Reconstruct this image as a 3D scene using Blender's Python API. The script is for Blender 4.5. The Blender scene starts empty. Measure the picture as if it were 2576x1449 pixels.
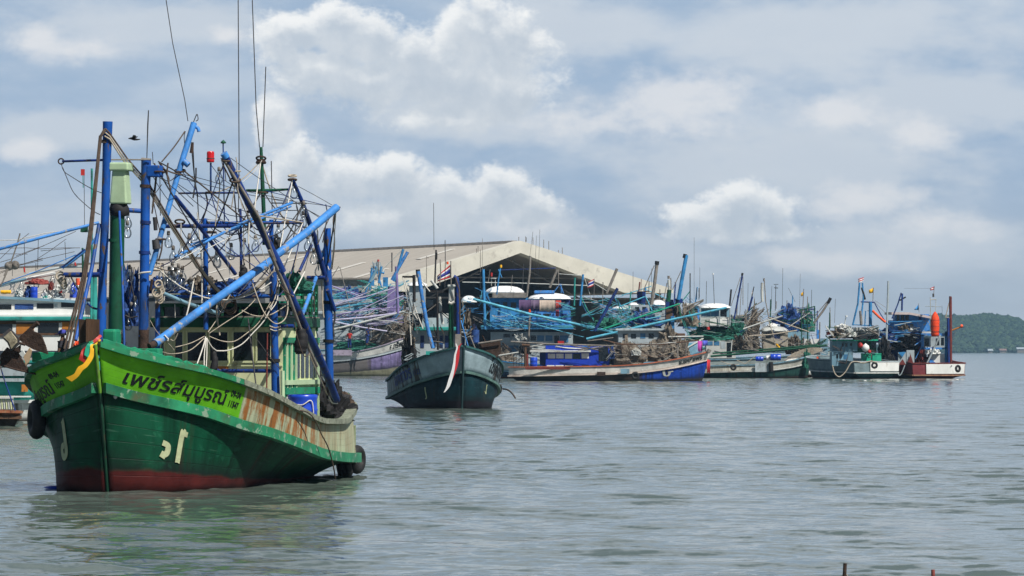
import bpy, bmesh, math, random
import numpy as np
from mathutils import Vector, Matrix
R = math.radians
random.seed(7); rng = np.random.default_rng(11)
S = bpy.context.scene
COL = S.collection

# ---------------------------------------------------------------- camera, world, sun, exposure
FPX, EYE, HZ = 11000.0, 2.8, 880.0            # focal length in photo pixels (2576 wide), eye height, horizon row
cam = bpy.data.cameras.new('camera'); co = bpy.data.objects.new('camera', cam); COL.objects.link(co)
co.location = (0, 0, EYE); co.rotation_euler = (R(90), 0, 0)
cam.sensor_width = 36; cam.lens = 36 * FPX / 2576
cam.shift_y = (HZ - 724.5) / 2576
cam.clip_start = 1; cam.clip_end = 30000
S.camera = co
S.view_settings.view_transform = 'Standard'; S.view_settings.look = 'None'
S.view_settings.exposure = 0.12; S.view_settings.gamma = 1
SUN_EL, SUN_AZ = R(50), R(136)                 # azimuth clockwise from +Y (view direction): right and a little behind the camera
sd = Vector((math.sin(SUN_AZ) * math.cos(SUN_EL), math.cos(SUN_AZ) * math.cos(SUN_EL), math.sin(SUN_EL)))
sl = bpy.data.lights.new('sun', 'SUN'); sl.energy = 5.0; sl.angle = R(0.5); sl.color = (1, .95, .87)
so = bpy.data.objects.new('sun', sl); COL.objects.link(so)
so.rotation_euler = (-sd).to_track_quat('-Z', 'Y').to_euler(); so.location = (60, -40, 120)

W = bpy.data.worlds.new('World'); S.world = W; W.use_nodes = True
def world():
    nt = W.node_tree; N = nt.nodes; L = nt.links; N.clear()
    def nd(t, **k):
        n = N.new(t)
        for a, b in k.items(): setattr(n, a, b)
        return n
    def math_(op, a, b=None, c=None, clamp=False):
        n = nd('ShaderNodeMath', operation=op); n.use_clamp = clamp
        for i, v in enumerate((a, b, c)):
            if v is None: continue
            if isinstance(v, (int, float)): n.inputs[i].default_value = v
            else: L.new(v, n.inputs[i])
        return n.outputs[0]
    def vec(op, a, b=None, sc=None):
        n = nd('ShaderNodeVectorMath', operation=op)
        for i, v in enumerate((a, b)):
            if v is None: continue
            if isinstance(v, (tuple, list)): n.inputs[i].default_value = v
            else: L.new(v, n.inputs[i])
        if sc is not None: n.inputs['Scale'].default_value = sc
        return n
    sky = nd('ShaderNodeTexSky', sky_type='NISHITA'); sky.sun_disc = False
    sky.sun_elevation = SUN_EL; sky.sun_rotation = SUN_AZ
    sky.air_density = 1.0; sky.dust_density = 1.6; sky.ozone_density = 1.6
    bg = nd('ShaderNodeBackground'); bg.inputs[1].default_value = 0.05; L.new(sky.outputs[0], bg.inputs[0])
    tc = nd('ShaderNodeTexCoord'); sep = nd('ShaderNodeSeparateXYZ'); L.new(tc.outputs['Generated'], sep.inputs[0])
    y = math_('MAXIMUM', sep.outputs[1], 0.05)
    u = math_('MULTIPLY', math_('DIVIDE', sep.outputs[0], y), 11.0)
    v = math_('MULTIPLY', math_('DIVIDE', sep.outputs[2], y), 11.0)
    comb = nd('ShaderNodeCombineXYZ'); L.new(u, comb.inputs[0]); L.new(v, comb.inputs[1])
    P = comb.outputs[0]
    # cloud bank: bodies as (x, y, half width, half height) in degrees-like units of the far sky
    B = [(700,110,85,85),(760,85,70,60),(840,75,100,80),(930,110,110,90),(1030,140,110,80),(1180,90,110,105),(1260,120,130,110),(1000,200,290,90),
         (1200,220,230,110),(820,180,150,70),(1150,290,210,50),
         (870,450,140,70),(980,455,110,75),(1100,490,130,75),(1250,480,110,70),(1050,540,260,55),(740,420,90,100),(680,300,60,80),(1340,530,100,60),
         (1850,520,110,65),(1940,530,80,60),(1740,545,110,45),(1860,580,220,40)]
    def density(p):
        acc = None
        for (x, yy, rx, ry) in B:
            c = ((x-1288)/1000, (HZ-yy)/1000, 0)
            d = vec('SUBTRACT', p, c)
            q = vec('MULTIPLY', d.outputs[0], (1000/rx, 1000/ry, 0))
            ln = vec('LENGTH', q.outputs[0]).outputs['Value']
            m = math_('SUBTRACT', 1.0, ln)
            acc = m if acc is None else math_('SMOOTH_MAX', acc, m, 0.35)
        return acc
    def noise(p, sc, det, rough=.55, dist=0.0):
        n = nd('ShaderNodeTexNoise'); n.inputs['Scale'].default_value = sc; n.inputs['Detail'].default_value = det
        n.inputs['Roughness'].default_value = rough; n.inputs['Distortion'].default_value = dist
        L.new(p, n.inputs['Vector']); return n.outputs['Fac']
    def field(p):
        st = vec('MULTIPLY', p, (1, 1.25, 1)).outputs[0]
        n1 = noise(st, 6.0, 7, .62)
        n2 = noise(st, 17.0, 7, .66)
        nn = math_('ADD', math_('MULTIPLY', math_('SUBTRACT', n1, .5), 1.7), math_('MULTIPLY', math_('SUBTRACT', n2, .5), .95))
        return math_('ADD', density(p), nn)
    f0 = field(P)
    f1 = field(vec('ADD', P, (-0.014, 0.040, 0)).outputs[0])
    def ramp(x, lo, hi):
        n = nd('ShaderNodeMapRange', interpolation_type='SMOOTHSTEP'); L.new(x, n.inputs[0])
        n.inputs[1].default_value = lo; n.inputs[2].default_value = hi; return n.outputs[0]
    mask = ramp(f0, -.08, .42)
    SH = [(2050,90,700,110),(1500,70,360,90),(2350,260,380,130),(1980,420,560,120),(620,560,420,90),(1150,300,330,80),(150,330,330,60),(2300,620,420,80),(1500,640,420,70),(350,60,420,80),(1120,560,330,70)]
    shd = None
    for (x, yy, rx, ry) in SH:
        q = vec('MULTIPLY', vec('SUBTRACT', P, ((x-1288)/1000, (HZ-yy)/1000, 0)).outputs[0], (1000/rx, 1000/ry, 0))
        m = math_('SUBTRACT', 1.0, vec('LENGTH', q.outputs[0]).outputs['Value']); shd = m if shd is None else math_('SMOOTH_MAX', shd, m, .4)
    SF = [(2180,505,190,60),(2330,570,170,60),(1700,265,300,105),(1720,235,150,60),(2120,285,180,55),(170,125,170,45),(90,105,100,50),(2310,350,120,55),(1480,310,190,60),(60,380,110,40),(570,90,70,35),(2060,660,260,50),(1330,560,160,60),(700,300,70,110),(2100,530,130,50)]
    sfd = None
    for (x, yy, rx, ry) in SF:
        q = vec('MULTIPLY', vec('SUBTRACT', P, ((x-1288)/1000, (HZ-yy)/1000, 0)).outputs[0], (1000/rx, 1000/ry, 0))
        m = math_('SUBTRACT', 1.0, vec('LENGTH', q.outputs[0]).outputs['Value']); sfd = m if sfd is None else math_('SMOOTH_MAX', sfd, m, .3)
    soft = ramp(math_('ADD', sfd, math_('ADD', math_('MULTIPLY', math_('SUBTRACT', noise(vec('MULTIPLY', P, (1, 1.6, 1)).outputs[0], 7.0, 8, .62), .5), 2.2), 0.0)), -.1, .9)
    sheet = ramp(math_('ADD', shd, math_('MULTIPLY', math_('SUBTRACT', noise(vec('MULTIPLY', P, (1, 2.2, 1)).outputs[0], 4.0, 7, .6), .5), 2.2)), -.25, .65)
    lit = math_('SUBTRACT', 1.0, ramp(f1, -.25, .62))
    # thin high veil over the whole sky
    veil = ramp(noise(vec('MULTIPLY', P, (1, 2.6, 1)).outputs[0], 2.1, 6, .55), .38, .75)
    gen = ramp(noise(vec('MULTIPLY', tc.outputs['Generated'], (1, 1, 2.2)).outputs[0], 3.0, 7, .58), .42, .62)
    hi = ramp(sep.outputs[2], .09, .16)
    gen = math_('MULTIPLY', gen, hi)
    def mixc(f, a, b):
        n = nd('ShaderNodeMix', data_type='RGBA'); L.new(f, n.inputs[0])
        for i, c in ((6, a), (7, b)):
            if isinstance(c, tuple): n.inputs[i].default_value = c + (1,)
            else: L.new(c, n.inputs[i])
        return n.outputs[2]
    body = mixc(ramp(noise(P, 7.0, 6, .6), .35, .66), (.52, .58, .65), (.65, .69, .73))
    c_cl = mixc(lit, body, (.93, .93, .915))
    bgc = nd('ShaderNodeBackground'); L.new(c_cl, bgc.inputs[0])
    bgv = nd('ShaderNodeBackground'); bgv.inputs[0].default_value = (.60, .66, .73, 1)
    bgs = nd('ShaderNodeBackground'); bgs.inputs[0].default_value = (.385, .515, .695, 1)
    def mixs(f, a, b):
        n = nd('ShaderNodeMixShader')
        if isinstance(f, (int, float)): n.inputs[0].default_value = f
        else: L.new(f, n.inputs[0])
        L.new(a, n.inputs[1]); L.new(b, n.inputs[2]); return n.outputs[0]
    front = ramp(sep.outputs[1], -.1, .7)
    low = math_('MULTIPLY', math_('MULTIPLY', math_('SUBTRACT', 1.0, ramp(sep.outputs[2], .06, .26)), .82), front)
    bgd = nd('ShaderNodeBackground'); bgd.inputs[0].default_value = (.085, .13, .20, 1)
    s = mixs(.62, bg.outputs[0], bgd.outputs[0])              # added deep-blue darkening, left unseen behind and overhead, to cut ambient light
    bgz = nd('ShaderNodeBackground'); bgz.inputs[0].default_value = (.56, .62, .69, 1)
    hzn = mixs(ramp(sep.outputs[2], .004, .045), bgz.outputs[0], bgs.outputs[0])
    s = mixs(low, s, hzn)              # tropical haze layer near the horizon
    s = mixs(math_('MULTIPLY', math_('MULTIPLY', veil, .75), math_('SUBTRACT', 1.0, ramp(sep.outputs[2], .07, .2))), s, bgv.outputs[0])
    near = math_('MULTIPLY', ramp(sep.outputs[1], .3, .6), math_('SUBTRACT', 1.0, hi))
    bgh = nd('ShaderNodeBackground'); bgh.inputs[0].default_value = (.60, .65, .71, 1)
    s = mixs(math_('MULTIPLY', math_('MULTIPLY', sheet, .80), near), s, bgh.outputs[0])
    bgf = nd('ShaderNodeBackground'); bgf.inputs[0].default_value = (.77, .775, .79, 1)
    s = mixs(math_('MULTIPLY', math_('MULTIPLY', soft, .80), near), s, bgf.outputs[0])
    s = mixs(math_('MULTIPLY', math_('MULTIPLY', mask, .90), near), s, bgc.outputs[0])
    bgg = nd('ShaderNodeBackground'); bgg.inputs[0].default_value = (.55, .60, .66, 1)
    s = mixs(math_('MULTIPLY', math_('MULTIPLY', gen, .7), front), s, bgg.outputs[0])
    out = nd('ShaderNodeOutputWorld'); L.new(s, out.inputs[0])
world()

# ---------------------------------------------------------------- helpers: traced photo crops -> points in the place
CR = {'0': (0, 0, 0.62890625), '1': (0, 400, 2.07), '2': (700, 400, 2.07), '3': (0, 1000, 2.07), '4': (600, 1000, 2.07), 'A': (1250, 900, 1.811),
      'B': (1850, 900, 2.23), 'C': (2350, 950, 2.415), 'D': (2700, 1000, 2.634), 'E': (3150, 1050, 2.8975), 'L': (0, 950, 3.6214),
      'M': (0, 1280, 3.293), 'S': (1080, 1080, 2.589), 'R': (1150, 1600, 4.14), 'N': (1530, 1350, 4.6736), 'K': (500, 850, 3.22), 'G': (1300, 900, 1.61)}
def px(c, x, y):
    ox, oy, s = CR[c]; return (ox + x/s)*.62890625, (oy + y/s)*.62890625
def at(c, x, y, Y):                               # point at distance Y
    x, y = px(c, x, y); return Vector(((x-1288)/FPX*Y, Y, EYE-(y-HZ)/FPX*Y))
def wid(c, w, Y): return w/CR[c][2]*.62890625*Y/FPX

# ---------------------------------------------------------------- helpers: materials
MATS = {}
def mat(name, col, rough=.55, var=.25, dirt=0.0, dirtcol=(.05,.04,.03), scale=2.0, stretch=(1,1,1), metal=0.0, bump=0.0, chips=0.0, chipcol=(.3,.3,.3), spec=.28):
    if name in MATS: return MATS[name]
    m = bpy.data.materials.new(name); m.use_nodes = True; MATS[name] = m
    nt = m.node_tree; N = nt.nodes; L = nt.links; b = N['Principled BSDF']
    b.inputs['Roughness'].default_value = rough; b.inputs['Metallic'].default_value = metal; b.inputs['Specular IOR Level'].default_value = spec
    tc = N.new('ShaderNodeTexCoord'); mp = N.new('ShaderNodeMapping'); mp.inputs['Scale'].default_value = stretch
    L.new(tc.outputs['Object'], mp.inputs['Vector'])
    def noise(sc, det=4, off=0):
        n = N.new('ShaderNodeTexNoise'); n.inputs['Scale'].default_value = sc; n.inputs['Detail'].default_value = det; n.inputs['Roughness'].default_value = .65
        if off:
            a = N.new('ShaderNodeVectorMath'); a.operation = 'ADD'; a.inputs[1].default_value = (off, off*.7, off*1.3); L.new(mp.outputs[0], a.inputs[0]); L.new(a.outputs[0], n.inputs['Vector'])
        else: L.new(mp.outputs[0], n.inputs['Vector'])
        return n.outputs['Fac']
    def mix(f, a, bb):
        n = N.new('ShaderNodeMix'); n.data_type = 'RGBA'; L.new(f, n.inputs[0])
        for i, c in ((6, a), (7, bb)):
            if isinstance(c, tuple): n.inputs[i].default_value = tuple(max(0, min(1, q)) for q in c) + (1,)
            else: L.new(c, n.inputs[i])
        return n.outputs[2]
    def rmp(f, lo, hi):
        n = N.new('ShaderNodeMapRange'); L.new(f, n.inputs[0]); n.inputs[1].default_value = lo; n.inputs[2].default_value = hi; return n.outputs[0]
    c = mix(rmp(noise(scale), .3, .7), tuple(q*(1-var) for q in col), tuple(q*(1+var) for q in col))
    if dirt > 0: c = mix(rmp(noise(scale*1.7, 6, 5.3), .68-dirt*.4, .80-dirt*.25), c, dirtcol)
    if chips > 0: c = mix(rmp(noise(scale*4, 5, 11.1), .66-chips*.25, .70-chips*.25), c, chipcol)
    L.new(c, b.inputs['Base Color'])
    if bump:
        bp = N.new('ShaderNodeBump'); bp.inputs['Strength'].default_value = bump; bp.inputs['Distance'].default_value = .05
        L.new(noise(scale*5, 5, 2.2), bp.inputs['Height']); L.new(bp.outputs[0], b.inputs['Normal'])
    return m
RUST = (.12, .045, .02); GRIME = (.035, .032, .028)
M_blue = mat('blue_paint', (.008,.080,.36), .5, .35, .42, (.02,.035,.075), 1.5, (1,1,.45), bump=.25, chips=.32, chipcol=(.09,.065,.05))
M_dblue = mat('navy_paint', (.008,.035,.19), .55, .35, .45, (.018,.02,.028), 1.8, (1,1,.5), bump=.25, chips=.3, chipcol=(.10,.075,.06))
M_lblue = mat('sky_blue_paint', (.055,.23,.60), .45, .35, .38, (.05,.11,.24), 1.3, bump=.25, chips=.32, chipcol=(.30,.29,.27))
M_cyan = mat('cyan_paint', (.10,.42,.58), .5, .3, .30, (.10,.16,.18), 1.2, chips=.15, chipcol=(.4,.42,.42))
M_cblue = mat('marine_blue_paint', (.04,.22,.48), .5, .35, .30, (.03,.06,.10), 1.2)
M_teal = mat('teal_paint', (.03,.27,.24), .5, .3, .3, (.03,.07,.06), 1.2)
M_tgreen = mat('sea_green_paint', (.015,.23,.12), .5, .35, .3, (.05,.09,.05), 1.7, chips=.2, chipcol=(.25,.32,.24))
M_dgreen = mat('dark_green_paint', (.008,.075,.04), .55, .35, .35, (.01,.02,.012), 1.8)
M_vgreen = mat('bright_green_paint', (.02,.36,.22), .5, .2, .1)
M_pgreen = mat('pale_green_paint', (.42,.56,.36), .55, .15, .12, (.2,.22,.14), 2.5)
M_cream = mat('cream_paint', (.60,.64,.38), .6, .15, .28, (.13,.12,.07), 2.2, (1,1,.45))
M_white = mat('white_paint', (.72,.73,.71), .5, .1, .18, (.33,.29,.22), 1.1, (1,1,.5))
M_dwhite = mat('weathered_white_paint', (.50,.52,.50), .6, .2, .35, (.16,.13,.10), .9, (1,1,.45))
M_bright = mat('white_fibreglass', (.82,.83,.83), .35, .05, .0)
M_lgrey = mat('pale_grey_paint', (.36,.42,.45), .6, .2, .28, (.15,.15,.14), 1.2, (1,1,.5))
M_gblue = mat('grey_blue_paint', (.17,.31,.40), .55, .25, .32, (.10,.11,.12), 1.0, (1,1,.5))
M_grey = mat('weathered_grey_wood', (.22,.20,.18), .75, .35, .3, GRIME, 2.0)
M_dark = mat('tarred_black', (.018,.018,.02), .7, .4)
M_brown = mat('brown_wood', (.10,.055,.032), .7, .3, .3, GRIME, 3, (1,1,.3), bump=.3)
M_rust = mat('rusty_iron', (.055,.034,.026), .85, .5, .4, (.022,.016,.013), 5, bump=.5)
M_rope = mat('tan_rope', (.40,.35,.28), .85, .25, .2, (.16,.12,.08), 6)
M_wrope = mat('white_rope', (.62,.60,.55), .8, .15)
M_brope = mat('brown_rope', (.085,.062,.048), .85, .4, .2, (.03,.025,.02), 6)
M_wire = mat('dark_wire', (.05,.05,.055), .6, .2)
M_net = mat('brown_net', (.20,.17,.135), .9, .5, .45, (.05,.045,.04), 7, bump=.8)
M_gnet = mat('green_net', (.025,.14,.10), .9, .5, .3, (.02,.05,.04), 3, bump=.8)
M_bnet = mat('blue_net', (.03,.08,.26), .9, .5, .3, (.02,.03,.07), 3, bump=.8)
M_glassd = mat('dark_window', (.012,.016,.02), .12, .3, spec=.5)
M_glassb = mat('blue_window', (.05,.16,.30), .15, .3, spec=.5)
M_red = mat('red_paint', (.45,.03,.025), .5, .2, .1)
M_dred = mat('oxide_red_paint', (.15,.03,.025), .6, .3, .3, (.05,.02,.02), 1.5)
M_orange = mat('orange_cloth', (.78,.10,.03), .6, .12)
M_opaint = mat('orange_brown_paint', (.42,.16,.03), .5, .2, .2)
M_yellow = mat('yellow_cloth', (.85,.45,.02), .7, .1)
M_purple = mat('purple_paint', (.20,.16,.36), .6, .25, .35, (.10,.10,.10), 1.2)
M_lav = mat('lavender_paint', (.48,.46,.62), .55, .2, .25, (.2,.18,.2), 1.2)
M_bbarrel = mat('blue_plastic', (.012,.06,.50), .32, .12, .12, (.01,.03,.2), 3, spec=.5)
M_skin = mat('brown_skin', (.10,.055,.035), .55, .1)
M_rubber = mat('black_rubber', (.02,.02,.021), .65, .3, .2, (.06,.055,.05), 4)
M_pink = mat('pink_primer', (.42,.20,.15), .7, .2, .35, (.2,.17,.13), 3)
M_black = mat('black_lettering', (.008,.010,.012), .5, .1)
M_bwood = mat('weathered_rail_wood', (.20,.22,.17), .75, .35, .4, (.07,.07,.05), 4, chips=.3, chipcol=(.36,.38,.32))
def glass():
    m = bpy.data.materials.new('clear_bulb_glass'); m.use_nodes = True; nt = m.node_tree; N = nt.nodes; L = nt.links; N.clear()
    o = N.new('ShaderNodeOutputMaterial'); mx = N.new('ShaderNodeMixShader'); fr = N.new('ShaderNodeFresnel'); fr.inputs[0].default_value = 1.5
    t = N.new('ShaderNodeBsdfTransparent'); t.inputs[0].default_value = (.96,.97,.98,1); g = N.new('ShaderNodeBsdfGlossy'); g.inputs['Roughness'].default_value = .10
    hf = N.new('ShaderNodeMath'); hf.operation = 'MULTIPLY'; hf.inputs[1].default_value = .8; L.new(fr.outputs[0], hf.inputs[0]); L.new(hf.outputs[0], mx.inputs[0]); L.new(t.outputs[0], mx.inputs[1]); L.new(g.outputs[0], mx.inputs[2]); L.new(mx.outputs[0], o.inputs[0]); return m
M_glass = glass()

# ---------------------------------------------------------------- helpers: meshes
class MB:
    def __init__(s): s.v = []; s.f = []; s.sm = []; s.mi = []; s.uv = None
    def add(s, vs, fs, smooth=False, mi=0):
        o = len(s.v); s.v += [tuple(v) for v in vs]
        for f in fs: s.f.append(tuple(i+o for i in f)); s.sm.append(smooth); s.mi.append(mi)
        return s
    def tube(s, pts, r, n=8, cap=True, mi=0):
        pts = [Vector(p) for p in pts]; k = len(pts)
        rs = r if isinstance(r, (list, tuple)) else [r]*k
        vs = []; fs = []; up = None
        for i in range(k):
            d = (pts[min(i+1, k-1)]-pts[max(i-1, 0)])
            if d.length < 1e-9: d = Vector((0, 0, 1))
            d.normalize()
            if up is None: up = Vector((0, 0, 1)) if abs(d.z) < .9 else Vector((0, 1, 0))
            a = d.cross(up)
            if a.length < 1e-6: a = d.cross(Vector((1, 0, 0)))
            a.normalize(); b = a.cross(d).normalized(); up = b
            for j in range(n):
                q = 2*math.pi*j/n; vs.append(pts[i]+(a*math.cos(q)+b*math.sin(q))*rs[i])
        for i in range(k-1):
            for j in range(n):
                fs.append((i*n+j, i*n+(j+1) % n, (i+1)*n+(j+1) % n, (i+1)*n+j))
        s.add(vs, fs, n > 4, mi)
        if cap: s.add(vs[:n], [tuple(range(n))], False, mi); s.add(vs[-n:], [tuple(range(n))[::-1]], False, mi)
        return s
    def box(s, c, d, rz=0.0, M=None, mi=0):
        x, y, z = (q/2 for q in d); vs = [Vector((a*x, b*y, e*z)) for a in (-1, 1) for b in (-1, 1) for e in (-1, 1)]
        m = M if M is not None else Matrix.Rotation(rz, 3, 'Z')
        vs = [m @ v+Vector(c) for v in vs]
        return s.add(vs, [(0,1,3,2),(4,6,7,5),(0,4,5,1),(2,3,7,6),(0,2,6,4),(1,5,7,3)], False, mi)
    def hexa(s, v8, mi=0):                        # bottom 4 then top 4, same winding
        return s.add(v8, [(3,2,1,0),(4,5,6,7),(0,1,5,4),(1,2,6,5),(2,3,7,6),(3,0,4,7)], False, mi)
    def lathe(s, c, prof, n=16, M=None, mi=0, smooth=True):
        vs = []; fs = []; m = M or Matrix.Identity(3)
        for (r, z) in prof:
            for j in range(n):
                q = 2*math.pi*j/n; vs.append(m @ Vector((r*math.cos(q), r*math.sin(q), z))+Vector(c))
        for i in range(len(prof)-1):
            for j in range(n): fs.append((i*n+j, i*n+(j+1) % n, (i+1)*n+(j+1) % n, (i+1)*n+j))
        return s.add(vs, fs, smooth, mi)
    def torus(s, c, R_, r, M=None, n=20, k=8, mi=0):
        vs = []; fs = []; m = M or Matrix.Identity(3)
        for i in range(n):
            a = 2*math.pi*i/n
            for j in range(k):
                b = 2*math.pi*j/k; vs.append(m @ Vector(((R_+r*math.cos(b))*math.cos(a), (R_+r*math.cos(b))*math.sin(a), r*math.sin(b)))+Vector(c))
        for i in range(n):
            for j in range(k): fs.append((i*k+j, ((i+1) % n)*k+j, ((i+1) % n)*k+(j+1) % k, i*k+(j+1) % k))
        return s.add(vs, fs, True, mi)
    def heap(s, c, d, seed=0, n=44, k=18, rough=.35, mi=0):     # a lumpy mound of net or sacks with base at c
        rr = random.Random(seed); ph = [(rr.uniform(0, 6), rr.uniform(0, 6), rr.randint(2, 9), rr.randint(1, 6)) for _ in range(7)]
        vs = []; fs = []
        for i in range(k+1):
            e = (i/k)*math.pi/2
            for j in range(n):
                a = 2*math.pi*j/n
                q = 1+rough*sum(math.sin(p[0]+p[2]*a)*math.cos(p[1]+p[3]*e*2) for p in ph)/3.6+rr.uniform(-.11, .11)*rough*3
                vs.append((c[0]+d[0]/2*math.cos(e)*math.cos(a)*q, c[1]+d[1]/2*math.cos(e)*math.sin(a)*q, c[2]+d[2]*math.sin(e)*q))
        for i in range(k):
            for j in range(n): fs.append((i*n+j, i*n+(j+1) % n, (i+1)*n+(j+1) % n, (i+1)*n+j))
        return s.add(vs, fs, False, mi)
    def ribbon(s, pts, w, side, mi=0):            # a strip of cloth along pts, width w (list or number) across side
        n = len(pts); ws = w if isinstance(w, list) else [w]*n; sd_ = Vector(side).normalized(); nr = Vector((0, 1, 0)) if abs(sd_.y) < .5 else Vector((1, 0, 0))
        vs = []
        for p, q in zip(pts, ws):
            p = Vector(p); vs += [p-sd_*q/2-nr*.004, p+sd_*q/2-nr*.004, p+sd_*q/2+nr*.004, p-sd_*q/2+nr*.004]
        fs = []
        for i in range(n-1):
            for j in range(4): fs.append((i*4+j, i*4+(j+1) % 4, i*4+4+(j+1) % 4, i*4+4+j))
        fs += [(0, 1, 2, 3), (4*n-1, 4*n-2, 4*n-3, 4*n-4)]
        return s.add(vs, fs, False, mi)
    def build(s, name, m, parent=None, loc=None, uv=None):
        o0 = Vector(loc) if loc is not None else (ROOTLOC[root_of(parent)] if parent is not None else Vector((0, 0, 0)))
        me = bpy.data.meshes.new(name); me.from_pydata([tuple(Vector(v)-o0) for v in s.v], [], s.f)
        for mm in (m if isinstance(m, list) else [m]): me.materials.append(mm)
        me.polygons.foreach_set('use_smooth', s.sm); me.polygons.foreach_set('material_index', s.mi)
        if uv is not None:
            u = me.uv_layers.new(name='UVMap'); idx = np.zeros(len(me.loops), int); me.loops.foreach_get('vertex_index', idx)
            u.data.foreach_set('uv', np.array(uv, float)[idx].ravel())
        me.update()
        o = bpy.data.objects.new(name, me); COL.objects.link(o)
        if parent is not None: o.parent = parent
        elif loc is not None: o.location = o0; ROOTLOC[o.name] = o0
        return o
ROOTLOC = {}
def root_of(o):
    while o.parent is not None: o = o.parent
    return o.name
def tag(o, label=None, cat=None, group=None, kind=None):
    if label: o['label'] = label
    if cat: o['category'] = cat
    if group: o['group'] = group
    if kind: o['kind'] = kind
    return o
def thing(name, loc, label, cat, group=None):
    o = bpy.data.objects.new(name, None); COL.objects.link(o); o.location = loc; o.empty_display_size = .3
    ROOTLOC[o.name] = Vector(loc); return tag(o, label, cat, group)
def smooth_path(pts, n=6):
    P = [Vector(p) for p in pts]
    if len(P) < 3: return P
    out = []
    for i in range(len(P)-1):
        a, b, c, d = P[max(i-1, 0)], P[i], P[i+1], P[min(i+2, len(P)-1)]
        for k in range(n):
            t = k/n; out.append(.5*((2*b)+(c-a)*t+(2*a-5*b+4*c-d)*t*t+(3*b-a-3*c+d)*t**3))
    return out+[P[-1]]
def sag(a, b, drop, n=10):
    a, b = Vector(a), Vector(b); return [a.lerp(b, i/n)-Vector((0, 0, drop*4*(i/n)*(1-i/n))) for i in range(n+1)]

def dup(o, loc, parent=None):
    c = o.copy(); COL.objects.link(c); c.location = loc
    if parent is not None: c.parent = parent
    for ch in o.children:
        d = ch.copy(); COL.objects.link(d); d.parent = c
    return c

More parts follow.
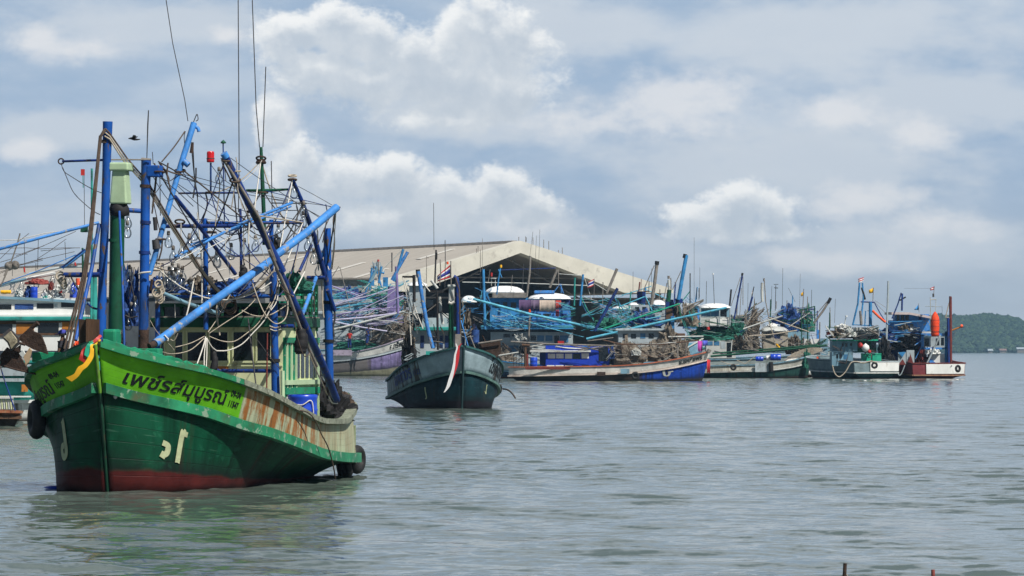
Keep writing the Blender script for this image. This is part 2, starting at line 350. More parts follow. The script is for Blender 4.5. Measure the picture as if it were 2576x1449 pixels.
# ---------------------------------------------------------------- water
def water():
    def grow(a, b, d0, k, dmax=1e9):
        out = [a]; d = d0
        while out[-1] < b: out.append(out[-1]+d); d = min(d*k, dmax)
        return out
    xs = grow(0, 13.5, .11, 1.0); xs = xs+grow(xs[-1]+.12, 60, .12, 1.03, .45)+grow(62, 4900, 4, 1.35)
    xs = np.array(sorted(set([-q for q in xs[1:]]+xs)))
    ys = np.array([-60, -20, 10, 30, 42]+grow(46, 105, .10, 1.0)+grow(105.1, 425, .11, 1.005, .6)+grow(427, 4900, 1.2, 1.05))
    X, Y = np.meshgrid(xs, ys); Z = np.zeros_like(X)
    dx = np.gradient(xs)[None, :]+0*X; dy = np.gradient(ys)[:, None]+0*X; sp = np.maximum(dx, dy*.8)
    patch = .65+.5*(np.sin(X*.21+Y*.045+1)*np.sin(Y*.083-X*.09+2)+.6*np.sin(X*.05-Y*.021))
    patch = np.clip(patch, .3, 1.4)
    for i in range(64):
        lam = .34*(3.6/.34)**(rng.random()**1.35); th = R(200)+rng.normal()*.75
        k = 2*math.pi/lam; amp = .0045*lam**.66*(.6+.8*rng.random())
        fade = np.clip((lam/sp-2.6)/2.0, 0, 1)
        ph = k*(X*math.sin(th)+Y*math.cos(th))+rng.random()*6.28
        q = np.sin(ph+.35*np.sin(.31*X+.17*Y+i)); Z += amp*fade*(q+.3*(q*q-.5))*(patch if lam < 2 else 1)
    nx, ny = len(xs), len(ys)
    me = bpy.data.meshes.new('water'); me.vertices.add(nx*ny)
    me.vertices.foreach_set('co', np.stack([X, Y, Z], -1).ravel())
    ii = (np.arange(ny-1)[:, None]*nx+np.arange(nx-1)[None, :]).ravel()
    q = np.stack([ii, ii+1, ii+1+nx, ii+nx], -1)
    me.loops.add(q.size); me.loops.foreach_set('vertex_index', q.ravel())
    me.polygons.add(len(q)); me.polygons.foreach_set('loop_start', np.arange(len(q))*4); me.polygons.foreach_set('loop_total', np.full(len(q), 4))
    me.polygons.foreach_set('use_smooth', np.ones(len(q), bool)); me.update(); me.validate()
    o = bpy.data.objects.new('water', me); COL.objects.link(o); tag(o, kind='structure')
    m = bpy.data.materials.new('harbour_water'); m.use_nodes = True; nt = m.node_tree; N = nt.nodes; L = nt.links; b = N['Principled BSDF']
    b.inputs['Base Color'].default_value = (.085, .115, .085, 1); b.inputs['Roughness'].default_value = .09; b.inputs['IOR'].default_value = 1.333
    tc = N.new('ShaderNodeTexCoord')
    def nz(sc, st, det):
        mp = N.new('ShaderNodeMapping'); mp.inputs['Scale'].default_value = st; mp.inputs['Rotation'].default_value = (0, 0, .25); L.new(tc.outputs['Object'], mp.inputs[0])
        n = N.new('ShaderNodeTexNoise'); n.inputs['Scale'].default_value = sc; n.inputs['Detail'].default_value = det; L.new(mp.outputs[0], n.inputs['Vector']); return n.outputs['Fac']
    n3 = nz(.035, (1, .35, 1), 3)
    # facets of the small ripples: slopes drawn from noise, so that they hold at every distance
    geo = N.new('ShaderNodeNewGeometry'); acc = geo.outputs['Normal']
    calm = N.new('ShaderNodeMapRange'); L.new(nz(.06, (1, .45, 1), 4), calm.inputs[0]); calm.inputs[1].default_value = .32; calm.inputs[2].default_value = .62; calm.inputs[3].default_value = .55; calm.inputs[4].default_value = 1.15
    for sc, st, k in ((.30, (1, 1.6, 1), .13), (1.1, (1, 1.4, 1), .21), (3.5, (1, 1.15, 1), .20), (9.0, (1, 1.1, 1), .12)):
        mp = N.new('ShaderNodeMapping'); mp.inputs['Scale'].default_value = st; mp.inputs['Rotation'].default_value = (0, 0, .22); L.new(tc.outputs['Object'], mp.inputs[0])
        n = N.new('ShaderNodeTexNoise'); n.inputs['Scale'].default_value = sc; n.inputs['Detail'].default_value = 2; n.inputs['Distortion'].default_value = .3; L.new(mp.outputs[0], n.inputs['Vector'])
        sb = N.new('ShaderNodeVectorMath'); sb.operation = 'SUBTRACT'; L.new(n.outputs['Color'], sb.inputs[0]); sb.inputs[1].default_value = (.5, .5, .5)
        ml = N.new('ShaderNodeVectorMath'); ml.operation = 'MULTIPLY'; L.new(sb.outputs[0], ml.inputs[0]); ml.inputs[1].default_value = (k, k, 0)
        m2 = N.new('ShaderNodeVectorMath'); m2.operation = 'SCALE'; L.new(ml.outputs[0], m2.inputs[0]); L.new(calm.outputs[0], m2.inputs['Scale'])
        ad = N.new('ShaderNodeVectorMath'); ad.operation = 'ADD'; L.new(acc, ad.inputs[0]); L.new(m2.outputs[0], ad.inputs[1]); acc = ad.outputs[0]
    nm = N.new('ShaderNodeVectorMath'); nm.operation = 'NORMALIZE'; L.new(acc, nm.inputs[0]); L.new(nm.outputs[0], b.inputs['Normal'])
    mx = N.new('ShaderNodeMix'); mx.data_type = 'RGBA'; mr = N.new('ShaderNodeMapRange'); L.new(n3, mr.inputs[0]); mr.inputs[1].default_value = .35; mr.inputs[2].default_value = .65
    L.new(mr.outputs[0], mx.inputs[0]); mx.inputs[6].default_value = (.085, .115, .095, 1); mx.inputs[7].default_value = (.12, .15, .135, 1); L.new(mx.outputs[2], b.inputs['Base Color'])
    me.materials.append(m)
water()

# ---------------------------------------------------------------- hulls
AG = [0, .03, .06, .1, .15, .22, .32, .45, .6, .75, .86, .94, 1]
def herm(xs, ys, x):
    xs = list(xs); n = len(xs)
    if x <= xs[0]: return ys[0]
    if x >= xs[-1]: return ys[-1]
    i = max(j for j in range(n-1) if xs[j] <= x); h = xs[i+1]-xs[i]
    def sl(j):
        if j == 0: return (ys[1]-ys[0])/(xs[1]-xs[0])
        if j == n-1: return (ys[-1]-ys[-2])/(xs[-1]-xs[-2])
        a = (ys[j]-ys[j-1])/(xs[j]-xs[j-1]); b = (ys[j+1]-ys[j])/(xs[j+1]-xs[j])
        return 0 if a*b <= 0 else 2*a*b/(a+b)
    t = (x-xs[i])/h; m0, m1 = sl(i)*h, sl(i+1)*h
    return ys[i]*(2*t**3-3*t*t+1)+m0*(t**3-2*t*t+t)+ys[i+1]*(-2*t**3+3*t*t)+m1*(t**3-t*t)
class Hull:
    # levels -1 keel, 0 waterline, 1 rub rail, 2 sheer; each (t_bow, t_stern, half breadths, heights) on the grid AG
    def __init__(s, X0, Y0, theta, lev, port=1.0, starb=None, flare=1.5, roll=0):
        s.X0, s.Y0, s.th = X0, Y0, theta; s.lev = lev; s.starb = starb; s.flare = flare
    def W(s, t, q, z): return Vector((s.X0+t*math.sin(s.th)+q*math.cos(s.th), s.Y0+t*math.cos(s.th)-q*math.sin(s.th), z))
    def M(s, c, x, y, t):                         # traced point in the plane t = const of this hull
        x, y = px(c, x, y); st, ct = math.sin(s.th), math.cos(s.th)
        Y = (t+s.X0*st+s.Y0*ct)/((x-1288)/FPX*st+ct); return Vector(((x-1288)/FPX*Y, Y, EYE-(y-HZ)/FPX*Y))
    def Q(s, c, x, y, q):                         # traced point in the plane s = const
        x, y = px(c, x, y); st, ct = math.sin(s.th), math.cos(s.th)
        Y = (q+s.X0*ct-s.Y0*st)/((x-1288)/FPX*ct-st); return Vector(((x-1288)/FPX*Y, Y, EYE-(y-HZ)/FPX*Y))
    def one(s, k, a, side):
        t0, t1, B, Z = s.lev[k]; b = herm(AG, B, a); z = herm(AG, Z, a)
        if side < 0 and s.starb: b *= herm(AG, s.starb, a)
        return t0+(t1-t0)*a, b, z
    def loc(s, a, lev, side):
        k = min(int(math.floor(lev)), 1); f = lev-k
        t0, b0, z0 = s.one(k, a, side); t1, b1, z1 = s.one(k+1, a, side)
        g = f**s.flare if k == 0 else f
        return t0+(t1-t0)*f, (b0+(b1-b0)*g)*side, z0+(z1-z0)*f
    def pos(s, a, lev, side, out=0.0):
        p = s.W(*s.loc(a, lev, side))
        if out:
            e = .004; pa = s.W(*s.loc(min(a+e, 1), lev, side))-s.W(*s.loc(max(a-e, 0), lev, side))
            l2 = lev+.02 if lev < 1.97 else lev-.02
            pl = (s.W(*s.loc(a, l2, side))-p)*(1 if l2 > lev else -1)
            n = pa.cross(pl).normalized()
            if n.dot(s.W(0, side, 0)-s.W(0, 0, 0)) < 0: n = -n
            p = p+n*out
        return p
    def strip(s, name, m, root, l0, l1, nl, sides=(1, -1), na=46, a0=0, a1=1, out=0.0, thick=.07):
        mb = MB(); uv = []; AA = [a0+(a1-a0)*((i/na)**1.35) for i in range(na+1)]
        for side in sides:
            vs = []; fs = []
            for a in AA:
                for j in range(nl+1):
                    l = l0+(l1-l0)*j/nl; vs.append(s.pos(a, l, side, out)); t, b, z = s.loc(a, l, side); uv.append((t, l))
            for i in range(na):
                for j in range(nl):
                    f = (i*(nl+1)+j, (i+1)*(nl+1)+j, (i+1)*(nl+1)+j+1, i*(nl+1)+j+1); fs.append(f if side > 0 else f[::-1])
            mb.add(vs, fs, True)
        if len(sides) == 2 and a1 == 1:           # transom closes the stern
            k = nl+1; o2 = (na+1)*k; e = na*k
            mb.add([], [], False)
            for j in range(nl): mb.f.append((e+j, o2+e+j, o2+e+j+1, e+j+1)); mb.sm.append(False); mb.mi.append(0)
        o = mb.build(name, m, root, uv=uv)
        if thick:
            md = o.modifiers.new('thickness', 'SOLIDIFY'); md.thickness = thick; md.offset = -1
        return o
    def rail(s, name, m, root, lev, w, h, out=.0, sides=(1, -1), a0=0, a1=1, na=44, transom=True, dz=0.0):
        mb = MB()
        path = []
        AA = [a0+(a1-a0)*((i/na)**1.3) for i in range(na+1)]
        def ring(p, n): return [p-n*w*.5+Vector((0,0,-h/2+dz)), p+n*w*.5+Vector((0,0,-h/2+dz)), p+n*w*.5+Vector((0,0,h/2+dz)), p-n*w*.5+Vector((0,0,h/2+dz))]
        for side in sides:
            rings = []
            for a in AA:
                p = s.pos(a, lev, side); e = .01; d = s.pos(min(a+e, 1), lev, side)-s.pos(max(a-e, 0), lev, side); d.z = 0; d.normalize()
                n = Vector((d.y, -d.x, 0)); n = n if n.dot(s.W(0, side, 0)-s.W(0, 0, 0)) > 0 else -n
                rings.append(ring(p+n*out, n))
            vs = [v for r in rings for v in r]; fs = []
            for i in range(len(rings)-1):
                for j in range(4): fs.append((i*4+j, i*4+(j+1) % 4, i*4+4+(j+1) % 4, i*4+4+j))
            fs += [(0, 1, 2, 3), tuple(len(vs)-1-j for j in range(4))]
            mb.add(vs, fs)
        if transom and a1 == 1 and len(sides) == 2:
            p, q = s.pos(1, lev, 1), s.pos(1, lev, -1); d = (q-p).normalized(); n = s.W(1, 0, 0)-s.W(0, 0, 0)
            r0, r1 = ring(p+n*out, n), ring(q+n*out, n); mb.add(r0+r1, [(j, (j+1) % 4, 4+(j+1) % 4, 4+j) for j in range(4)]+[(0,1,2,3),(7,6,5,4)])
        return mb.build(name, m, root)
    def deck(s, name, m, root, lev, a0, a1, dz=0, n=20, zfix=None):
        vs = []; fs = []
        for i in range(n+1):
            a = a0+(a1-a0)*i/n
            for side in (1, -1):
                p = s.pos(a, lev, side, -.09); p.z = zfix if zfix is not None else p.z+dz
                vs.append(p)
        for p in list(vs): vs.append(p-Vector((0, 0, .06)))
        k = 2*(n+1)
        for i in range(n): fs += [(2*i, 2*i+2, 2*i+3, 2*i+1), (k+2*i, k+2*i+1, k+2*i+3, k+2*i+2), (2*i, k+2*i, k+2*i+2, 2*i+2), (2*i+1, 2*i+3, k+2*i+3, k+2*i+1)]
        fs += [(0, 1, k+1, k), (2*n, k+2*n, k+2*n+1, 2*n+1)]
        return MB().add(vs, fs).build(name, m, root)
    def tlev(s, lev, side, t):                    # station a on a level for a given t
        lo, hi = 0, 1
        for _ in range(40):
            mid = (lo+hi)/2
            if s.loc(mid, lev, side)[0] < t: lo = mid
            else: hi = mid
        return lo
    def shape_on(s, name, m, root, tris, side, t0, lev0, su, sv, out=.012, flip=False, shear=0.0):
        # flat outlines (u to the right as seen, v up, metres-ish) laid along the hull: u follows the planking, v the level
        vs = []
        for (u, v) in tris[0]:
            t = t0+(u*su*(1 if side > 0 else -1)); lev = lev0+v*sv+u*shear
            vs.append(s.pos(s.tlev(lev, side, t), lev, side, out))
        o = MB().add(vs, tris[1]).build(name, m, root)
        md = o.modifiers.new('paint_thickness', 'SOLIDIFY'); md.thickness = .006; md.offset = 0
        return o
_fc = {}
def lettering(txt, bold=.02):                     # outlines of painted words as triangles
    if txt in _fc: return _fc[txt]
    cu = bpy.data.curves.new('lettering', 'FONT'); cu.body = txt; cu.size = 1; cu.offset = bold; cu.resolution_u = 3
    o = bpy.data.objects.new('lettering', cu); COL.objects.link(o)
    dg = bpy.context.evaluated_depsgraph_get(); me = bpy.data.meshes.new_from_object(o.evaluated_get(dg))
    bm = bmesh.new(); bm.from_mesh(me); bmesh.ops.triangulate(bm, faces=bm.faces)
    r = ([(v.co.x, v.co.y) for v in bm.verts], [tuple(v.index for v in f.verts) for f in bm.faces])
    bm.free(); bpy.data.objects.remove(o); bpy.data.curves.remove(cu); bpy.data.meshes.remove(me)
    _fc[txt] = r; return r
def strokes(polys, w):                            # brush strokes of a painted mark
    vs = []; fs = []
    for pl in polys:
        pl = [p[:2] for p in smooth_path([(a, b, 0) for a, b in pl], 5)]
        for i in range(len(pl)-1):
            a, b = Vector(pl[i]), Vector(pl[i+1]); d = (b-a)
            if d.length < 1e-6: continue
            d.normalize(); n = Vector((-d.y, d.x))*w/2; o = len(vs); a = a-d*w*.1; b = b+d*w*.1
            vs += [tuple(a-n), tuple(b-n), tuple(b+n), tuple(a+n)]; fs.append((o, o+1, o+2, o+3))
    return vs, fs

# hull paint that follows the hull: UV = (distance from the stem, level)
def hull_mat(name, kind, base, aux, aux2=None, edge=.3, until=2.5):
    m = bpy.data.materials.new(name); m.use_nodes = True; nt = m.node_tree; N = nt.nodes; L = nt.links; b = N['Principled BSDF']
    b.inputs['Roughness'].default_value = .55; b.inputs['Specular IOR Level'].default_value = .14
    uv = N.new('ShaderNodeUVMap'); sp = N.new('ShaderNodeSeparateXYZ'); L.new(uv.outputs[0], sp.inputs[0]); u, v = sp.outputs[0], sp.outputs[1]
    tc = N.new('ShaderNodeTexCoord')
    def noise(sc, st=(1,1,1), det=5, src=None):
        mp = N.new('ShaderNodeMapping'); mp.inputs['Scale'].default_value = st; L.new(src or tc.outputs['Object'], mp.inputs[0])
        n = N.new('ShaderNodeTexNoise'); n.inputs['Scale'].default_value = sc; n.inputs['Detail'].default_value = det; n.inputs['Roughness'].default_value = .62; L.new(mp.outputs[0], n.inputs['Vector']); return n.outputs['Fac']
    def mth(op, a, c=None, clamp=False):
        n = N.new('ShaderNodeMath'); n.operation = op; n.use_clamp = clamp
        for i, q in enumerate((a, c)):
            if q is None: continue
            if isinstance(q, (int, float)): n.inputs[i].default_value = q
            else: L.new(q, n.inputs[i])
        return n.outputs[0]
    def rmp(x, lo, hi, o0=0, o1=1):
        n = N.new('ShaderNodeMapRange'); L.new(x, n.inputs[0]); n.inputs[1].default_value = lo; n.inputs[2].default_value = hi; n.inputs[3].default_value = o0; n.inputs[4].default_value = o1; return n.outputs[0]
    def mix(f, a, c):
        n = N.new('ShaderNodeMix'); n.data_type = 'RGBA'; L.new(f, n.inputs[0])
        for i, q in ((6, a), (7, c)):
            if isinstance(q, tuple): n.inputs[i].default_value = tuple(max(0, min(1, z)) for z in q)+(1,)
            else: L.new(q, n.inputs[i])
        return n.outputs[2]
    var = lambda c, k: tuple(q*k for q in c)
    c = mix(rmp(noise(1.3), .3, .7), var(base, .7), var(base, 1.3))
    plank = rmp(mth('ABSOLUTE', mth('SUBTRACT', mth('FRACT', mth('MULTIPLY', v, 6.0)), .5)), .47, .5)
    vs_ = noise(1.0, (2.2, .16, 1), 4, uv.outputs[0])          # vertical run-down stains
    if kind == 'lower':
        ed = mth('ADD', v, mth('MULTIPLY', mth('SUBTRACT', noise(1.1), .5), .14))
        c = mix(rmp(vs_, .48, .60, 0, .85), c, var(base, .38)); c = mix(rmp(noise(1.0, (1.3, 26, 1), 3, uv.outputs[0]), .63, .68, 0, .5), c, tuple(q*1.5+.05 for q in base)); c = mix(rmp(noise(1.0, (3.2, 5, 1), 4, uv.outputs[0]), .60, .66, 0, .55), c, tuple(q*1.7+.012 for q in base))
        c = mix(rmp(noise(2.6), .60, .68, 0, .45), c, var(base, 1.9))
        c = mix(mth('MULTIPLY', plank, .7), c, var(base, .25)); c = mix(rmp(noise(1.0, (1.5, .12, 1), 4, uv.outputs[0]), .55, .62, 0, .7), c, (.035, .020, .010))
        if aux2: c = mix(rmp(mth('ADD', u, mth('MULTIPLY', noise(.8), 1.2)), until, until+.5), c, mix(noise(1.4), var(aux2, .6), var(aux2, 1.4)))
        boot = mix(rmp(noise(2.0), .3, .7), var(aux, .6), var(aux, 1.35))
        boot = mix(rmp(mth('ADD', v, mth('MULTIPLY', noise(1.5), .12)), .07, .15, 1, 0), boot, var(aux, .25))
        ln = mth('MULTIPLY_ADD', u, 1.0) if False else rmp(u, 0, 8, edge, edge*.62)
        c = mix(rmp(mth('SUBTRACT', ed, ln), -.03, .022, 1, 0), c, boot)
        # black smear where fenders rub
        sm = mth('MULTIPLY', rmp(noise(.8, (.45, .45, 1.2)), .40, .54), rmp(mth('SUBTRACT', ed, ln), 0, .22, 1, 0))
        sm = mth('MAXIMUM', sm, mth('MULTIPLY', rmp(noise(1.7, (.5, .5, .8)), .44, .56), rmp(mth('SUBTRACT', ed, ln), 0, .30, 1, 0)))
        sm = mth('MULTIPLY', sm, rmp(mth('SUBTRACT', ed, ln), -.03, .01)); c = mix(mth('MULTIPLY', sm, .85), c, (.008, .010, .010))
    else:
        wood = mix(rmp(noise(1.0, (7, .5, 1), 4, uv.outputs[0]), .35, .65), var(aux, .75), var(aux, 1.2))
        st = rmp(noise(1.0, (3.4, .6, 1), 7, uv.outputs[0]), .45, .53)
        zone = mth('MULTIPLY', rmp(noise(1.0, (.8, .3, 1), 2, uv.outputs[0]), .30, .42), rmp(u, 5.6, 7.5, 1, .25))
        wood = mix(mth('MULTIPLY', mth('MULTIPLY', st, zone), .95), wood, aux2 or RUST)
        wood = mix(rmp(noise(1.0, (9, .5, 1), 4, uv.outputs[0]), .62, .70, 0, .75), wood, (.035, .035, .025))
        seam = rmp(mth('ABSOLUTE', mth('SUBTRACT', mth('FRACT', mth('MULTIPLY', u, 3.1)), .5)), .47, .5)
        wood = mix(mth('MULTIPLY', seam, .6), wood, (.06, .06, .04))
        c = mix(rmp(noise(2.4), .62, .68, 0, .5), c, var(base, 1.5))
        c = mix(rmp(noise(3.3, (1, 1, .4)), .64, .70, 0, .6), c, var(base, .45))
        e = mth('SUBTRACT', u, mth('ADD', mth('MULTIPLY', noise(2.5), .08), until))
        c = mix(rmp(e, -.01, .01), c, wood)
    L.new(c, b.inputs['Base Color'])
    bp = N.new('ShaderNodeBump'); bp.inputs['Strength'].default_value = .5; bp.inputs['Distance'].default_value = .03
    L.new(mth('SUBTRACT', mth('MULTIPLY', noise(3.0), .6), mth('MULTIPLY', plank, .5)), bp.inputs['Height']); L.new(bp.outputs[0], b.inputs['Normal'])
    return m

# ================================================================ the green trawler in front
def main_boat():
    th = R(14); X0, Y0 = (270-1288)/128.5, 85.6
    BS = [.06,.55,.95,1.38,1.75,2.1,2.33,2.42,2.42,2.3,2.1,1.85,1.45]; BR = [.06,.40,.75,1.15,1.55,1.95,2.22,2.36,2.38,2.28,2.1,1.88,1.5]
    ZS = [2.89,2.71,2.59,2.46,2.33,2.13,1.87,1.55,1.29,1.26,1.42,1.56,1.64]; ZR = [2.06,1.93,1.82,1.70,1.55,1.31,1.11,.85,.60,.50,.46,.44,.43]
    BW = [.06,.72,1.02,1.25,1.42,1.55,1.62,1.6,1.46,1.28,1.12,.95,.7]; BK = [.03,.25,.45,.6,.75,.9,1,1,.9,.6,.4,.2,.1]
    H = Hull(X0, Y0, th, {-1: (.25, 11, BK, [-.7]*13), 0: (0, 11.5, BW, [0]*13), 1: (-.42, 11.8, BR, ZR), 2: (-.65, 11.6, BS, ZS)},
             starb=[1, 1.12, 1.16, 1.17, 1.15, 1.12, 1.08, 1.04, 1, 1, 1, 1, 1], flare=1.35)
    base = H.W(5, 0, 0)
    b = thing('fishing_boat', base, 'green wooden trawler with lime bow band and blue booms, nearest the camera', 'fishing boat')
    mlow = hull_mat('trawler_hull_paint', 'lower', (.003,.062,.030), (.065,.011,.010), edge=.24)
    mup = hull_mat('trawler_bulwark_paint', 'upper', (.12,.40,.014), (.40,.43,.29), (.30,.105,.022), until=2.2)
    H.strip('hull', mlow, b, -1, 1, 16, na=60)
    H.strip('bulwark', mup, b, 1, 2, 8, na=60)
    rr = mat('trawler_rub_rail', (.02,.20,.095), .55, .5, .3, (.07,.09,.045), 1.1, chips=.35, chipcol=(.20,.30,.22))
    H.rail('rub_rail', rr, b, 1, .17, .20, out=.04)
    a1 = H.tlev(2, 1, 2.0)
    H.rail('cap_rail', rr, b, 2, .20, .11, dz=.02, a1=a1, transom=False)
    H.rail('cap_rail', M_bwood, b, 2, .22, .11, dz=.02, a0=a1, transom=True)
    H.rail('inner_stringer', M_pink, b, 1.8, .08, .09, out=-.16, a0=.55, transom=False)
    H.deck('foredeck', M_grey, b, 1.62, .03, .26, dz=-.04)
    H.deck('main_deck', M_grey, b, 1.12, .24, .99, dz=0)
    # stem timber and stem post
    MB().tube([H.W(.10, 0, -.3), H.W(-.02, 0, .3), H.W(-.42, 0, 1.96)], [.04, .04, .035], 6).build('stem', mat('stem_paint', (.006,.045,.024), .6, .4, .3, (.06,.02,.012), 3), b)
    MB().tube([H.W(-.42, 0, 1.96), H.W(-.71, 0, 2.90)], [.035, .04], 6).build('stem_head', mat('stem_head_paint', (.13,.30,.03), .6, .3, .3, (.25,.24,.15), 4), b)
    def post(x0, x1, yt, yb, t0, t1):
        f = [H.M('3', x0, yb, t0), H.M('3', x1, yb, t0), H.M('3', x1-5, yb, t1), H.M('3', x0-5, yb, t1)]; g = [H.M('3', x0, yt, t0), H.M('3', x1, yt+8, t0), H.M('3', x1-5, yt+8, t1), H.M('3', x0-5, yt, t1)]
        return MB().hexa(f+g)
    post(712, 825, 568, 870, -.45, -.1).build('stem_post', M_brown, b)
    post(655, 712, 570, 870, -.35, 0.05).build('stem_post', mat('dark_brown_wood', (.05,.03,.02), .75, .3), b)
    # raised wash boards on the bow, torn upper edge
    mb = MB(); n = 30; rr_ = random.Random(3); vs = []; fs = []
    for i in range(n+1):
        a = .005+.145*i/n; p = H.pos(a, 2, 1, -.10); q = H.pos(a, 2, 1, -.16); h = .13*(1-.4*(i/n))+rr_.uniform(-.022, .022)
        vs += [p-Vector((0, 0, .02)), q-Vector((0, 0, .02)), q+Vector((0, 0, h)), p+Vector((0, 0, h))]
    for i in range(n):
        for j in range(4): fs.append((i*4+j, i*4+(j+1) % 4, i*4+4+(j+1) % 4, i*4+4+j))
    fs += [(0, 1, 2, 3), (4*n+3, 4*n+2, 4*n+1, 4*n)]; mb.add(vs, fs).build('wash_board', M_tgreen, b)
    mb = MB(); vs = []
    for i in range(n+1):
        a = .004+.11*i/n; p = H.pos(a, 2, -1, -.02); q = H.pos(a, 2, -1, -.10); h = .10+.05*math.sin(i*.25)
        vs += [p-Vector((0, 0, .02)), q-Vector((0, 0, .02)), q+Vector((0, 0, h)), p+Vector((0, 0, h))]
    mb.add(vs, fs).build('wash_board', M_dgreen, b)
    def pbox(name, m, c, x0, y0, x1, y1, t, dt, bev=0, par=None):
        f = [H.M(c, x0, y1, t), H.M(c, x1, y1, t)]; k = H.W(dt, 0, 0)-H.W(0, 0, 0); g = [H.M(c, x0, y0, t), H.M(c, x1, y0, t)]
        o = MB().hexa([f[0], f[1], f[1]+k, f[0]+k, g[0], g[1], g[1]+k, g[0]+k]).build(name, m, par or b)
        if bev: md = o.modifiers.new('bevel', 'BEVEL'); md.width = bev; md.segments = 2
        return o
    pbox('bollard', M_tgreen, '3', 845, 655, 955, 850, .9, .4, .05)
    pbox('bow_beam', M_tgreen, '3', 262, 845, 610, 930, 1.0, .3, .02)
    pbox('bow_beam', M_tgreen, '3', 1075, 815, 1310, 900, 1.35, .3, .02)
    # ---- masts, posts and booms, traced: (name, paint, crop, [(x, y, t)...], width in crop pixels)
    def T(name, m, c, pts, w, n=10, sm=False, ws=None, par=None):
        P = [H.M(c if len(p) == 3 else p[3], p[0], p[1], p[2]) for p in pts]
        if sm: P = smooth_path(P)
        r = wid(c, w, P[0].y)/2
        rs = r if ws is None else [wid(c, q, P[0].y)/2 for q in ws]
        return MB().tube(P, rs, n).build(name, m, par or b)
    T('mast', M_blue, '1', [(892,178,2.2), (882,560,2.2), (868,1050,2.2), (850,1449,2.2), (834,2080,2.2)], 72, 14, ws=[82,70,70,72,84])
    T('mast', M_dgreen, '1', [(972,930,2.4), (968,1300,2.4), (955,1900,2.4)], 122, 18)
    T('exhaust_collar', M_dark, '1', [(975,845,2.4), (980,880,2.4), (995,935,2.4), (1000,965,2.4)], 150, 16, ws=[120,150,175,120])
    # exhaust hood: tapered pale green box with a wider cap
    def hood(x0, x1, yb, X0_, X1_, yt, t, dt):
        k = H.W(dt, 0, 0)-H.W(0, 0, 0); f = [H.M('1', x0, yb, t), H.M('1', x1, yb, t)]; g = [H.M('1', X0_, yt, t), H.M('1', X1_, yt, t)]
        return MB().hexa([f[0], f[1], f[1]+k, f[0]+k, g[0], g[1], g[1]+k*.8, g[0]+k*.8])
    for nm, q in (('exhaust_hood', hood(903, 1046, 860, 926, 1034, 580, 2.22, .36)), ('exhaust_cap', hood(896, 1058, 585, 900, 1056, 516, 2.16, .46))):
        o = q.build(nm, M_pgreen, b); md = o.modifiers.new('bevel', 'BEVEL'); md.width = .035; md.segments = 3
    T('mast', M_blue, '1', [(1210,500,2.6), (1204,800,2.6), (1196,1449,2.6), (1186,1960,2.6)], 78, 14, ws=[82,78,80,84])
    T('mast_foot', M_rust, '3', [(1190,660,2.6), (1186,960,2.6)], 88, 14)
    pbox('mast_bracket', M_blue, '1', 1212, 540, 1316, 636, 2.5, .3, .02)
    T('mast_head_cap', M_grey, '1', [(1172,492,2.6), (1248,500,2.6)], 32, 8)
    T('brace', M_blue, '1', [(988,920,2.0), (1012,1449,1.6), (1030,2070,1.2)], 20, 8)
    T('brace', M_blue, '1', [(820,1030,2.2), (760,1390,1.6), (625,1990,.7)], 34, 10)
    T('yard', M_dblue, '1', [(516,508,2.2), (850,497,2.2)], 20, 8)
    T('yard', M_grey, '1', [(920,494,2.2), (1250,494,2.5)], 14, 6)
    T('cross_beam', M_dblue, '3', [(525,206,2.1), (830,204,2.1)], 42, 8)
    T('cross_beam', M_blue, '1', [(1040,912,2.4), (1180,920,2.6)], 40, 10)
    o = MB().torus(H.M('1', 506, 508, 2.2), .055, .014, Matrix.Rotation(R(90), 3, 'X')).build('ring', M_rust, b)
    T('boom', M_lblue, '1', [(1606,190,4.0), (1490,560,3.7), (1330,1120,3.2), (1235,1449,3.0)], 46, 12, ws=[52,48,44,44])
    T('boom_head', M_lblue, '1', [(1600,205,4.0), (1640,235,4.0), (1648,262,4.0)], 30, 10)
    T('boom_head', M_lblue, '1', [(1520,505,3.7), (1560,540,3.7)], 50, 10)
    T('sheave_block', M_rust, '1', [(1594,350,3.9), (1586,440,3.9)], 30, 8, ws=[22,34])
    T('hook', M_wire, '1', [(1600,190,4.0), (1615,150,4.0), (1632,118,4.0), (1640,160,4.0), (1622,175,4.0)], 8, 6, True)
    T('boom', M_dblue, '2', [(0,800,3.0), (250,1110,4.2), (500,1440,5.2)], 34, 10)
    T('boom', M_lblue, '4', [(40,775,1.6), (500,440,3.2), (1000,90,4.9)], 70, 16)
    T('boom', M_lblue, '2', [(830,1290,4.9), (1100,1090,5.7), (1338,890,6.6)], 68, 16)
    T('boom_foot', M_rust, '4', [(-5,800,1.5), (40,775,1.6)], 60, 12)
    T('boom', M_dblue, '2', [(416,460,3.0), (500,640,3.3), (665,965,3.8), (890,1420,4.6)], 62, 14, ws=[56,60,60,66])
    T('boom_head', M_lblue, '2', [(402,440,2.95), (425,478,3.0)], 62, 12)
    T('boom', M_dblue, '4', [(1060,150,4.5), (1290,640,5.7), (1430,950,6.9), (1545,1240,8.2)], 66, 14, ws=[60,64,66,64])
    T('timber_facing', M_grey, '4', [(985,0,4.15), (1130,330,4.8), (1270,720,5.7), (1380,960,6.6)], 30, 6)
    T('timber_facing', M_grey, '2', [(395,480,2.95), (470,600,3.15), (700,980,3.8), (830,1330,4.35)], 26, 6)
    T('boom', M_lblue, '2', [(0,1300,3.2), (560,1020,5.2), (970,850,6.4)], 26, 8)
    T('boom', M_lblue, '2', [(130,1200,3.6), (560,1045,5.4), (960,880,6.6)], 18, 8)
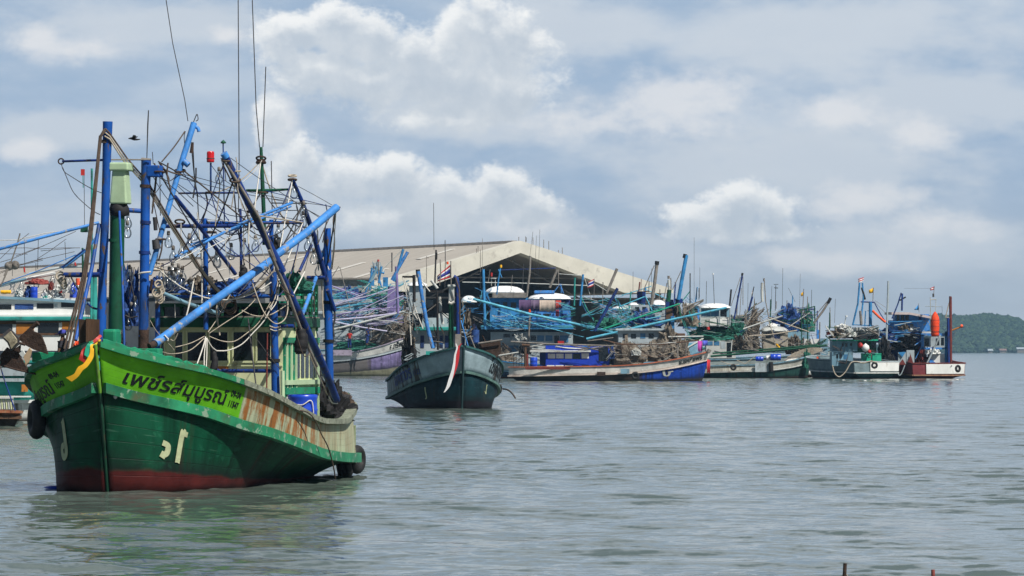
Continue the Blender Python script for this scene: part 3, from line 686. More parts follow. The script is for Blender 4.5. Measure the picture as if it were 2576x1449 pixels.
    T('boom', M_dblue, '2', [(972,652,7.0), (1060,860,7.4), (1150,1120,8.0), (1240,1449,8.5), (1262,1530,8.6)], 44, 10, ws=[28,36,44,44,40])
    T('boom', M_dblue, '4', [(1470,330,8.7), (1530,500,9.0)], 36, 10)
    T('mast', M_blue, '4', [(1468,-180,9.0), (1470,100,9.0), (1476,500,9.0), (1482,760,9.0), (1488,1050,9.0), (1490,1130,9.0)], 66, 14, ws=[60,66,72,70,64,60])
    T('brace', M_lblue, '2', [(1282,1110,9.0), (1215,1300,9.0)], 26, 8)
    T('brace', M_lblue, '4', [(1375,230,8.0), (1258,545,5.6)], 32, 10)
    T('brace', M_dblue, '2', [(1130,1200,8.0), (1030,1420,7.4)], 26, 8)
    T('mast', M_blue, '4', [(1025,180,5.0), (1030,700,5.0), (1042,1230,5.0)], 66, 14, ws=[52,62,72])
    T('handrail', M_dblue, '4', [(480,1000,5.05), (1000,1002,5.05)], 32, 8)
    T('canopy_beam', M_blue, '4', [(70,386,5.0), (1010,384,5.0)], 28, 8)
    T('canopy_beam', M_dblue, '4', [(1300,228,8.4), (1450,228,8.4)], 30, 8)
    T('canopy_beam', M_dblue, '4', [(1060,628,5.3), (1190,630,5.3)], 30, 8)
    T('canopy_post', M_blue, '4', [(62,390,4.9), (62,900,4.9)], 42, 10)
    T('brace', M_gblue, '4', [(55,335,3.0), (300,440,4.0), (560,525,5.0)], 34, 10)
    T('canopy_beam', M_dblue, '2', [(-80,1045,5.4), (640,1042,5.6)], 34, 10)
    T('canopy_beam', M_blue, '2', [(230,1018,6.8), (1060,1014,6.8)], 26, 8)
    T('canopy_post', M_blue, '2', [(248,980,6.0), (256,1449,6.0), (256,1900,6.0)], 42, 10)
    T('canopy_post', M_blue, '2', [(798,990,7.0), (800,1500,7.0), (800,1900,7.0)], 36, 10)
    T('canopy_post', M_dblue, '2', [(540,900,6.4), (545,1020,6.4), (548,1500,6.4)], 22, 8)
    T('light_pole', M_blue, '2', [(296,520,6.2), (296,770,6.2)], 16, 8)
    T('yard', M_dblue, '2', [(30,772,6.2), (530,768,6.2)], 16, 8)
    T('aerial_pole', M_dblue, '2', [(398,355,6.4), (405,760,6.4), (410,1040,6.4)], 11, 6)
    T('mast', M_dgreen, '2', [(712,390,7.2), (725,700,7.2), (735,930,7.2), (740,1200,7.2)], 32, 10, ws=[26,34,34,34])
    T('yard', M_dgreen, '2', [(590,748,7.2), (730,752,7.2), (970,738,7.2)], 24, 8, ws=[20,30,16])
    T('yard', M_wire, '2', [(805,853,7.3), (1092,856,7.3)], 11, 6)
    T('yard', M_wire, '2', [(875,915,7.3), (1010,914,7.3), (1005,880,7.3)], 8, 6)
    for pts in ([(700,390,7.2), (672,60,7.2), (640,-828,7.2)], [(728,390,7.2), (742,0,7.2), (752,-276,7.2)], [(525,930,6.5), (531,500,6.5), (523,-828,6.5)],
                [(805,960,7.3), (800,640,7.3), (797,505,7.3)]):
        T('whip_aerial', M_wire, '2', pts, 8, 6)
    T('whip_aerial', M_wire, '1', [(1556,175,4.0), (1530,0,4.0), (1430,-470,4.0), (1375,-828,4.0)], 7, 6)
    T('whip_aerial', M_wire, '1', [(1216,480,2.6), (1224,200,2.6), (1230,85,2.6)], 9, 6, ws=[7,12,9])
    T('whip_aerial', M_wire, '1', [(1268,530,3.5), (1262,430,3.5)], 6, 6)
    T('hatch_rod', M_wire, '4', [(812,570,4.6), (850,900,4.4), (880,1140,4.2)], 12, 6)
    T('hatch_rod', M_dred, '4', [(972,690,4.9), (966,1180,4.7)], 12, 6)
    # red beacon
    c = H.M('2', 294, 516, 6.2); k = wid('2', 1, c.y)
    o = MB().lathe(c, [(0, -2*k), (30*k, 0), (32*k, 8*k), (33*k, 30*k), (31*k, 34*k), (32*k, 78*k), (27*k, 90*k), (0, 93*k)], 20).build('beacon_light', mat('red_lens', (.50,.012,.015), .15, .1, spec=.7), b)
    MB().lathe(c+Vector((0, 0, 28*k)), [(33.5*k, 0), (34.5*k, 2*k), (34.5*k, 5*k), (33.5*k, 7*k)], 20).build('beacon_band', M_wire, o)
    c = H.M('2', 400, 350, 6.4); MB().lathe(c, [(0, -12*k), (24*k, -8*k), (20*k, 4*k), (6*k, 16*k), (0, 22*k)], 10).build('wind_cup', M_dgreen, b)
    # ---- wheelhouse
    t0, t1 = 7.0, 9.5
    def loc(c, x, y, t):
        p = H.M(c, x, y, t); d = p-H.W(0, 0, 0); return d.x*math.cos(th)-d.y*math.sin(th), p.z
    sl, _ = loc('4', 45, 800, t0); sr, _ = loc('4', 1098, 800, t0)
    def cab(name, m, ta, tb, sa, sb, za, zb, par=None, bev=0):
        o = MB().hexa([H.W(ta, sa, za), H.W(ta, sb, za), H.W(tb, sb, za), H.W(tb, sa, za), H.W(ta, sa, zb), H.W(ta, sb, zb), H.W(tb, sb, zb), H.W(tb, sa, zb)]).build(name, m, par or b)
        if bev: md = o.modifiers.new('bevel', 'BEVEL'); md.width = bev; md.segments = 2
        return o
    z = lambda y: loc('4', 600, y, t0)[1]
    wall = cab('wheelhouse_wall', M_cream, t0, t1, sl, sr, .6, z(585))
    cab('roof_fascia', M_dgreen, t0-.22, t1+.1, sl-.05, sr+.06, z(640), z(560), bev=.02)
    cab('roof_slab', M_dgreen, t0-.05, t1, sl, sr, z(470), z(440)); cab('roof_deck', M_grey, t0-.2, t1+.1, sl-.02, sr+.04, z(560)+.002, z(560)+.03)
    cab('roof_rail', M_dgreen, t0-.15, t0-.08, sl, sr, z(395), z(365), bev=.01)
    mesh_m = M_dark
    cab('clerestory_window', M_glassd, t0+.02, t1-.05, sl+.05, sr-.06, z(560)+.03, z(470))
    for x in (95, 250, 420, 590, 740, 900):
        s0, _ = loc('4', x, 700, t0); cab('clerestory_post', M_dgreen, t0-.03, t0+.05, s0, s0+.05, z(560)+.03, z(470))
    for (x0, x1) in ((95,118), (212,272), (314,464), (500,645), (694,850), (890,1000)):
        sa, _ = loc('4', x0, 800, t0); sb, _ = loc('4', x1, 800, t0)
        fr = cab('window', M_glassd, t0-.012, t0+.02, sa, sb, z(916), z(682))
        for (pa, pb, qa, qb) in ((sa-.03, sa, z(930), z(668)), (sb, sb+.03, z(930), z(668))): cab('window_frame', M_cream, t0-.035, t0+.01, pa, pb, qa, qb, fr)
        cab('window_sill', M_cream, t0-.05, t0+.01, sa-.031, sb+.031, z(934), z(917), fr)
    cab('wall_moulding', M_cream, t0-.03, t0+.01, sl, sr, z(962), z(948)); cab('door_plate', M_opaint, t0-.015, t0+.01, loc('4', 540, 960, t0)[0], loc('4', 650, 960, t0)[0], z(985), z(955))
    # port side of the wheelhouse: slatted panels
    for i in range(16):
        ta = t0+.02+i*.165
        cab('side_slat', M_pgreen if i % 2 else M_tgreen, ta, ta+.07, sr-.01, sr+.05, .9+.0*i, 1.9 if 5 < i < 15 else 2.95)
    for (za, zb, m) in ((1.86, 2.0, M_tgreen), (.82, .92, M_pgreen), (2.95, 3.06, M_tgreen), (2.06, 2.16, M_pgreen)): cab('side_rail', m, t0+.02, t1, sr-.01, sr+.08, za, zb)
    for i in range(5): cab('side_window', M_glassd, t0+1.0+i*.33, t0+1.22+i*.33, sr-.02, sr+.012, 2.2, 2.85)
    # upper lattice of stacked trays on the roof, port side
    for r_ in range(5):
        zz = 3.28+r_*.17
        for q in range(9):
            ta = 7.85+q*.18+.03*math.sin(r_); cab('lattice_bar', M_tgreen if (q+r_) % 3 else M_vgreen, ta, ta+.11, sr-.35, sr+.02, zz, zz+.045)
        cab('lattice_rail', M_tgreen, 7.8, 9.5, sr-.02, sr+.03, zz+.046, zz+.09)
    for ta in (7.8, 8.4, 9.0, 9.45): cab('lattice_post', M_dgreen, ta, ta+.05, sr-.03, sr+.04, 3.2, 4.2)
    cab('stern_gantry_panel', M_dgreen, 9.8, 9.9, .5, 1.7, .62, 1.5)
    T('stern_post', M_dark, '4', [(1392,1000,9.6), (1398,1180,9.6)], 44, 8)
    T('green_stanchion', M_pgreen, '4', [(1098,1000,4.9), (1100,1240,4.9)], 34, 8)
    # ---- stern platform
    q = [H.W(t, s_, zz) for zz in (.30, .44) for (t, s_) in ((11.5, -1.5), (11.5, 1.75), (12.5, 1.5), (12.5, -1.3))]; MB().hexa(q).build('stern_platform', M_bwood, b)
    q = [H.W(t, s_, zz) for zz in (.44, 1.12) for (t, s_) in ((11.85, 1.45), (11.85, 1.62), (12.55, 1.45), (12.55, 1.28))]; MB().hexa(q).build('stern_bulwark', mat('lichen_wood', (.28,.34,.18), .7, .4, .4, (.08,.07,.04), 4), b)
    T('stern_timber', M_tgreen, 'R', [(1000,-120,11.5), (985,200,11.5), (985,560,11.6)], 70, 8, ws=[40,60,90])
    # ---- rigging, traced
    def rope(m, c, pts, w=8, name='rope', sm=True): return T(name, m, c, pts, w, 5, sm)
    for dxy in ((0,0), (14,4), (-12,10)):
        rope(M_brope, '1', [(868+dxy[0]*.6,238+dxy[1]*3,2.05), (832+dxy[0]*.4,300,2.0), (800+dxy[0]*.5,620,1.75), (752+dxy[0]*.8,1080,1.4), (700+dxy[0],1449,1.1), (560+dxy[0]*2.4,2060,.6)], 20, 'hawser', False)
    for k_ in range(3):
        d = k_*13
        rope(M_rope if k_ else M_brope, '1', [(870-d*.2,236+d*2.4,2.05), (905+d*.1,272+d*2,2.1), (1050-d,480+d,2.4), (1230-d,690+d*.6,2.7), (1400-d,980+d*.4,3.1), (1656-d*.8,1390+d*.2,3.8)], 15, 'hawser', False)
        rope(M_rope if k_ else M_brope, '4', [(310+d,10,3.8), (440+d,210,4.2), (580+d,370-d*.3,4.5), (700+d,405-d*.5,4.6), (840,360-d,4.7), (930+d*.3,285-d,4.8), (1020+d*.5,180-d*.5,4.85)], 13, 'hawser')
    for (c, m, pts, w) in (
        ('1', M_wire, [(506,520,2.2), (530,590,2.2), (600,640,2.3), (740,725,2.4), (840,770,2.5)], 7), ('1', M_wire, [(520,560,2.2), (560,660,2.2), (620,780,2.3), (760,910,2.3), (830,950,2.4)], 7),
        ('1', M_brope, [(1530,260,3.9), (1440,390,3.4), (1340,510,2.9)], 12), ('1', M_wire, [(1590,440,3.9), (1610,640,4.2), (1640,800,4.5)], 9), ('1', M_wire, [(1535,260,3.9), (1525,300,3.9), (1530,380,3.9)], 7),
        ('1', M_wire, [(1310,510,2.7), (1420,570,3.2), (1540,640,3.9), (1660,690,4.6)], 12), ('1', M_brope, [(1320,520,2.7), (1370,590,2.9), (1400,660,3.0)], 18), ('1', M_brope, [(1330,560,2.7), (1420,600,3.0), (1500,620,3.3)], 14),
        ('1', M_wire, [(1320,640,2.7), (1450,740,3.3), (1600,880,4.0)], 7), ('1', M_wire, [(1280,780,2.7), (1340,700,2.9)], 7),
        ('2', M_wire, [(0,600,4.3), (250,660,5.3), (520,740,6.2), (980,835,7.0)], 6), ('2', M_wire, [(20,640,4.3), (250,700,5.3), (540,770,6.2), (960,850,7.0)], 6), ('2', M_wire, [(0,680,4.2), (180,790,5.0), (410,860,6.0), (600,930,6.8)], 6),
        ('2', M_wire, [(460,480,3.1), (700,650,5.0), (1190,970,7.0)], 6), ('2', M_wire, [(1020,715,7.1), (1160,790,8.0), (1300,870,9.0)], 5), ('2', M_wire, [(820,820,7.2), (1060,850,7.3), (1290,880,8.8)], 5),
        ('2', M_wire, [(1090,905,7.5), (1200,965,8.3)], 6), ('2', M_wire, [(590,920,6.8), (800,950,7.2), (1050,1000,7.6)], 5), ('2', M_wire, [(0,690,4.2), (200,870,5.2), (400,1000,6)], 6),
        ('2', M_wire, [(300,540,6.2), (380,640,6.3), (480,710,6.4)], 6), ('2', M_wrope, [(720,500,7.1), (660,590,7), (560,680,6.8)], 6), ('2', M_wire, [(150,420,4.2), (165,700,4.6), (185,800,5.0), (205,1200,5.2)], 10),
        ('2', M_wire, [(490,780,6.0), (520,1060,6.2), (575,1370,6.6)], 13), ('2', M_brope, [(600,940,6.4), (610,1200,6.4), (620,1400,6.6)], 12), ('2', M_wire, [(380,480,2.9), (395,560,2.9), (365,610,2.9)], 8),
        ('2', M_brope, [(400,540,2.95), (440,620,3.1), (490,720,3.3)], 14), ('2', M_wrope, [(180,1280,3.6), (300,1215,4.2), (470,1130,4.8)], 7), ('2', M_wrope, [(0,1340,3.0), (150,1260,3.5), (250,1200,4)], 8),
        ('2', M_brope, [(1330,890,8.9), (1345,910,8.9), (1310,990,8.8), (1322,1180,8.8), (1300,1400,8.8)], 10), ('2', M_brope, [(1300,930,8.8), (1230,1080,8.3), (1180,1200,8.0)], 9), ('2', M_rope, [(1020,1190,7.0), (1000,1330,6.8), (960,1449,6.5)], 10),
        ('4', M_rope, [(820,190,4.5), (900,420,4.3), (960,540,4.2), (1040,610,4.3), (1110,580,4.5), (1140,500,4.8), (1130,380,5.0), (1050,250,5.0)], 10), ('4', M_rope, [(1060,250,4.95), (1035,400,4.7), (985,480,4.5)], 9), ('4', M_wrope, [(1075,265,4.95), (1050,420,4.7), (1000,500,4.5)], 9),
        ('4', M_rope, [(480,680,3.6), (560,560,4.0), (720,260,4.6)], 8), ('4', M_rope, [(490,690,3.6), (640,590,4.0), (780,500,4.4), (890,390,4.7)], 8), ('4', M_rope, [(490,715,3.6), (600,755,3.9), (700,755,4.2), (800,690,4.4), (900,600,4.6), (1000,430,4.8)], 9),
        ('4', M_wrope, [(550,835,3.8), (650,830,4.0), (760,780,4.3), (850,690,4.5), (960,560,4.7), (1060,330,4.9)], 11), ('4', M_wrope, [(460,720,3.5), (440,800,3.2), (370,1000,2.6)], 12), ('4', M_wrope, [(465,730,3.5), (450,860,3.2), (448,1015,2.8)], 10), ('4', M_wrope, [(472,730,3.5), (470,880,3.2), (462,1018,2.8)], 10),
        ('4', M_wrope, [(475,740,3.5), (510,800,3.6), (550,835,3.8)], 10), ('4', M_rope, [(450,715,3.5), (340,770,3.0), (210,805,2.4)], 8), ('4', M_rope, [(450,730,3.5), (330,830,3.0), (180,860,2.2), (80,835,1.8)], 8), ('4', M_rope, [(0,580,2.0), (60,680,2.0), (160,780,2.1), (200,830,2.2)], 6),
        ('4', M_rope, [(760,500,4.4), (870,545,4.5), (1000,535,4.7), (1140,450,5.0)], 10), ('4', M_wrope, [(1280,180,5.8), (1235,270,5.4), (1180,380,5.0)], 13), ('4', M_rope, [(1110,380,5.2), (1140,440,5.2), (1150,500,5.2)], 14),
        ('4', M_rope, [(990,630,4.9), (1040,645,4.9), (1080,632,4.9)], 12), ('4', M_wrope, [(995,655,4.9), (1040,670,4.9), (1085,655,4.9)], 9), ('4', M_brope, [(1060,250,4.4), (1110,330,4.6), (1190,390,4.8)], 12), ('4', M_brope, [(1195,600,5.2), (1230,760,5.3), (1280,880,5.5), (1330,840,5.8)], 8),
        ('4', M_wrope, [(360,260,3.2), (330,430,3.0), (300,550,2.8)], 12), ('4', M_wrope, [(430,0,4.2), (430,300,4.2), (428,440,4.2)], 11), ('4', M_wrope, [(205,450,4.9), (208,560,4.9)], 8), ('4', M_rope, [(230,690,1.8), (200,750,1.8), (170,740,1.8)], 9),
        ('4', M_wire, [(870,720,4.7), (990,880,4.8), (1080,990,4.9)], 6), ('4', M_brope, [(1360,250,8.6), (1362,520,8.6)], 5), ('4', M_wire, [(1520,440,9.0), (1530,560,9.0), (1515,640,9.0), (1525,720,9.0)], 18),
        ('4', M_rope, [(1420,260,8.6), (1432,500,8.6), (1440,560,8.6)], 12), ('4', M_rope, [(1320,860,6.0), (1360,960,6.4), (1420,1090,7.1), (1470,1200,7.8)], 12), ('4', M_wrope, [(1480,1210,7.9), (1510,1265,8.1), (1555,1270,8.2)], 12),
        ('R', M_brope, [(130,160,4.5), (330,205,5.0), (450,330,5.4), (560,560,5.8), (680,800,6.2), (770,1150,6.6), (790,1310,6.8)], 24), ('R', M_wire, [(800,340,9.5), (930,560,10.4), (1000,760,11)], 8), ('R', M_wire, [(985,60,11), (985,200,11.4), (930,500,11.4), (960,800,11.4), (1030,930,11.4)], 26),
        ('S', M_rope, [(480,1330,7.2), (468,1449,7.2)], 10), ('3', M_wire, [(590,230,2.1), (625,290,2.0), (650,330,2.0)], 14), ('3', M_dblue, [(720,440,2.1), (770,480,2.2), (830,490,2.3)], 18), ('3', M_wire, [(1040,540,2.5), (1080,560,2.5), (1140,548,2.5)], 12),
        ('K', M_rope, [(890,860,3.6), (850,1050,3.3), (790,1330,2.9)], 16), ('K', M_wrope, [(720,140,4.2), (720,300,4.2), (716,520,4.2)], 14), ('K', M_wrope, [(930,0,4.6), (965,350,4.6), (985,700,4.4), (992,1130,4.2)], 18), ('K', M_brope, [(480,330,3.2), (470,480,3.2), (430,620,3.2)], 22),
    ): rope(m, c, pts, w)
    def coil(c, x, y, t, rx, m, n=3):
        p = H.M(c, x, y, t); r = wid(c, rx, p.y)
        mb = MB()
        for i in range(n): mb.torus(p+Vector((.02*i, .03*i, -.05*i)), r*(1-.08*i), .018, Matrix.Rotation(R(82+7*i), 3, 'X') @ Matrix.Rotation(R(12*i), 3, 'Y'), 18, 6)
        mb.build('rope_coil', m, b)
    coil('3', 497, 215, 2.05, 34, M_rope, 5); coil('K', 430, 920, 2.5, 46, M_rope, 4); coil('K', 410, 1030, 2.5, 56, M_rope, 4); coil('4', 650, 440, 4.5, 60, M_brope, 3)
    T('lashing', M_wrope, '3', [(1148,200,2.45), (1180,188,2.42), (1250,182,2.45)], 16, 6, True); T('lashing', M_wrope, '4', [(118,705,1.75), (150,735,1.8), (146,752,1.8)], 14, 6)
    T('tackle', M_rust, 'K', [(350,860,2.5), (330,1000,2.5)], 50, 8, ws=[40,30]); T('tackle', M_wire, 'K', [(390,350,3.1), (410,470,3.1)], 110, 8, ws=[90,110]); T('tackle', M_wire, 'K', [(385,60,3.4), (395,230,3.4)], 60, 8, ws=[60,50])
    # the smaller running gear: thin lines, wires and rods between masts, canopy and booms
    rg = random.Random(23)
    nodes = [('2',498,620,3.3),('2',640,950,3.8),('2',420,470,3.0),('2',712,500,7.2),('2',725,745,7.2),('2',972,660,7.0),('2',1060,860,7.4),('2',1150,1110,8.0),('2',1335,895,6.6),('2',248,985,6.0),('2',800,1000,7.0),('2',296,770,6.2),('2',40,1046,5.4),('2',640,1042,5.6),('2',1060,1014,6.8),('1',1490,560,3.7),('1',1330,1120,3.2),('1',1210,520,2.6),('1',1316,600,2.6),('4',1010,384,5.0),('4',70,386,5.0),('4',1030,250,5.0),('4',1470,120,9.0),('4',700,400,4.6),('2',560,1020,5.2),('2',300,1130,4.4),('K',400,700,3.2)]
    for i in range(60):
        a, e = rg.sample(nodes, 2); pa, pe = H.M(*a), H.M(*e); d = (pe-pa).length
        if d > 3.6: continue
        MB().tube(sag(pa, pe, d*rg.choice((0, .03, .10, .2, .3))), rg.choice((.008, .010, .013, .016)), 5).build('line', rg.choice((M_wire, M_wire, M_brope, M_rope, M_wrope, M_dblue)), b)
    for i in range(26):
        a = rg.choice(nodes); pa = H.M(*a)+Vector((rg.uniform(-.5, .5), rg.uniform(-.3, .3), 0)); MB().tube(smooth_path([pa, pa+Vector((rg.uniform(-.05, .05), 0, -.25)), pa+Vector((rg.uniform(-.12, .12), 0, -rg.uniform(.4, 1.1)))]), rg.choice((.009, .012, .018)), 5).build('rope_end', rg.choice((M_rope, M_brope, M_wire, M_wrope)), b)
    for i in range(20):
        a = rg.choice([n for n in nodes if n[0] != '4']); pa = H.M(*a); MB().torus(pa+Vector((0, 0, rg.uniform(-.15, .1))), rg.uniform(.07, .11), .02, Matrix.Rotation(rg.uniform(-.5, .5), 3, 'X'), 14, 6).build('lashing', rg.choice((M_brope, M_rope, M_rust)), b)
    for (c, x, y, t, w, m) in (('1',868,330,2.2,95,M_brope),('1',1204,700,2.6,92,M_rust),('1',1196,1250,2.6,92,M_dblue),('1',845,1400,2.2,84,M_dblue),('1',1205,1000,2.6,90,M_dblue),('1',960,1150,2.4,132,M_dgreen),('4',1474,420,9.0,92,M_dark),('4',1480,740,9.0,92,M_dark),('4',1036,900,5.0,84,M_dark),('4',1030,420,5.0,80,M_dblue)):
        T('collar', m, c, [(x,y,t),(x-1,y+26,t)], w, 14)
    # black tarpaulin bundles hung under the boom
    for (c, x, y0, y1, w, t) in (('4', 1245, 610, 862, 118, 5.6), ('2', 838, 1110, 1270, 90, 7.6), ('4', 765, 120, 225, 70, 4.6), ('4', 525, 800, 1040, 62, 4.4)):
        a, e = H.M(c, x, y0, t), H.M(c, x, y1, t); r = wid(c, w, a.y)/2
        MB().tube(smooth_path([a, a.lerp(e, .2), a.lerp(e, .5)+Vector((.03, 0, 0)), a.lerp(e, .8), e]), [r*q for q in [.3]*3+[.45]*3+[.75]*4+[.9]*4+[1]*4+[.9]*4+[.7]*3][:25], 9).build('tarpaulin_bundle', M_dark, b)
    # ---- squid lamps: big clear bulbs with sockets
    proto = None
    def bulb(c, x, y, t, w=44):
        nonlocal proto
        p = H.M(c, x, y, t)
        if proto is None:
            g = MB().lathe(base, [(.012,-.19), (.045,-.185), (.075,-.15), (.088,-.10), (.08,-.045), (.05,.01), (.032,.05), (.03,.09)], 14).build('lamp_bulb', M_glass, b)
            s_ = MB().lathe(base, [(0,.17), (.022,.17), (.034,.15), (.036,.08), (.02,.075), (0,.07)], 10).build('lamp_socket', M_grey, g)
            f = MB().lathe(base, [(0,.07), (.012,.06), (.014,-.03), (.006,-.06), (0,-.07)], 8).build('filament_tube', M_lgrey, g)
            proto = g; g.location = p-base
        else:
            g = dup(proto, p-base, b)
        return g
    for (x, y, t) in ((465,1250,5.5), (575,1210,5.6), (345,1310,5.3), (665,1185,6.6), (855,1085,7.1), (770,1110,7.0), (1065,900,7.3), (1060,985,7.4), (1052,1060,7.4), (1100,1180,7.9), (1148,1290,8.1), (1188,1390,8.4), (985,745,7.1), (120,1170,5.3), (160,1090,5.4), (365,620,6.1)): bulb('2', x, y, t)
    for (x, y, t) in ((560,340,4.6), (825,390,5.1), (730,480,4.8), (620,530,4.2), (480,760,3.6), (570,800,4.2), (610,730,4.6), (650,810,4.3), (600,860,4.1), (690,760,4.7), (740,790,4.9), (720,880,4.6), (850,930,5.0), (1075,1050,4.8), (35,90,2.5), (30,210,2.5), (1190,600,5.5), (1240,1180,5.0), (640,900,4.9), (540,880,4.6), (60,780,3.0), (130,1180,3.2), (80,1260,3.2), (40,1400,3.2)): bulb('K', x, y, t)
    # roof clutter behind the lamps
    for (c, x, y, t, w, h, m, sd_) in (('4', 150, 330, 6.0, .9, .3, M_bnet, 1), ('4', 700, 350, 6.2, 1.0, .28, M_bnet, 2), ('4', 440, 345, 6.6, .8, .32, M_net, 3), ('3', 1085, 600, 3.6, .5, .9, M_bnet, 4), ('4', 1180, 330, 7.0, .7, .35, M_gnet, 5)):
        MB().heap(H.M(c, x, y+30, t), (w, .8, h), sd_, rough=.5).build('net_heap', m, b)
    MB().heap(H.M('4', 1470, 1380, 10.0)-Vector((0, 0, .1)), (1.0, .8, .75), 8, rough=.4).build('net_heap', M_dark, b)
    MB().heap(H.M('4', 1590, 1250, 10.6)-Vector((0, 0, .05)), (.45, .4, .22), 9, rough=.5).build('rope_heap', M_brope, b)
    # ---- painted name and marks
    nm = lettering('เพช์รส์มุบูรณ์', .012); w = max(p[0] for p in nm[0])
    H.shape_on('painted_name', M_black, b, nm, 1, -.22, 1.26, 1.98/w, .50, out=.007, shear=.09/w)
    H.shape_on('painted_name', M_black, b, nm, -1, 2.55, 1.28, 1.98/w, .50, out=.007)
    for tx, l in (('09-04', 1.62), ('11547', 1.36)):
        nn = lettering(tx, .02); w2 = max(p[0] for p in nn[0])
        H.shape_on('painted_number', M_black, b, nn, 1, 1.83, l, .30/w2, .22, out=.007); H.shape_on('painted_number', M_black, b, nn, -1, .48, l, .26/w2, .20, out=.007)
    mk = mat('mark_paint', (.40,.44,.26), .6, .2, .2, (.2,.2,.12), 6)
    H.shape_on('hull_mark', mk, b, strokes([[(.62,1.0), (.56,.95), (.42,.1), (.40,.0)], [(.55,.96), (.74,.93)]], .18), 1, .62, .34, .60, .36, out=.02)
    H.shape_on('hull_mark', mk, b, strokes([[(.06,.50), (.22,.42), (.18,.20), (.06,.12)], [(.10,.2), (.02,.05)]], .18), 1, .52, .36, .60, .36, out=.02)
    H.shape_on('hull_mark', mk, b, strokes([[(.10,1.02), (.16,.9), (.34,.30), (.34,.10), (.22,.02), (.10,.14), (.08,.30), (.2,.34)]], .17), -1, .62, .36, .55, .42, out=.02)
    MB().lathe(H.pos(.012, 1.0, 1, .03)+Vector((.05, 0, -.10)), [(0, .06), (.035, .04), (.04, 0), (.035, -.04), (0, -.06)], 10).build('hawse_plate', M_dwhite, b)
    return H, b
HM, BOAT = main_boat()

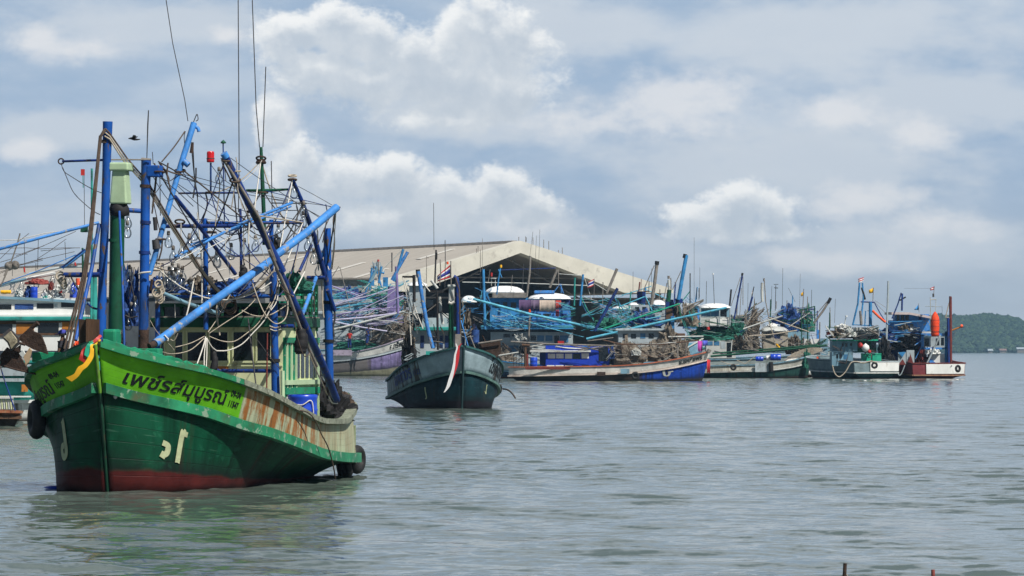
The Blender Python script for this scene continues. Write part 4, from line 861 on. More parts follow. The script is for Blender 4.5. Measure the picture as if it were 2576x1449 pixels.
# ---------------------------------------------------------------- things on and about the green trawler
def around_main():
    H = HM
    # blue barrel on the port deck
    c = H.M('4', 1262, 1215, 6.75); r = .31; z0 = .68; h = c.z+.05-z0; c = Vector((c.x, c.y, z0))
    t = thing('barrel', c, 'big blue plastic barrel on the green trawler\'s deck beside its wheelhouse', 'barrel')
    MB().lathe(c, [(0, 0), (r*.94, .0), (r, .06), (r*1.0, h*.30), (r*1.05, h*.33), (r*1.0, h*.36), (r, h*.70), (r*1.05, h*.73), (r, h*.76), (r*.99, h-.1), (r*1.03, h-.07), (r*1.03, h-.01), (r*.9, h), (r*.86, h-.04), (0, h-.04)], 28).build('drum', M_bbarrel, t)
    MB().tube(smooth_path([c+Vector((-r*1.02, -.1, h-.05)), c+Vector((-r*.9, -r*.7, h-.16)), c+Vector((0, -r*1.08, h-.22)), c+Vector((r*.7, -r*.85, h-.16)), c+Vector((r*.8, -r*.75, .3)), c+Vector((r*.85, -r*.7, .0))]), .012, 6).build('rope', M_wrope, t)
    # tyre fender at the stern
    c = H.M('R', 1150, 985, 12.2); t = thing('tyre_fender', c-Vector((0, 0, .3)), 'black tyre fender hung at the stern of the green trawler', 'tyre')
    Mx = Matrix.Rotation(H.th+R(8), 3, 'Z').inverted() @ Matrix.Rotation(R(90), 3, 'Y')
    MB().torus(c, .21, .115, Mx, 28, 12).build('tyre', M_rubber, t); MB().tube([c+Vector((-.05, 0, .2)), c+Vector((-.15, .05, .5)), c+Vector((-.28, 0, .75))], .016, 6).build('rope', M_brope, t)
    c = H.pos(.17, 1.0, -1, .16)-Vector((0, 0, .02)); t = thing('tyre_fender', c-Vector((0, 0, .4)), 'dark bulging fender on the shaded side of the green trawler', 'fender')
    MB().torus(c, .26, .14, Matrix.Rotation(R(18), 3, 'Z') @ Matrix.Rotation(R(90), 3, 'Y'), 28, 12).build('tyre', M_rubber, t); MB().tube([c+Vector((0, 0, .2)), c+Vector((.1, 0, .6)), c+Vector((.25, 0, 1.0))], .016, 6).build('rope', M_brope, t)
    for i, (x, y) in enumerate(((940, 1090), (1000, 1080), (880, 1120))):
        c = H.M('R', x, y, 11.9); o = MB().torus(c, .16, .09, Matrix.Rotation(R(80), 3, 'Y'), 22, 10).build('tyre_fender', M_rubber, None, c-Vector((0, 0, .25)))
        tag(o, 'small black tyre strung under the stern platform of the green trawler', 'tyre', 'small tyres under the green trawler\'s stern platform')
    # anchor hung from the bow beam (rusty plate anchor)
    Pm = lambda x, y, tt=.9: H.M('M', x, y, tt)
    t = thing('anchor', Pm(240, 640), 'rusty plate anchor hanging from the bow beam of the green trawler', 'anchor')
    def plate(pts, name, m, t0=.85, th_=.06):
        k = Vector((.015, th_, 0)); P = [Pm(x, y, t0) for x, y in pts]; n = len(P)
        vs = P+[p+k for p in P]; fs = [tuple(range(n))[::-1], tuple(range(n, 2*n))]+[(i, (i+1) % n, n+(i+1) % n, n+i) for i in range(n)]
        return MB().add(vs, fs).build(name, m, t)
    plate([(240,250), (415,110), (440,150), (530,180), (590,330), (625,450), (440,390), (330,330)], 'fluke', M_rust)
    plate([(0,465), (90,360), (150,405), (265,330), (250,470), (330,590), (390,690), (180,640), (0,585)], 'fluke', M_rust, .9)
    plate([(0,210), (125,110), (245,235), (245,320), (145,410), (95,300)], 'stock_frame', mat('grey_iron', (.06,.06,.065), .7, .4, .3, RUST, 5), .75)
    plate([(48,225), (135,150), (215,255), (215,300), (150,380), (115,290)], 'stock_board', mat('bleached_wood', (.34,.30,.21), .8, .5, .4, (.10,.08,.06), 9), .70, .03)
    MB().tube([Pm(240,265), Pm(440,85), Pm(500,35)], [.035, .04, .055], 8).build('shank', M_rust, t)
    MB().tube([Pm(235,300, .8), Pm(330,325, .8)], .03, 6).build('shackle', M_rust, t)
    plate([(310,480), (385,370), (410,400), (370,560), (340,600)], 'stock_board', mat('bare_wood', (.42,.30,.19), .8, .3), .6)
    plate([(250,440), (300,400), (330,450), (300,500)], 'stock_board', M_dwhite, .65)
    MB().tube([Pm(0,590), Pm(200,650), Pm(470,712)], .02, 6).build('chain', M_rust, t)
    # ribbons on the stem
    for (m, nm, pts, ws, lab) in ((M_yellow, 'ribbon', [(1320,255,-.55), (1250,320,-.62), (1215,350,-.72), (1205,470,-.74), (1130,590,-.78), (1060,640,-.8), (1000,730,-.8), (905,785,-.8)], [.05,.06,.09,.10,.10,.12,.10,.15], 'long yellow ribbon tied to the stem of the green trawler'),
                             (M_red, 'ribbon', [(1330,200,-.5), (1280,250,-.6), (1180,330,-.68), (1110,400,-.7), (1095,480,-.74), (1080,545,-.74)], [.05,.07,.05,.09,.14,.16], 'red ribbon tied to the stem of the green trawler'),
                             (M_vgreen, 'ribbon', [(1250,270,-.6), (1180,320,-.72), (1155,380,-.74), (1140,480,-.76)], [.05,.07,.10,.11], 'green ribbon tied to the stem of the green trawler')):
        P = smooth_path([H.M('M', x, y, tt) for x, y, tt in pts], 4); w2 = list(np.interp(np.linspace(0, 1, len(P)), np.linspace(0, 1, len(ws)), ws))
        o = MB().ribbon(P, [q*.95 for q in w2], (.8, 0, -.55)).build(nm, m, None, P[-1]); tag(o, lab, 'ribbon', 'ribbons on the green bow')
    # orange crate and rags on the foredeck
    for (x0, y0, x1, y1, lab, m) in ((848, 738, 1000, 800, 'orange plastic tub on the foredeck behind the green bollard', M_orange), (605, 760, 690, 812, 'orange cloth bundle beside the brown stem post', M_orange)):
        a, e = H.M('3', x0, y1, 1.25), H.M('3', x1, y0, 1.25); w2, h2 = (e.x-a.x)/2, e.z-a.z; c = Vector(((a.x+e.x)/2, a.y, a.z))
        if w2 > .3:
            o = MB().lathe(c, [(0, 0), (w2*.8, 0), (w2*.95, h2*.85), (w2*1.02, h2*.86), (w2*1.02, h2), (w2*.9, h2), (w2*.8, .05), (0, .05)], 20).build('tub', m, None, c); tag(o, lab, 'tub')
        else:
            o = MB().heap(c, (w2*2, .3, h2), 4, rough=.3).build('cloth_bundle', m, None, c); tag(o, lab, 'cloth')
    c = H.M('3', 995, 790, 1.5); o = MB().heap(c, (.22, .2, .22), 6, rough=.3).build('sandbag', M_dark, None, c); tag(o, 'small black sack beside the orange tub on the foredeck', 'sack')
    # small bird
    c = at('1', 1106, 325, 95); t = thing('bird', c, 'small dark bird flying above the left masts', 'bird')
    body = MB(); P = [c+Vector((-.16, 0, .02)), c+Vector((-.08, 0, .03)), c+Vector((.02, 0, .0)), c+Vector((.12, 0, -.01)), c+Vector((.20, 0, .0))]; body.tube(P, [.01, .035, .04, .025, .012], 8)
    for sgn in (1, -1):
        q = [c+Vector((-.06, 0, .03)), c+Vector((.05, 0, .02)), c+Vector((.10, sgn*.35, .09)), c+Vector((.02, sgn*.38, .10))]; body.hexa(q+[v+Vector((0, 0, .012)) for v in q])
    body.build('body', M_dark, t); t.scale = (.72, .72, .72)
around_main()

# ================================================================ people
def person(name, feet, h, face, label, shirt, trousers, cap=None, arm=0.0, lean=0.0, group=None):
    # standing figure grown over a joint skeleton; face = heading in radians (0 = +Y)
    t = thing(name, feet, label, 'person', group); k = h/1.70; cf, sf = math.cos(face), math.sin(face)
    def J(x, y, z): y += lean*max(0, z-.9); return Vector((x*cf+y*sf, -x*sf+y*cf, z))*k
    def skin(nm, joints, edges, radii, m, lev=2, parent=t):
        me = bpy.data.meshes.new(nm); me.from_pydata([J(*j) for j in joints], edges, []); me.materials.append(m)
        o = bpy.data.objects.new(nm, me); COL.objects.link(o); o.parent = parent
        md = o.modifiers.new('skin', 'SKIN')
        for v, r in zip(me.skin_vertices[0].data, radii): v.radius = (r*k, r*k*.86)
        me.skin_vertices[0].data[0].use_root = True
        md.use_smooth_shade = True; sb = o.modifiers.new('sub', 'SUBSURF'); sb.levels = lev; sb.render_levels = lev; return o
    jo = [(0,0,.93),(0,.01,1.12),(0,.0,1.32),(0,-.01,1.44),(0,.02,1.52),(0,.03,1.60),(0,.02,1.69),(.18,-.01,1.40),(.25,.02+arm*.4,1.14),(.24,.14+arm,.98+arm*.6),(-.18,-.01,1.40),(-.25,.02,1.14),(-.24,.12,.93),(.09,0,.90),(.10,.02,.50),(.10,-.02,.08),(.11,.12,.03),(-.09,0,.90),(-.10,.02,.50),(-.10,-.02,.08),(-.11,.12,.03)]
    ed = [(0,1),(1,2),(2,3),(3,4),(4,5),(5,6),(3,7),(7,8),(8,9),(3,10),(10,11),(11,12),(0,13),(13,14),(14,15),(15,16),(0,17),(17,18),(18,19),(19,20)]
    ra = [.13,.125,.14,.10,.05,.085,.075,.06,.045,.035,.06,.045,.035,.085,.06,.045,.035,.085,.06,.045,.035]
    skin('body', jo, ed, ra, M_skin)
    skin('shirt', [(0,0,.95),(0,.01,1.12),(0,0,1.32),(0,-.01,1.43),(.19,-.01,1.39),(.235,.0,1.22),(-.19,-.01,1.39),(-.235,0,1.22)], [(0,1),(1,2),(2,3),(3,4),(4,5),(3,6),(6,7)], [.155,.145,.16,.10,.08,.066,.08,.066], shirt)
    skin('trousers', [(0,0,.96),(.09,0,.88),(.10,.02,.50),(.10,-.02,.14),(-.09,0,.88),(-.10,.02,.50),(-.10,-.02,.14)], [(0,1),(1,2),(2,3),(0,4),(4,5),(5,6)], [.15,.105,.08,.065,.105,.08,.065], trousers)
    hand = MB()
    for s_, c in ((1, (.24,.14+arm,.98+arm*.6)), (-1, (-.24,.12,.93))):
        for f in range(4): a = Vector(c)+Vector((s_*(-.03+.02*f), .02, -.01)); hand.tube([J(*a)+Vector(feet), J(*(a+Vector((0, .035, -.045))))+Vector(feet), J(*(a+Vector((0, .03, -.085+.008*abs(f-1)))))+Vector(feet)], [.010, .009, .007], 6)
        a = Vector(c)+Vector((-s_*.03, .03, 0)); hand.tube([J(*a)+Vector(feet), J(*(a+Vector((-s_*.02, .04, -.03))))+Vector(feet)], [.010, .008], 6)
    hand.build('fingers', M_skin, t)
    hd = Vector(feet)+J(0, .03, 1.615); F = Vector((sf, cf, 0)); Rr = Vector((cf, -sf, 0))
    face_ = MB().lathe(hd+F*.10*k-Vector((0, 0, .01)), [(.001, .03*k), (.012*k, .0), (.016*k, -.025*k), (.001, -.035*k)], 8)
    for s_ in (1, -1): face_.lathe(hd+Rr*s_*.095*k, [(.001, .03*k), (.015*k, .01*k), (.012*k, -.02*k), (.001, -.03*k)], 8)
    face_.build('nose_and_ears', M_skin, t)
    eyes = MB()
    for s_ in (1, -1): eyes.lathe(hd+F*.088*k+Rr*s_*.034*k+Vector((0, 0, .02*k)), [(.001, .008*k), (.010*k, 0), (.001, -.008*k)], 8)
    eyes.box(hd+F*.090*k-Vector((0, 0, .055*k)), (.045*k, .012*k, .008*k), -face); eyes.build('eyes_and_mouth', M_dark, t)
    MB().lathe(hd-F*.012*k, [(.098*k, -.02*k), (.104*k, .03*k), (.095*k, .075*k), (.06*k, .108*k), (.001, .118*k)], 16).build('hair', M_dark, t)
    if cap:
        c = MB().lathe(hd+Vector((0, 0, .035*k)), [(.110*k, 0), (.116*k, .03*k), (.104*k, .07*k), (.065*k, .10*k), (.001, .108*k)], 18)
        q = [hd+F*.07*k+Rr*x*k+Vector((0, 0, .035*k)) for x in (-.085, .085)]+[hd+F*.215*k+Rr*x*k+Vector((0, 0, .005*k)) for x in (.06, -.06)]
        c.hexa([v-Vector((0, 0, .008*k)) for v in q]+[v+Vector((0, 0, .008*k)) for v in q]); c.build('cap', cap, t)
    return t
def crew():
    H = HM; p = H.M('M', 835, 200, 1.5); z = H.loc(H.tlev(2, -1, 1.5), 1.62, -1)[2]
    hgt = (p.z-z)/1.60*1.70
    person('person', (p.x, p.y, z), hgt, R(-68), 'man in a blue cap standing behind the bow rail of the green trawler', mat('dark_shirt', (.03,.03,.04), .8), M_dblue, mat('blue_cap_cloth', (.05,.06,.34), .8, .1))
crew()

# ================================================================ the moored fleet
class Far:
    def __init__(s, name, label, Y, xb, xs, tau, beam, sheer, rub, wl=None, group='fishing boats moored across the harbour', flare=1.25, sternw=.62, aft=None):
        # xb, xs: bow and stern columns; sheer/rub: rows at bow, middle, stern; tau: turn of the bow towards (+) or away (-) in degrees
        s.Y = Y; s.name = name; s.rr = random.Random(sum(map(ord, label)))
        Xb, Xs = (xb-1288)/FPX*Y, (xs-1288)/FPX*Y; z = lambda y: EYE-(y-HZ)/FPX*Y
        if aft is None:
            sg = 1 if xb > xs else -1; L = abs(Xb-Xs)/math.cos(R(tau)); th = -sg*R(90-tau); X0, Y0 = Xb, Y
        else:
            L, th = aft; X0, Y0 = Xs-L*math.sin(th), Y-L*math.cos(th)
        s.L = L; hb = beam/2; e = sternw
        BS = [.05,.30,.50,.68,.82,.93,1,1,.99,.95,.88,(e+.88)/2+.04,e]; BR = [.04,.20,.36,.54,.70,.86,.96,.99,.98,.93,.86,(e+.86)/2+.03,e*.97]
        BW = [.03,.16,.30,.46,.62,.78,.90,.93,.90,.80,.66,.5,e*.6]
        zc = lambda q: [z(q[0])*(1-f)+z(q[1])*f if k < 8 else z(q[1])*(1-f)+z(q[2])*f for k, f in enumerate([0,.10,.2,.33,.48,.64,.82,.95,0,.35,.65,.85,1])]
        B = lambda q: [v*hb for v in q]
        rk = .085*L if L > 9 else .5
        s.H = Hull(X0, Y0, th, {-1: (.25, L*.93, [v*hb*.5 for v in BW], [-.8]*13), 0: (rk*.45, L*.96, B(BW), [0]*13), 1: (rk*.1, L, B(BR), zc(rub)), 2: (0, L, B(BS), zc(sheer))}, flare=flare)
        mid = s.H.W(L*.5, 0, 0); s.o = thing(name, mid, label, 'fishing boat', group); s.mats = {}
    def hull(s, low, boot, up, rubm, capm, edge=.22, aux=None, until=99, transom=None, aux2=None, deckm=None, lowaux=None, span=(1, -1), lo=1.12):
        k = lambda *a: '_'.join(str(q) for q in a)
        m1 = hull_mat(s.name+'_lower', 'lower', low, boot, lowaux[0] if lowaux else None, edge=edge, until=lowaux[1] if lowaux else 2.5); m2 = hull_mat(s.name+'_upper', 'upper', up, aux or up, aux2, until=until)
        s.H.strip('hull', m1, s.o, -1, 1, 8, na=30, thick=.06); s.H.strip('bulwark', m2, s.o, 1, 2, 4, na=30, thick=.06)
        s.H.rail('rub_rail', rubm, s.o, 1, .14, .12, out=.04, na=24); s.H.rail('cap_rail', capm, s.o, 2, .18, .09, dz=.02, na=24)
        s.H.deck('deck', deckm or M_grey, s.o, 1.25, .05, .98)
        if transom:
            n = s.H.W(1, 0, 0)-s.H.W(0, 0, 0); q = []
            for lev in (lo, 1.94):
                A_, B_ = s.H.pos(1, lev, 1), s.H.pos(1, lev, -1); a_, b_ = A_.lerp(B_, (1-span[0])/2), A_.lerp(B_, (1-span[1])/2)
                q += [a_+n*.05, b_+n*.05, b_+n*.11, a_+n*.11]
            MB().hexa(q).build('transom_panel', transom, s.o)
        return s
    def st(s, m, c, pts, w, dY=0, name=None, sm=False, n=7):
        Y0 = s.Y+dY; P = [at(c, p[0], p[1], Y0+(p[2] if len(p) > 2 else 0)) for p in pts]
        if sm: P = smooth_path(P)
        d = wid(c, w, Y0); nm = name or ('boom' if d > .16 else 'pole' if d > .07 else 'stay')
        return MB().tube(P, d/2, n if d > .07 else 5).build(nm, m, s.o)
    def sts(s, m, c, L, w, dY=0, name=None):
        for q in L: s.st(m, c, q, w, dY, name)
    def pb(s, name, m, c, x0, y0, x1, y1, dep, dY=0, par=None, bev=0, taper=0):
        Y = s.Y+dY; a, e = at(c, x0, y1, Y), at(c, x1, y0, Y); k = Vector((0, dep, 0)); t = (e.x-a.x)*taper
        q = [a, Vector((e.x, Y, a.z)), Vector((e.x, Y, a.z))+k, a+k, Vector((a.x+t, Y, e.z)), Vector((e.x-t, Y, e.z)), Vector((e.x-t, Y, e.z))+k, Vector((a.x+t, Y, e.z))+k]
        o = MB().hexa(q).build(name, m, par or s.o)
        if bev: md = o.modifiers.new('bevel', 'BEVEL'); md.width = bev; md.segments = 2
        return o
    def cabin(s, m, c, rect, dep, dY, wins=(), wm=None, roof=None, rm=None, fm=None):
        w = s.pb('cabin_wall', m, c, *rect, dep, dY)
        for q in wins:
            mm = q[4] if len(q) > 4 else (wm or M_glassd); f = s.pb('window', mm, c, q[0], q[1], q[2], q[3], .05, dY-.02)
            if fm:
                k = (q[2]-q[0])*.10+1
                s.pb('window_frame', fm, c, q[0]-k, q[1]-k, q[2]+k, q[1], .06, dY-.045, f); s.pb('window_frame', fm, c, q[0]-k, q[3], q[2]+k, q[3]+k, .06, dY-.045, f)
        if roof: s.pb('cabin_roof', rm or m, c, roof[0], roof[1], roof[2], roof[3], dep+.8, dY-.4, bev=.06)
        return w
    def dome(s, name, m, c, x0, y0, x1, y1, dep, dY, k=.7):
        a, e = at(c, x0, y1, s.Y+dY), at(c, x1, y0, s.Y+dY); cx, hw, h = (a.x+e.x)/2, (e.x-a.x)/2, e.z-a.z; vs = []; fs = []
        prof = [(.98, 0), (1.0, .10), (.97, .28), (.86, .55), (.66, .80), (.40, .95), (.15, 1.0)]; n = 24
        for (r, zz) in prof:
            for j in range(n):
                q = 2*math.pi*j/n; sx, sy = math.cos(q), math.sin(q); ex = .45
                vs.append((cx+hw*r*math.copysign(abs(sx)**ex, sx), s.Y+dY+dep/2+dep/2*r*math.copysign(abs(sy)**ex, sy), a.z+h*zz))
        for i in range(len(prof)-1):
            for j in range(n): fs.append((i*n+j, i*n+(j+1) % n, (i+1)*n+(j+1) % n, (i+1)*n+j))
        fs += [tuple(range(n))[::-1], tuple(range((len(prof)-1)*n, len(prof)*n))]
        return MB().add(vs, fs).build(name, m, s.o)
    def heap(s, m, c, x0, y0, x1, y1, dep, dY, seed=1, name='net_heap', rough=.5):
        a, e = at(c, x0, y1, s.Y+dY), at(c, x1, y0, s.Y+dY)
        return MB().heap(((a.x+e.x)/2, s.Y+dY+dep/2, a.z), (e.x-a.x, dep, e.z-a.z), seed, rough=rough).build(name, m, s.o)
    def tangle(s, ms, c, x0, y0, x1, y1, n, w=4, dY=(0, 3), slope=.5, ln=(.25, .8)):
        r = s.rr; k = 0
        cl = lambda x, y: (min(max(x, x0), x1), min(max(y, y0), y1))
        while k < n:
            a0 = r.gauss(0, slope); L0 = (x1-x0)*r.uniform(*ln); bx, by = r.uniform(x0, x1), r.uniform(y0, y1); m0 = r.choice(ms); sg = r.choice((-1, 1)); g = r.randint(2, 5); d0 = r.uniform(*dY)
            for q in range(g):
                k += 1; a = a0+r.gauss(0, .05)+q*.035*sg; L = L0*r.uniform(.7, 1.1); off = q*(y1-y0)*.035*r.uniform(.4, 1.3)
                p = cl(bx-L/2*math.cos(a), by-L/2*math.sin(a)+off); e = cl(bx+L/2*math.cos(a), by+L/2*math.sin(a)+off)
                if abs(p[0]-e[0])+abs(p[1]-e[1]) < 8: continue
                dr = r.choice((0, 0, 0, .03, .08 if w < 7 else 0))*L; mid = ((p[0]+e[0])/2, (p[1]+e[1])/2+dr)
                s.st(m0 if r.random() < .7 else r.choice(ms), c, [p, mid, e] if dr else [p, e], w*r.choice((.4, .6, .8, 1.2)), d0+r.uniform(-.3, .3), None, bool(dr))
    def posts(s, m, c, xs, y0, y1, w, dY=0):
        for x in xs: s.st(m, c, [(x, y0), (x, y1)], w, dY)
    def name_(s, txt, c, x0, y0, x1, y1, side, m, lev=1.3, sv=.75):
        # painted name: from column x0 to x1 on the visible side
        nm = lettering(txt, .03); w = max(p[0] for p in nm[0]); H = s.H
        def t_of(x, y):
            best = min(range(200), key=lambda i: abs(s.px_of(H.pos(i/199, 1.5, side))-px(c, x, y)[0])); return H.loc(best/199, 1.5, side)[0]
        ta, tb = t_of(x0, y0), t_of(x1, y1); vs = []
        for (u, v) in nm[0]:
            t = ta+(tb-ta)*u/w; l = min(lev+v*sv, 1.98); vs.append(H.pos(H.tlev(l, side, t), l, side, .02))
        o = MB().add(vs, nm[1]).build('painted_name', m, s.o); md = o.modifiers.new('paint_thickness', 'SOLIDIFY'); md.thickness = .006; md.offset = 0
    def px_of(s, p): return 1288+p.x*FPX/p.y
def flag(label, c, corners, Y, cols, cat='flag', group=None, pole=None):
    # cloth with sewn bands; corners: top-hoist, top-fly, bottom-fly, bottom-hoist
    P = [at(c, x, y, Y) for x, y in corners]; t = thing('flag', P[0], label, cat, group); tot = sum(w for _, w in cols); a0 = 0; n = 8
    for m, w in cols:
        f0, f1 = a0/tot, (a0+w)/tot; a0 += w; vs = []; fs = []
        for i in range(n+1):
            u = i/n; top, bot = P[0].lerp(P[1], u), P[3].lerp(P[2], u); wv = Vector((0, .10*math.sin(u*7)*(P[1]-P[0]).length/1.5, 0))
            for f in (f0, f1):
                p = top.lerp(bot, f)+wv; vs += [p, p+Vector((0, .012, 0))]
        for i in range(n):
            o = i*4; fs += [(o, o+4, o+6, o+2), (o+1, o+3, o+7, o+5), (o, o+1, o+5, o+4), (o+2, o+6, o+7, o+3)]
        fs += [(0, 2, 3, 1), (4*n, 4*n+1, 4*n+3, 4*n+2)]
        MB().add(vs, fs, True).build('band', m, t)
    if pole: MB().tube([at(c, x, y, Y) for x, y in pole], .025, 6).build('staff', M_grey, t)
    return t
M_fred = mat('flag_red', (.50,.03,.04), .8, .1); M_fwhite = mat('flag_white', (.75,.75,.76), .8, .05); M_fblue = mat('flag_blue', (.03,.04,.28), .8, .1)
TRI = [(M_fred, 1), (M_fwhite, 1), (M_fblue, 2), (M_fwhite, 1), (M_fred, 1)]
def hang(label, cat, m, c, x0, y0, x1, y1, Y, name='cloth', group=None, seed=0):
    a, e = at(c, x0, y1, Y), at(c, x1, y0, Y); n = 10; r = random.Random(seed); vs = []; fs = []
    for i in range(n+1):
        u = i/n; x = a.x+(e.x-a.x)*u; w = .04*math.sin(u*9+seed); lo = a.z+r.uniform(-.08, .08)
        vs += [(x, Y+w*.3, e.z), (x, Y+w*.3+.03, e.z), (x, Y+w+.03, lo), (x, Y+w, lo)]
    for i in range(n):
        for j in range(4): fs.append((i*4+j, i*4+(j+1) % 4, i*4+4+(j+1) % 4, i*4+4+j))
    fs += [(0, 1, 2, 3), (4*n+3, 4*n+2, 4*n+1, 4*n)]
    o = MB().add(vs, fs, True).build(name, m, None, Vector((a.x, Y, a.z))); return tag(o, label, cat, group)
def tyre(label, c, x, y, w, Y, yaw=0, group=None):
    p = at(c, x, y, Y); r = wid(c, w, Y)/2; o = MB().torus(p, r*.68, r*.32, Matrix.Rotation(yaw, 3, 'Z') @ Matrix.Rotation(R(90), 3, 'X'), 22, 9).build('tyre_fender', M_rubber, None, p-Vector((0, 0, r))); return tag(o, label, 'tyre', group)
def drum(label, c, x0, y0, x1, y1, Y, m, cat='barrel', lying=False, group=None):
    a, e = at(c, x0, y1, Y), at(c, x1, y0, Y); w, h = e.x-a.x, e.z-a.z
    r, l = (h/2, w) if lying else (w/2, h); prof = [(0, 0), (r*.92, 0), (r, .05*l), (r, .3*l), (r*1.05, .33*l), (r, .36*l), (r, .65*l), (r*1.05, .68*l), (r, .71*l), (r*.98, .95*l), (r*.9, l), (r*.82, l*.96), (0, l*.96)]
    M_ = Matrix.Rotation(R(90), 3, 'Y') if lying else None; c0 = Vector((a.x, Y, a.z+h/2)) if lying else Vector(((a.x+e.x)/2, Y, a.z))
    o = MB().lathe(c0, prof, 18, M_).build('barrel', m, None, c0); return tag(o, label, cat, group)

# ---- left: white and teal double-decker behind the green trawler
def boat_left():
    f = Far('cabin_boat', 'white and teal double-decked boat behind the bow of the green trawler', 172, 305, -420, 4, 4.2, (895, 915, 915), (1000, 1011, 1011), group='boats behind the green trawler')
    f.hull((.66,.67,.64), (.10,.07,.05), (.03,.28,.24), M_white, M_teal, edge=.12)
    for i, (y0, y1, m) in enumerate(((583,612,M_lgrey), (628,735,M_lgrey), (768,812,M_lgrey), (1000,1018,M_white))): f.pb('hull_band', m, 'M', -900, y0, 400, y1, .3, -2.2)
    f.pb('port_window', M_opaint, 'M', 285, 850, 365, 945, .1, -2.26)
    W = [(235,1255,490,1395,M_opaint), (552,1235,850,1385), (900,1225,1060,1330,M_opaint), (-300,1255,180,1395)]
    f.cabin(M_white, 'L', (-2200, 1205, 1180, 1640), 3.2, -1.9, W, fm=M_brown)
    f.pb('upper_deck', M_teal, 'L', -2200, 1145, 1240, 1205, 4.4, -2.08, bev=.04); f.pb('deck_edge', M_white, 'L', -2200, 1118, 1240, 1144, 4.3, -2.0)
    f.cabin(M_white, 'L', (-2200, 880, 1130, 1118), 2.8, -1.7, [(-160,970,165,1040), (215,965,485,1040,M_bnet), (535,955,775,1025), (790,960,832,1020,M_lgrey), (885,940,1105,1010)])
    q = [(-2200,812), (0,848), (600,880), (1180,918)]; P = [at('L', x, y, 170.15) for x, y in q]; k = Vector((0, 4, 0)); d = Vector((0, 0, -.10))
    for i in range(3): MB().hexa([P[i]+d, P[i+1]+d, P[i+1]+d+k, P[i]+d+k, P[i], P[i+1], P[i+1]+k, P[i]+k]).build('cabin_roof', M_gblue, f.o)
    f.st(M_teal, 'L', [(1330,-1000), (1330,200), (1320,1200)], 34, -1); f.st(M_teal, 'L', [(1360,560), (1370,1200)], 90, 0, 'mast'); f.st(M_dgreen, 'L', [(1195,150), (1210,1180)], 30, -1)
    f.st(M_lblue, 'L', [(-900,380,-2), (0,165,-2), (600,0,-2), (1430,-215,-1)], 44, 0); f.st(M_wrope, 'L', [(-800,110), (0,40), (240,35), (640,-60), (1300,-150)], 12)
    f.st(M_white, 'L', [(0,700), (420,590), (800,520)], 50, -1); f.st(M_lgrey, 'L', [(420,520), (900,430), (1240,420)], 34, 0)
    f.st(M_lblue, 'L', [(-300,780), (0,680), (560,480), (1100,250)], 16, -1.5); f.st(M_lblue, 'L', [(900,440), (1060,330), (1250,180), (1390,10)], 46, -1); f.st(M_dblue, 'L', [(900,430), (1230,170)], 26, -1.2); f.st(M_gblue, 'L', [(-200,760), (120,650), (380,600)], 36, -1.2)
    f.st(M_grey, 'L', [(290,-60), (250,90), (170,330), (40,640), (-60,800)], 22, -2); f.st(M_grey, 'L', [(150,340), (60,560)], 26, -2)
    for p in ([(0,155), (390,150), (600,165), (900,150), (1160,150)], [(0,360), (200,300), (560,150), (900,0), (1100,-90)], [(0,430), (350,380), (700,290), (1080,205)], [(590,195), (760,180), (1080,150)], [(0,235), (400,240)], [(230,270), (540,150), (640,120)], [(540,310), (720,195), (960,20)], [(0,310), (240,80), (420,-60)], [(-100,560), (340,380), (620,300)], [(0,500), (300,400), (620,330)]): f.st(M_brope, 'L', p, 8, -1.5)
    for p in ([(350,30), (362,520)], [(555,30), (545,460)], [(520,370), (520,500)], [(940,60), (955,340)], [(180,450), (178,560)], [(742*1.749-80,-900), (1225,-150)]): f.st(M_wire, 'L', p, 9, 2)
    for x, y in ((215,400), (125,415)): p = at('L', x, y, 170); MB().lathe(p, [(0,.06), (.07,.05), (.16,-.06), (.18,-.09), (.15,-.06), (0,.03)], 14, Matrix.Rotation(R(90), 3, 'X')).build('horn_speaker', M_grey, f.o)
    f.pb('red_marker', M_red, 'L', 1170, -990, 1225, -900, .1, -1); f.st(M_teal, 'L', [(1200,-900), (1205,-720)], 12, -1); f.pb('green_lamp_box', M_dgreen, 'L', 1165, -170, 1260, -80, .5, -1); f.st(M_red, 'L', [(350,430), (356,505)], 26, 2, 'marker_tape'); f.st(M_red, 'L', [(1085,360), (1095,420)], 26, 2, 'marker_tape'); f.st(M_orange, 'L', [(1125,590), (1130,690)], 60, -1, 'marker_buoy')
    for i in range(18):
        x, y = f.rr.uniform(160, 1180), f.rr.uniform(600, 880); p = at('L', x, y, 170+f.rr.uniform(0, 2)); MB().lathe(p, [(0,-.17), (.09,-.12), (.12,-.03), (.08,.06), (.04,.12), (.04,.2), (0,.21)], 10).build('lamp_bulb', M_glass, f.o)
    drum('yellow crate end on the roof of the white and teal boat', 'L', 10, 762, 160, 815, 169.5, M_yellow, 'crate', True); drum('blue tub on the roof of the white and teal boat', 'L', 440, 715, 545, 880, 170.5, M_bbarrel, 'tub')
    g = 'bundles stowed on the roof of the white and teal boat'
    for (x0, y0, x1, y1, m, lb) in ((200,730,340,860,M_dwhite,'striped white bundle right of the yellow crate'), (350,720,450,870,M_bnet,'blue net bag left of the blue tub'), (580,770,740,900,M_white,'white sack right of the blue tub'), (600,830,730,900,M_teal,'teal cloth bundle under the white sack'), (1000,680,1115,870,M_bbarrel,'bright blue bundle beside the brown hawser'), (760,690,990,800,M_dwhite,'pale heap of sacks with red stripes'), (370,605,700,680,mat('faded_red_tarpaulin', (.30,.07,.06), .8, .2),'red tarpaulin along the rail of the boat roof'), (850,740,930,800,M_red,'small red cloth on the pale sacks'), (690,650,770,760,M_dred,'dark red jacket hung at the boat roof'), (760,800,900,880,M_lgrey,'grey folded net at the roof edge')):
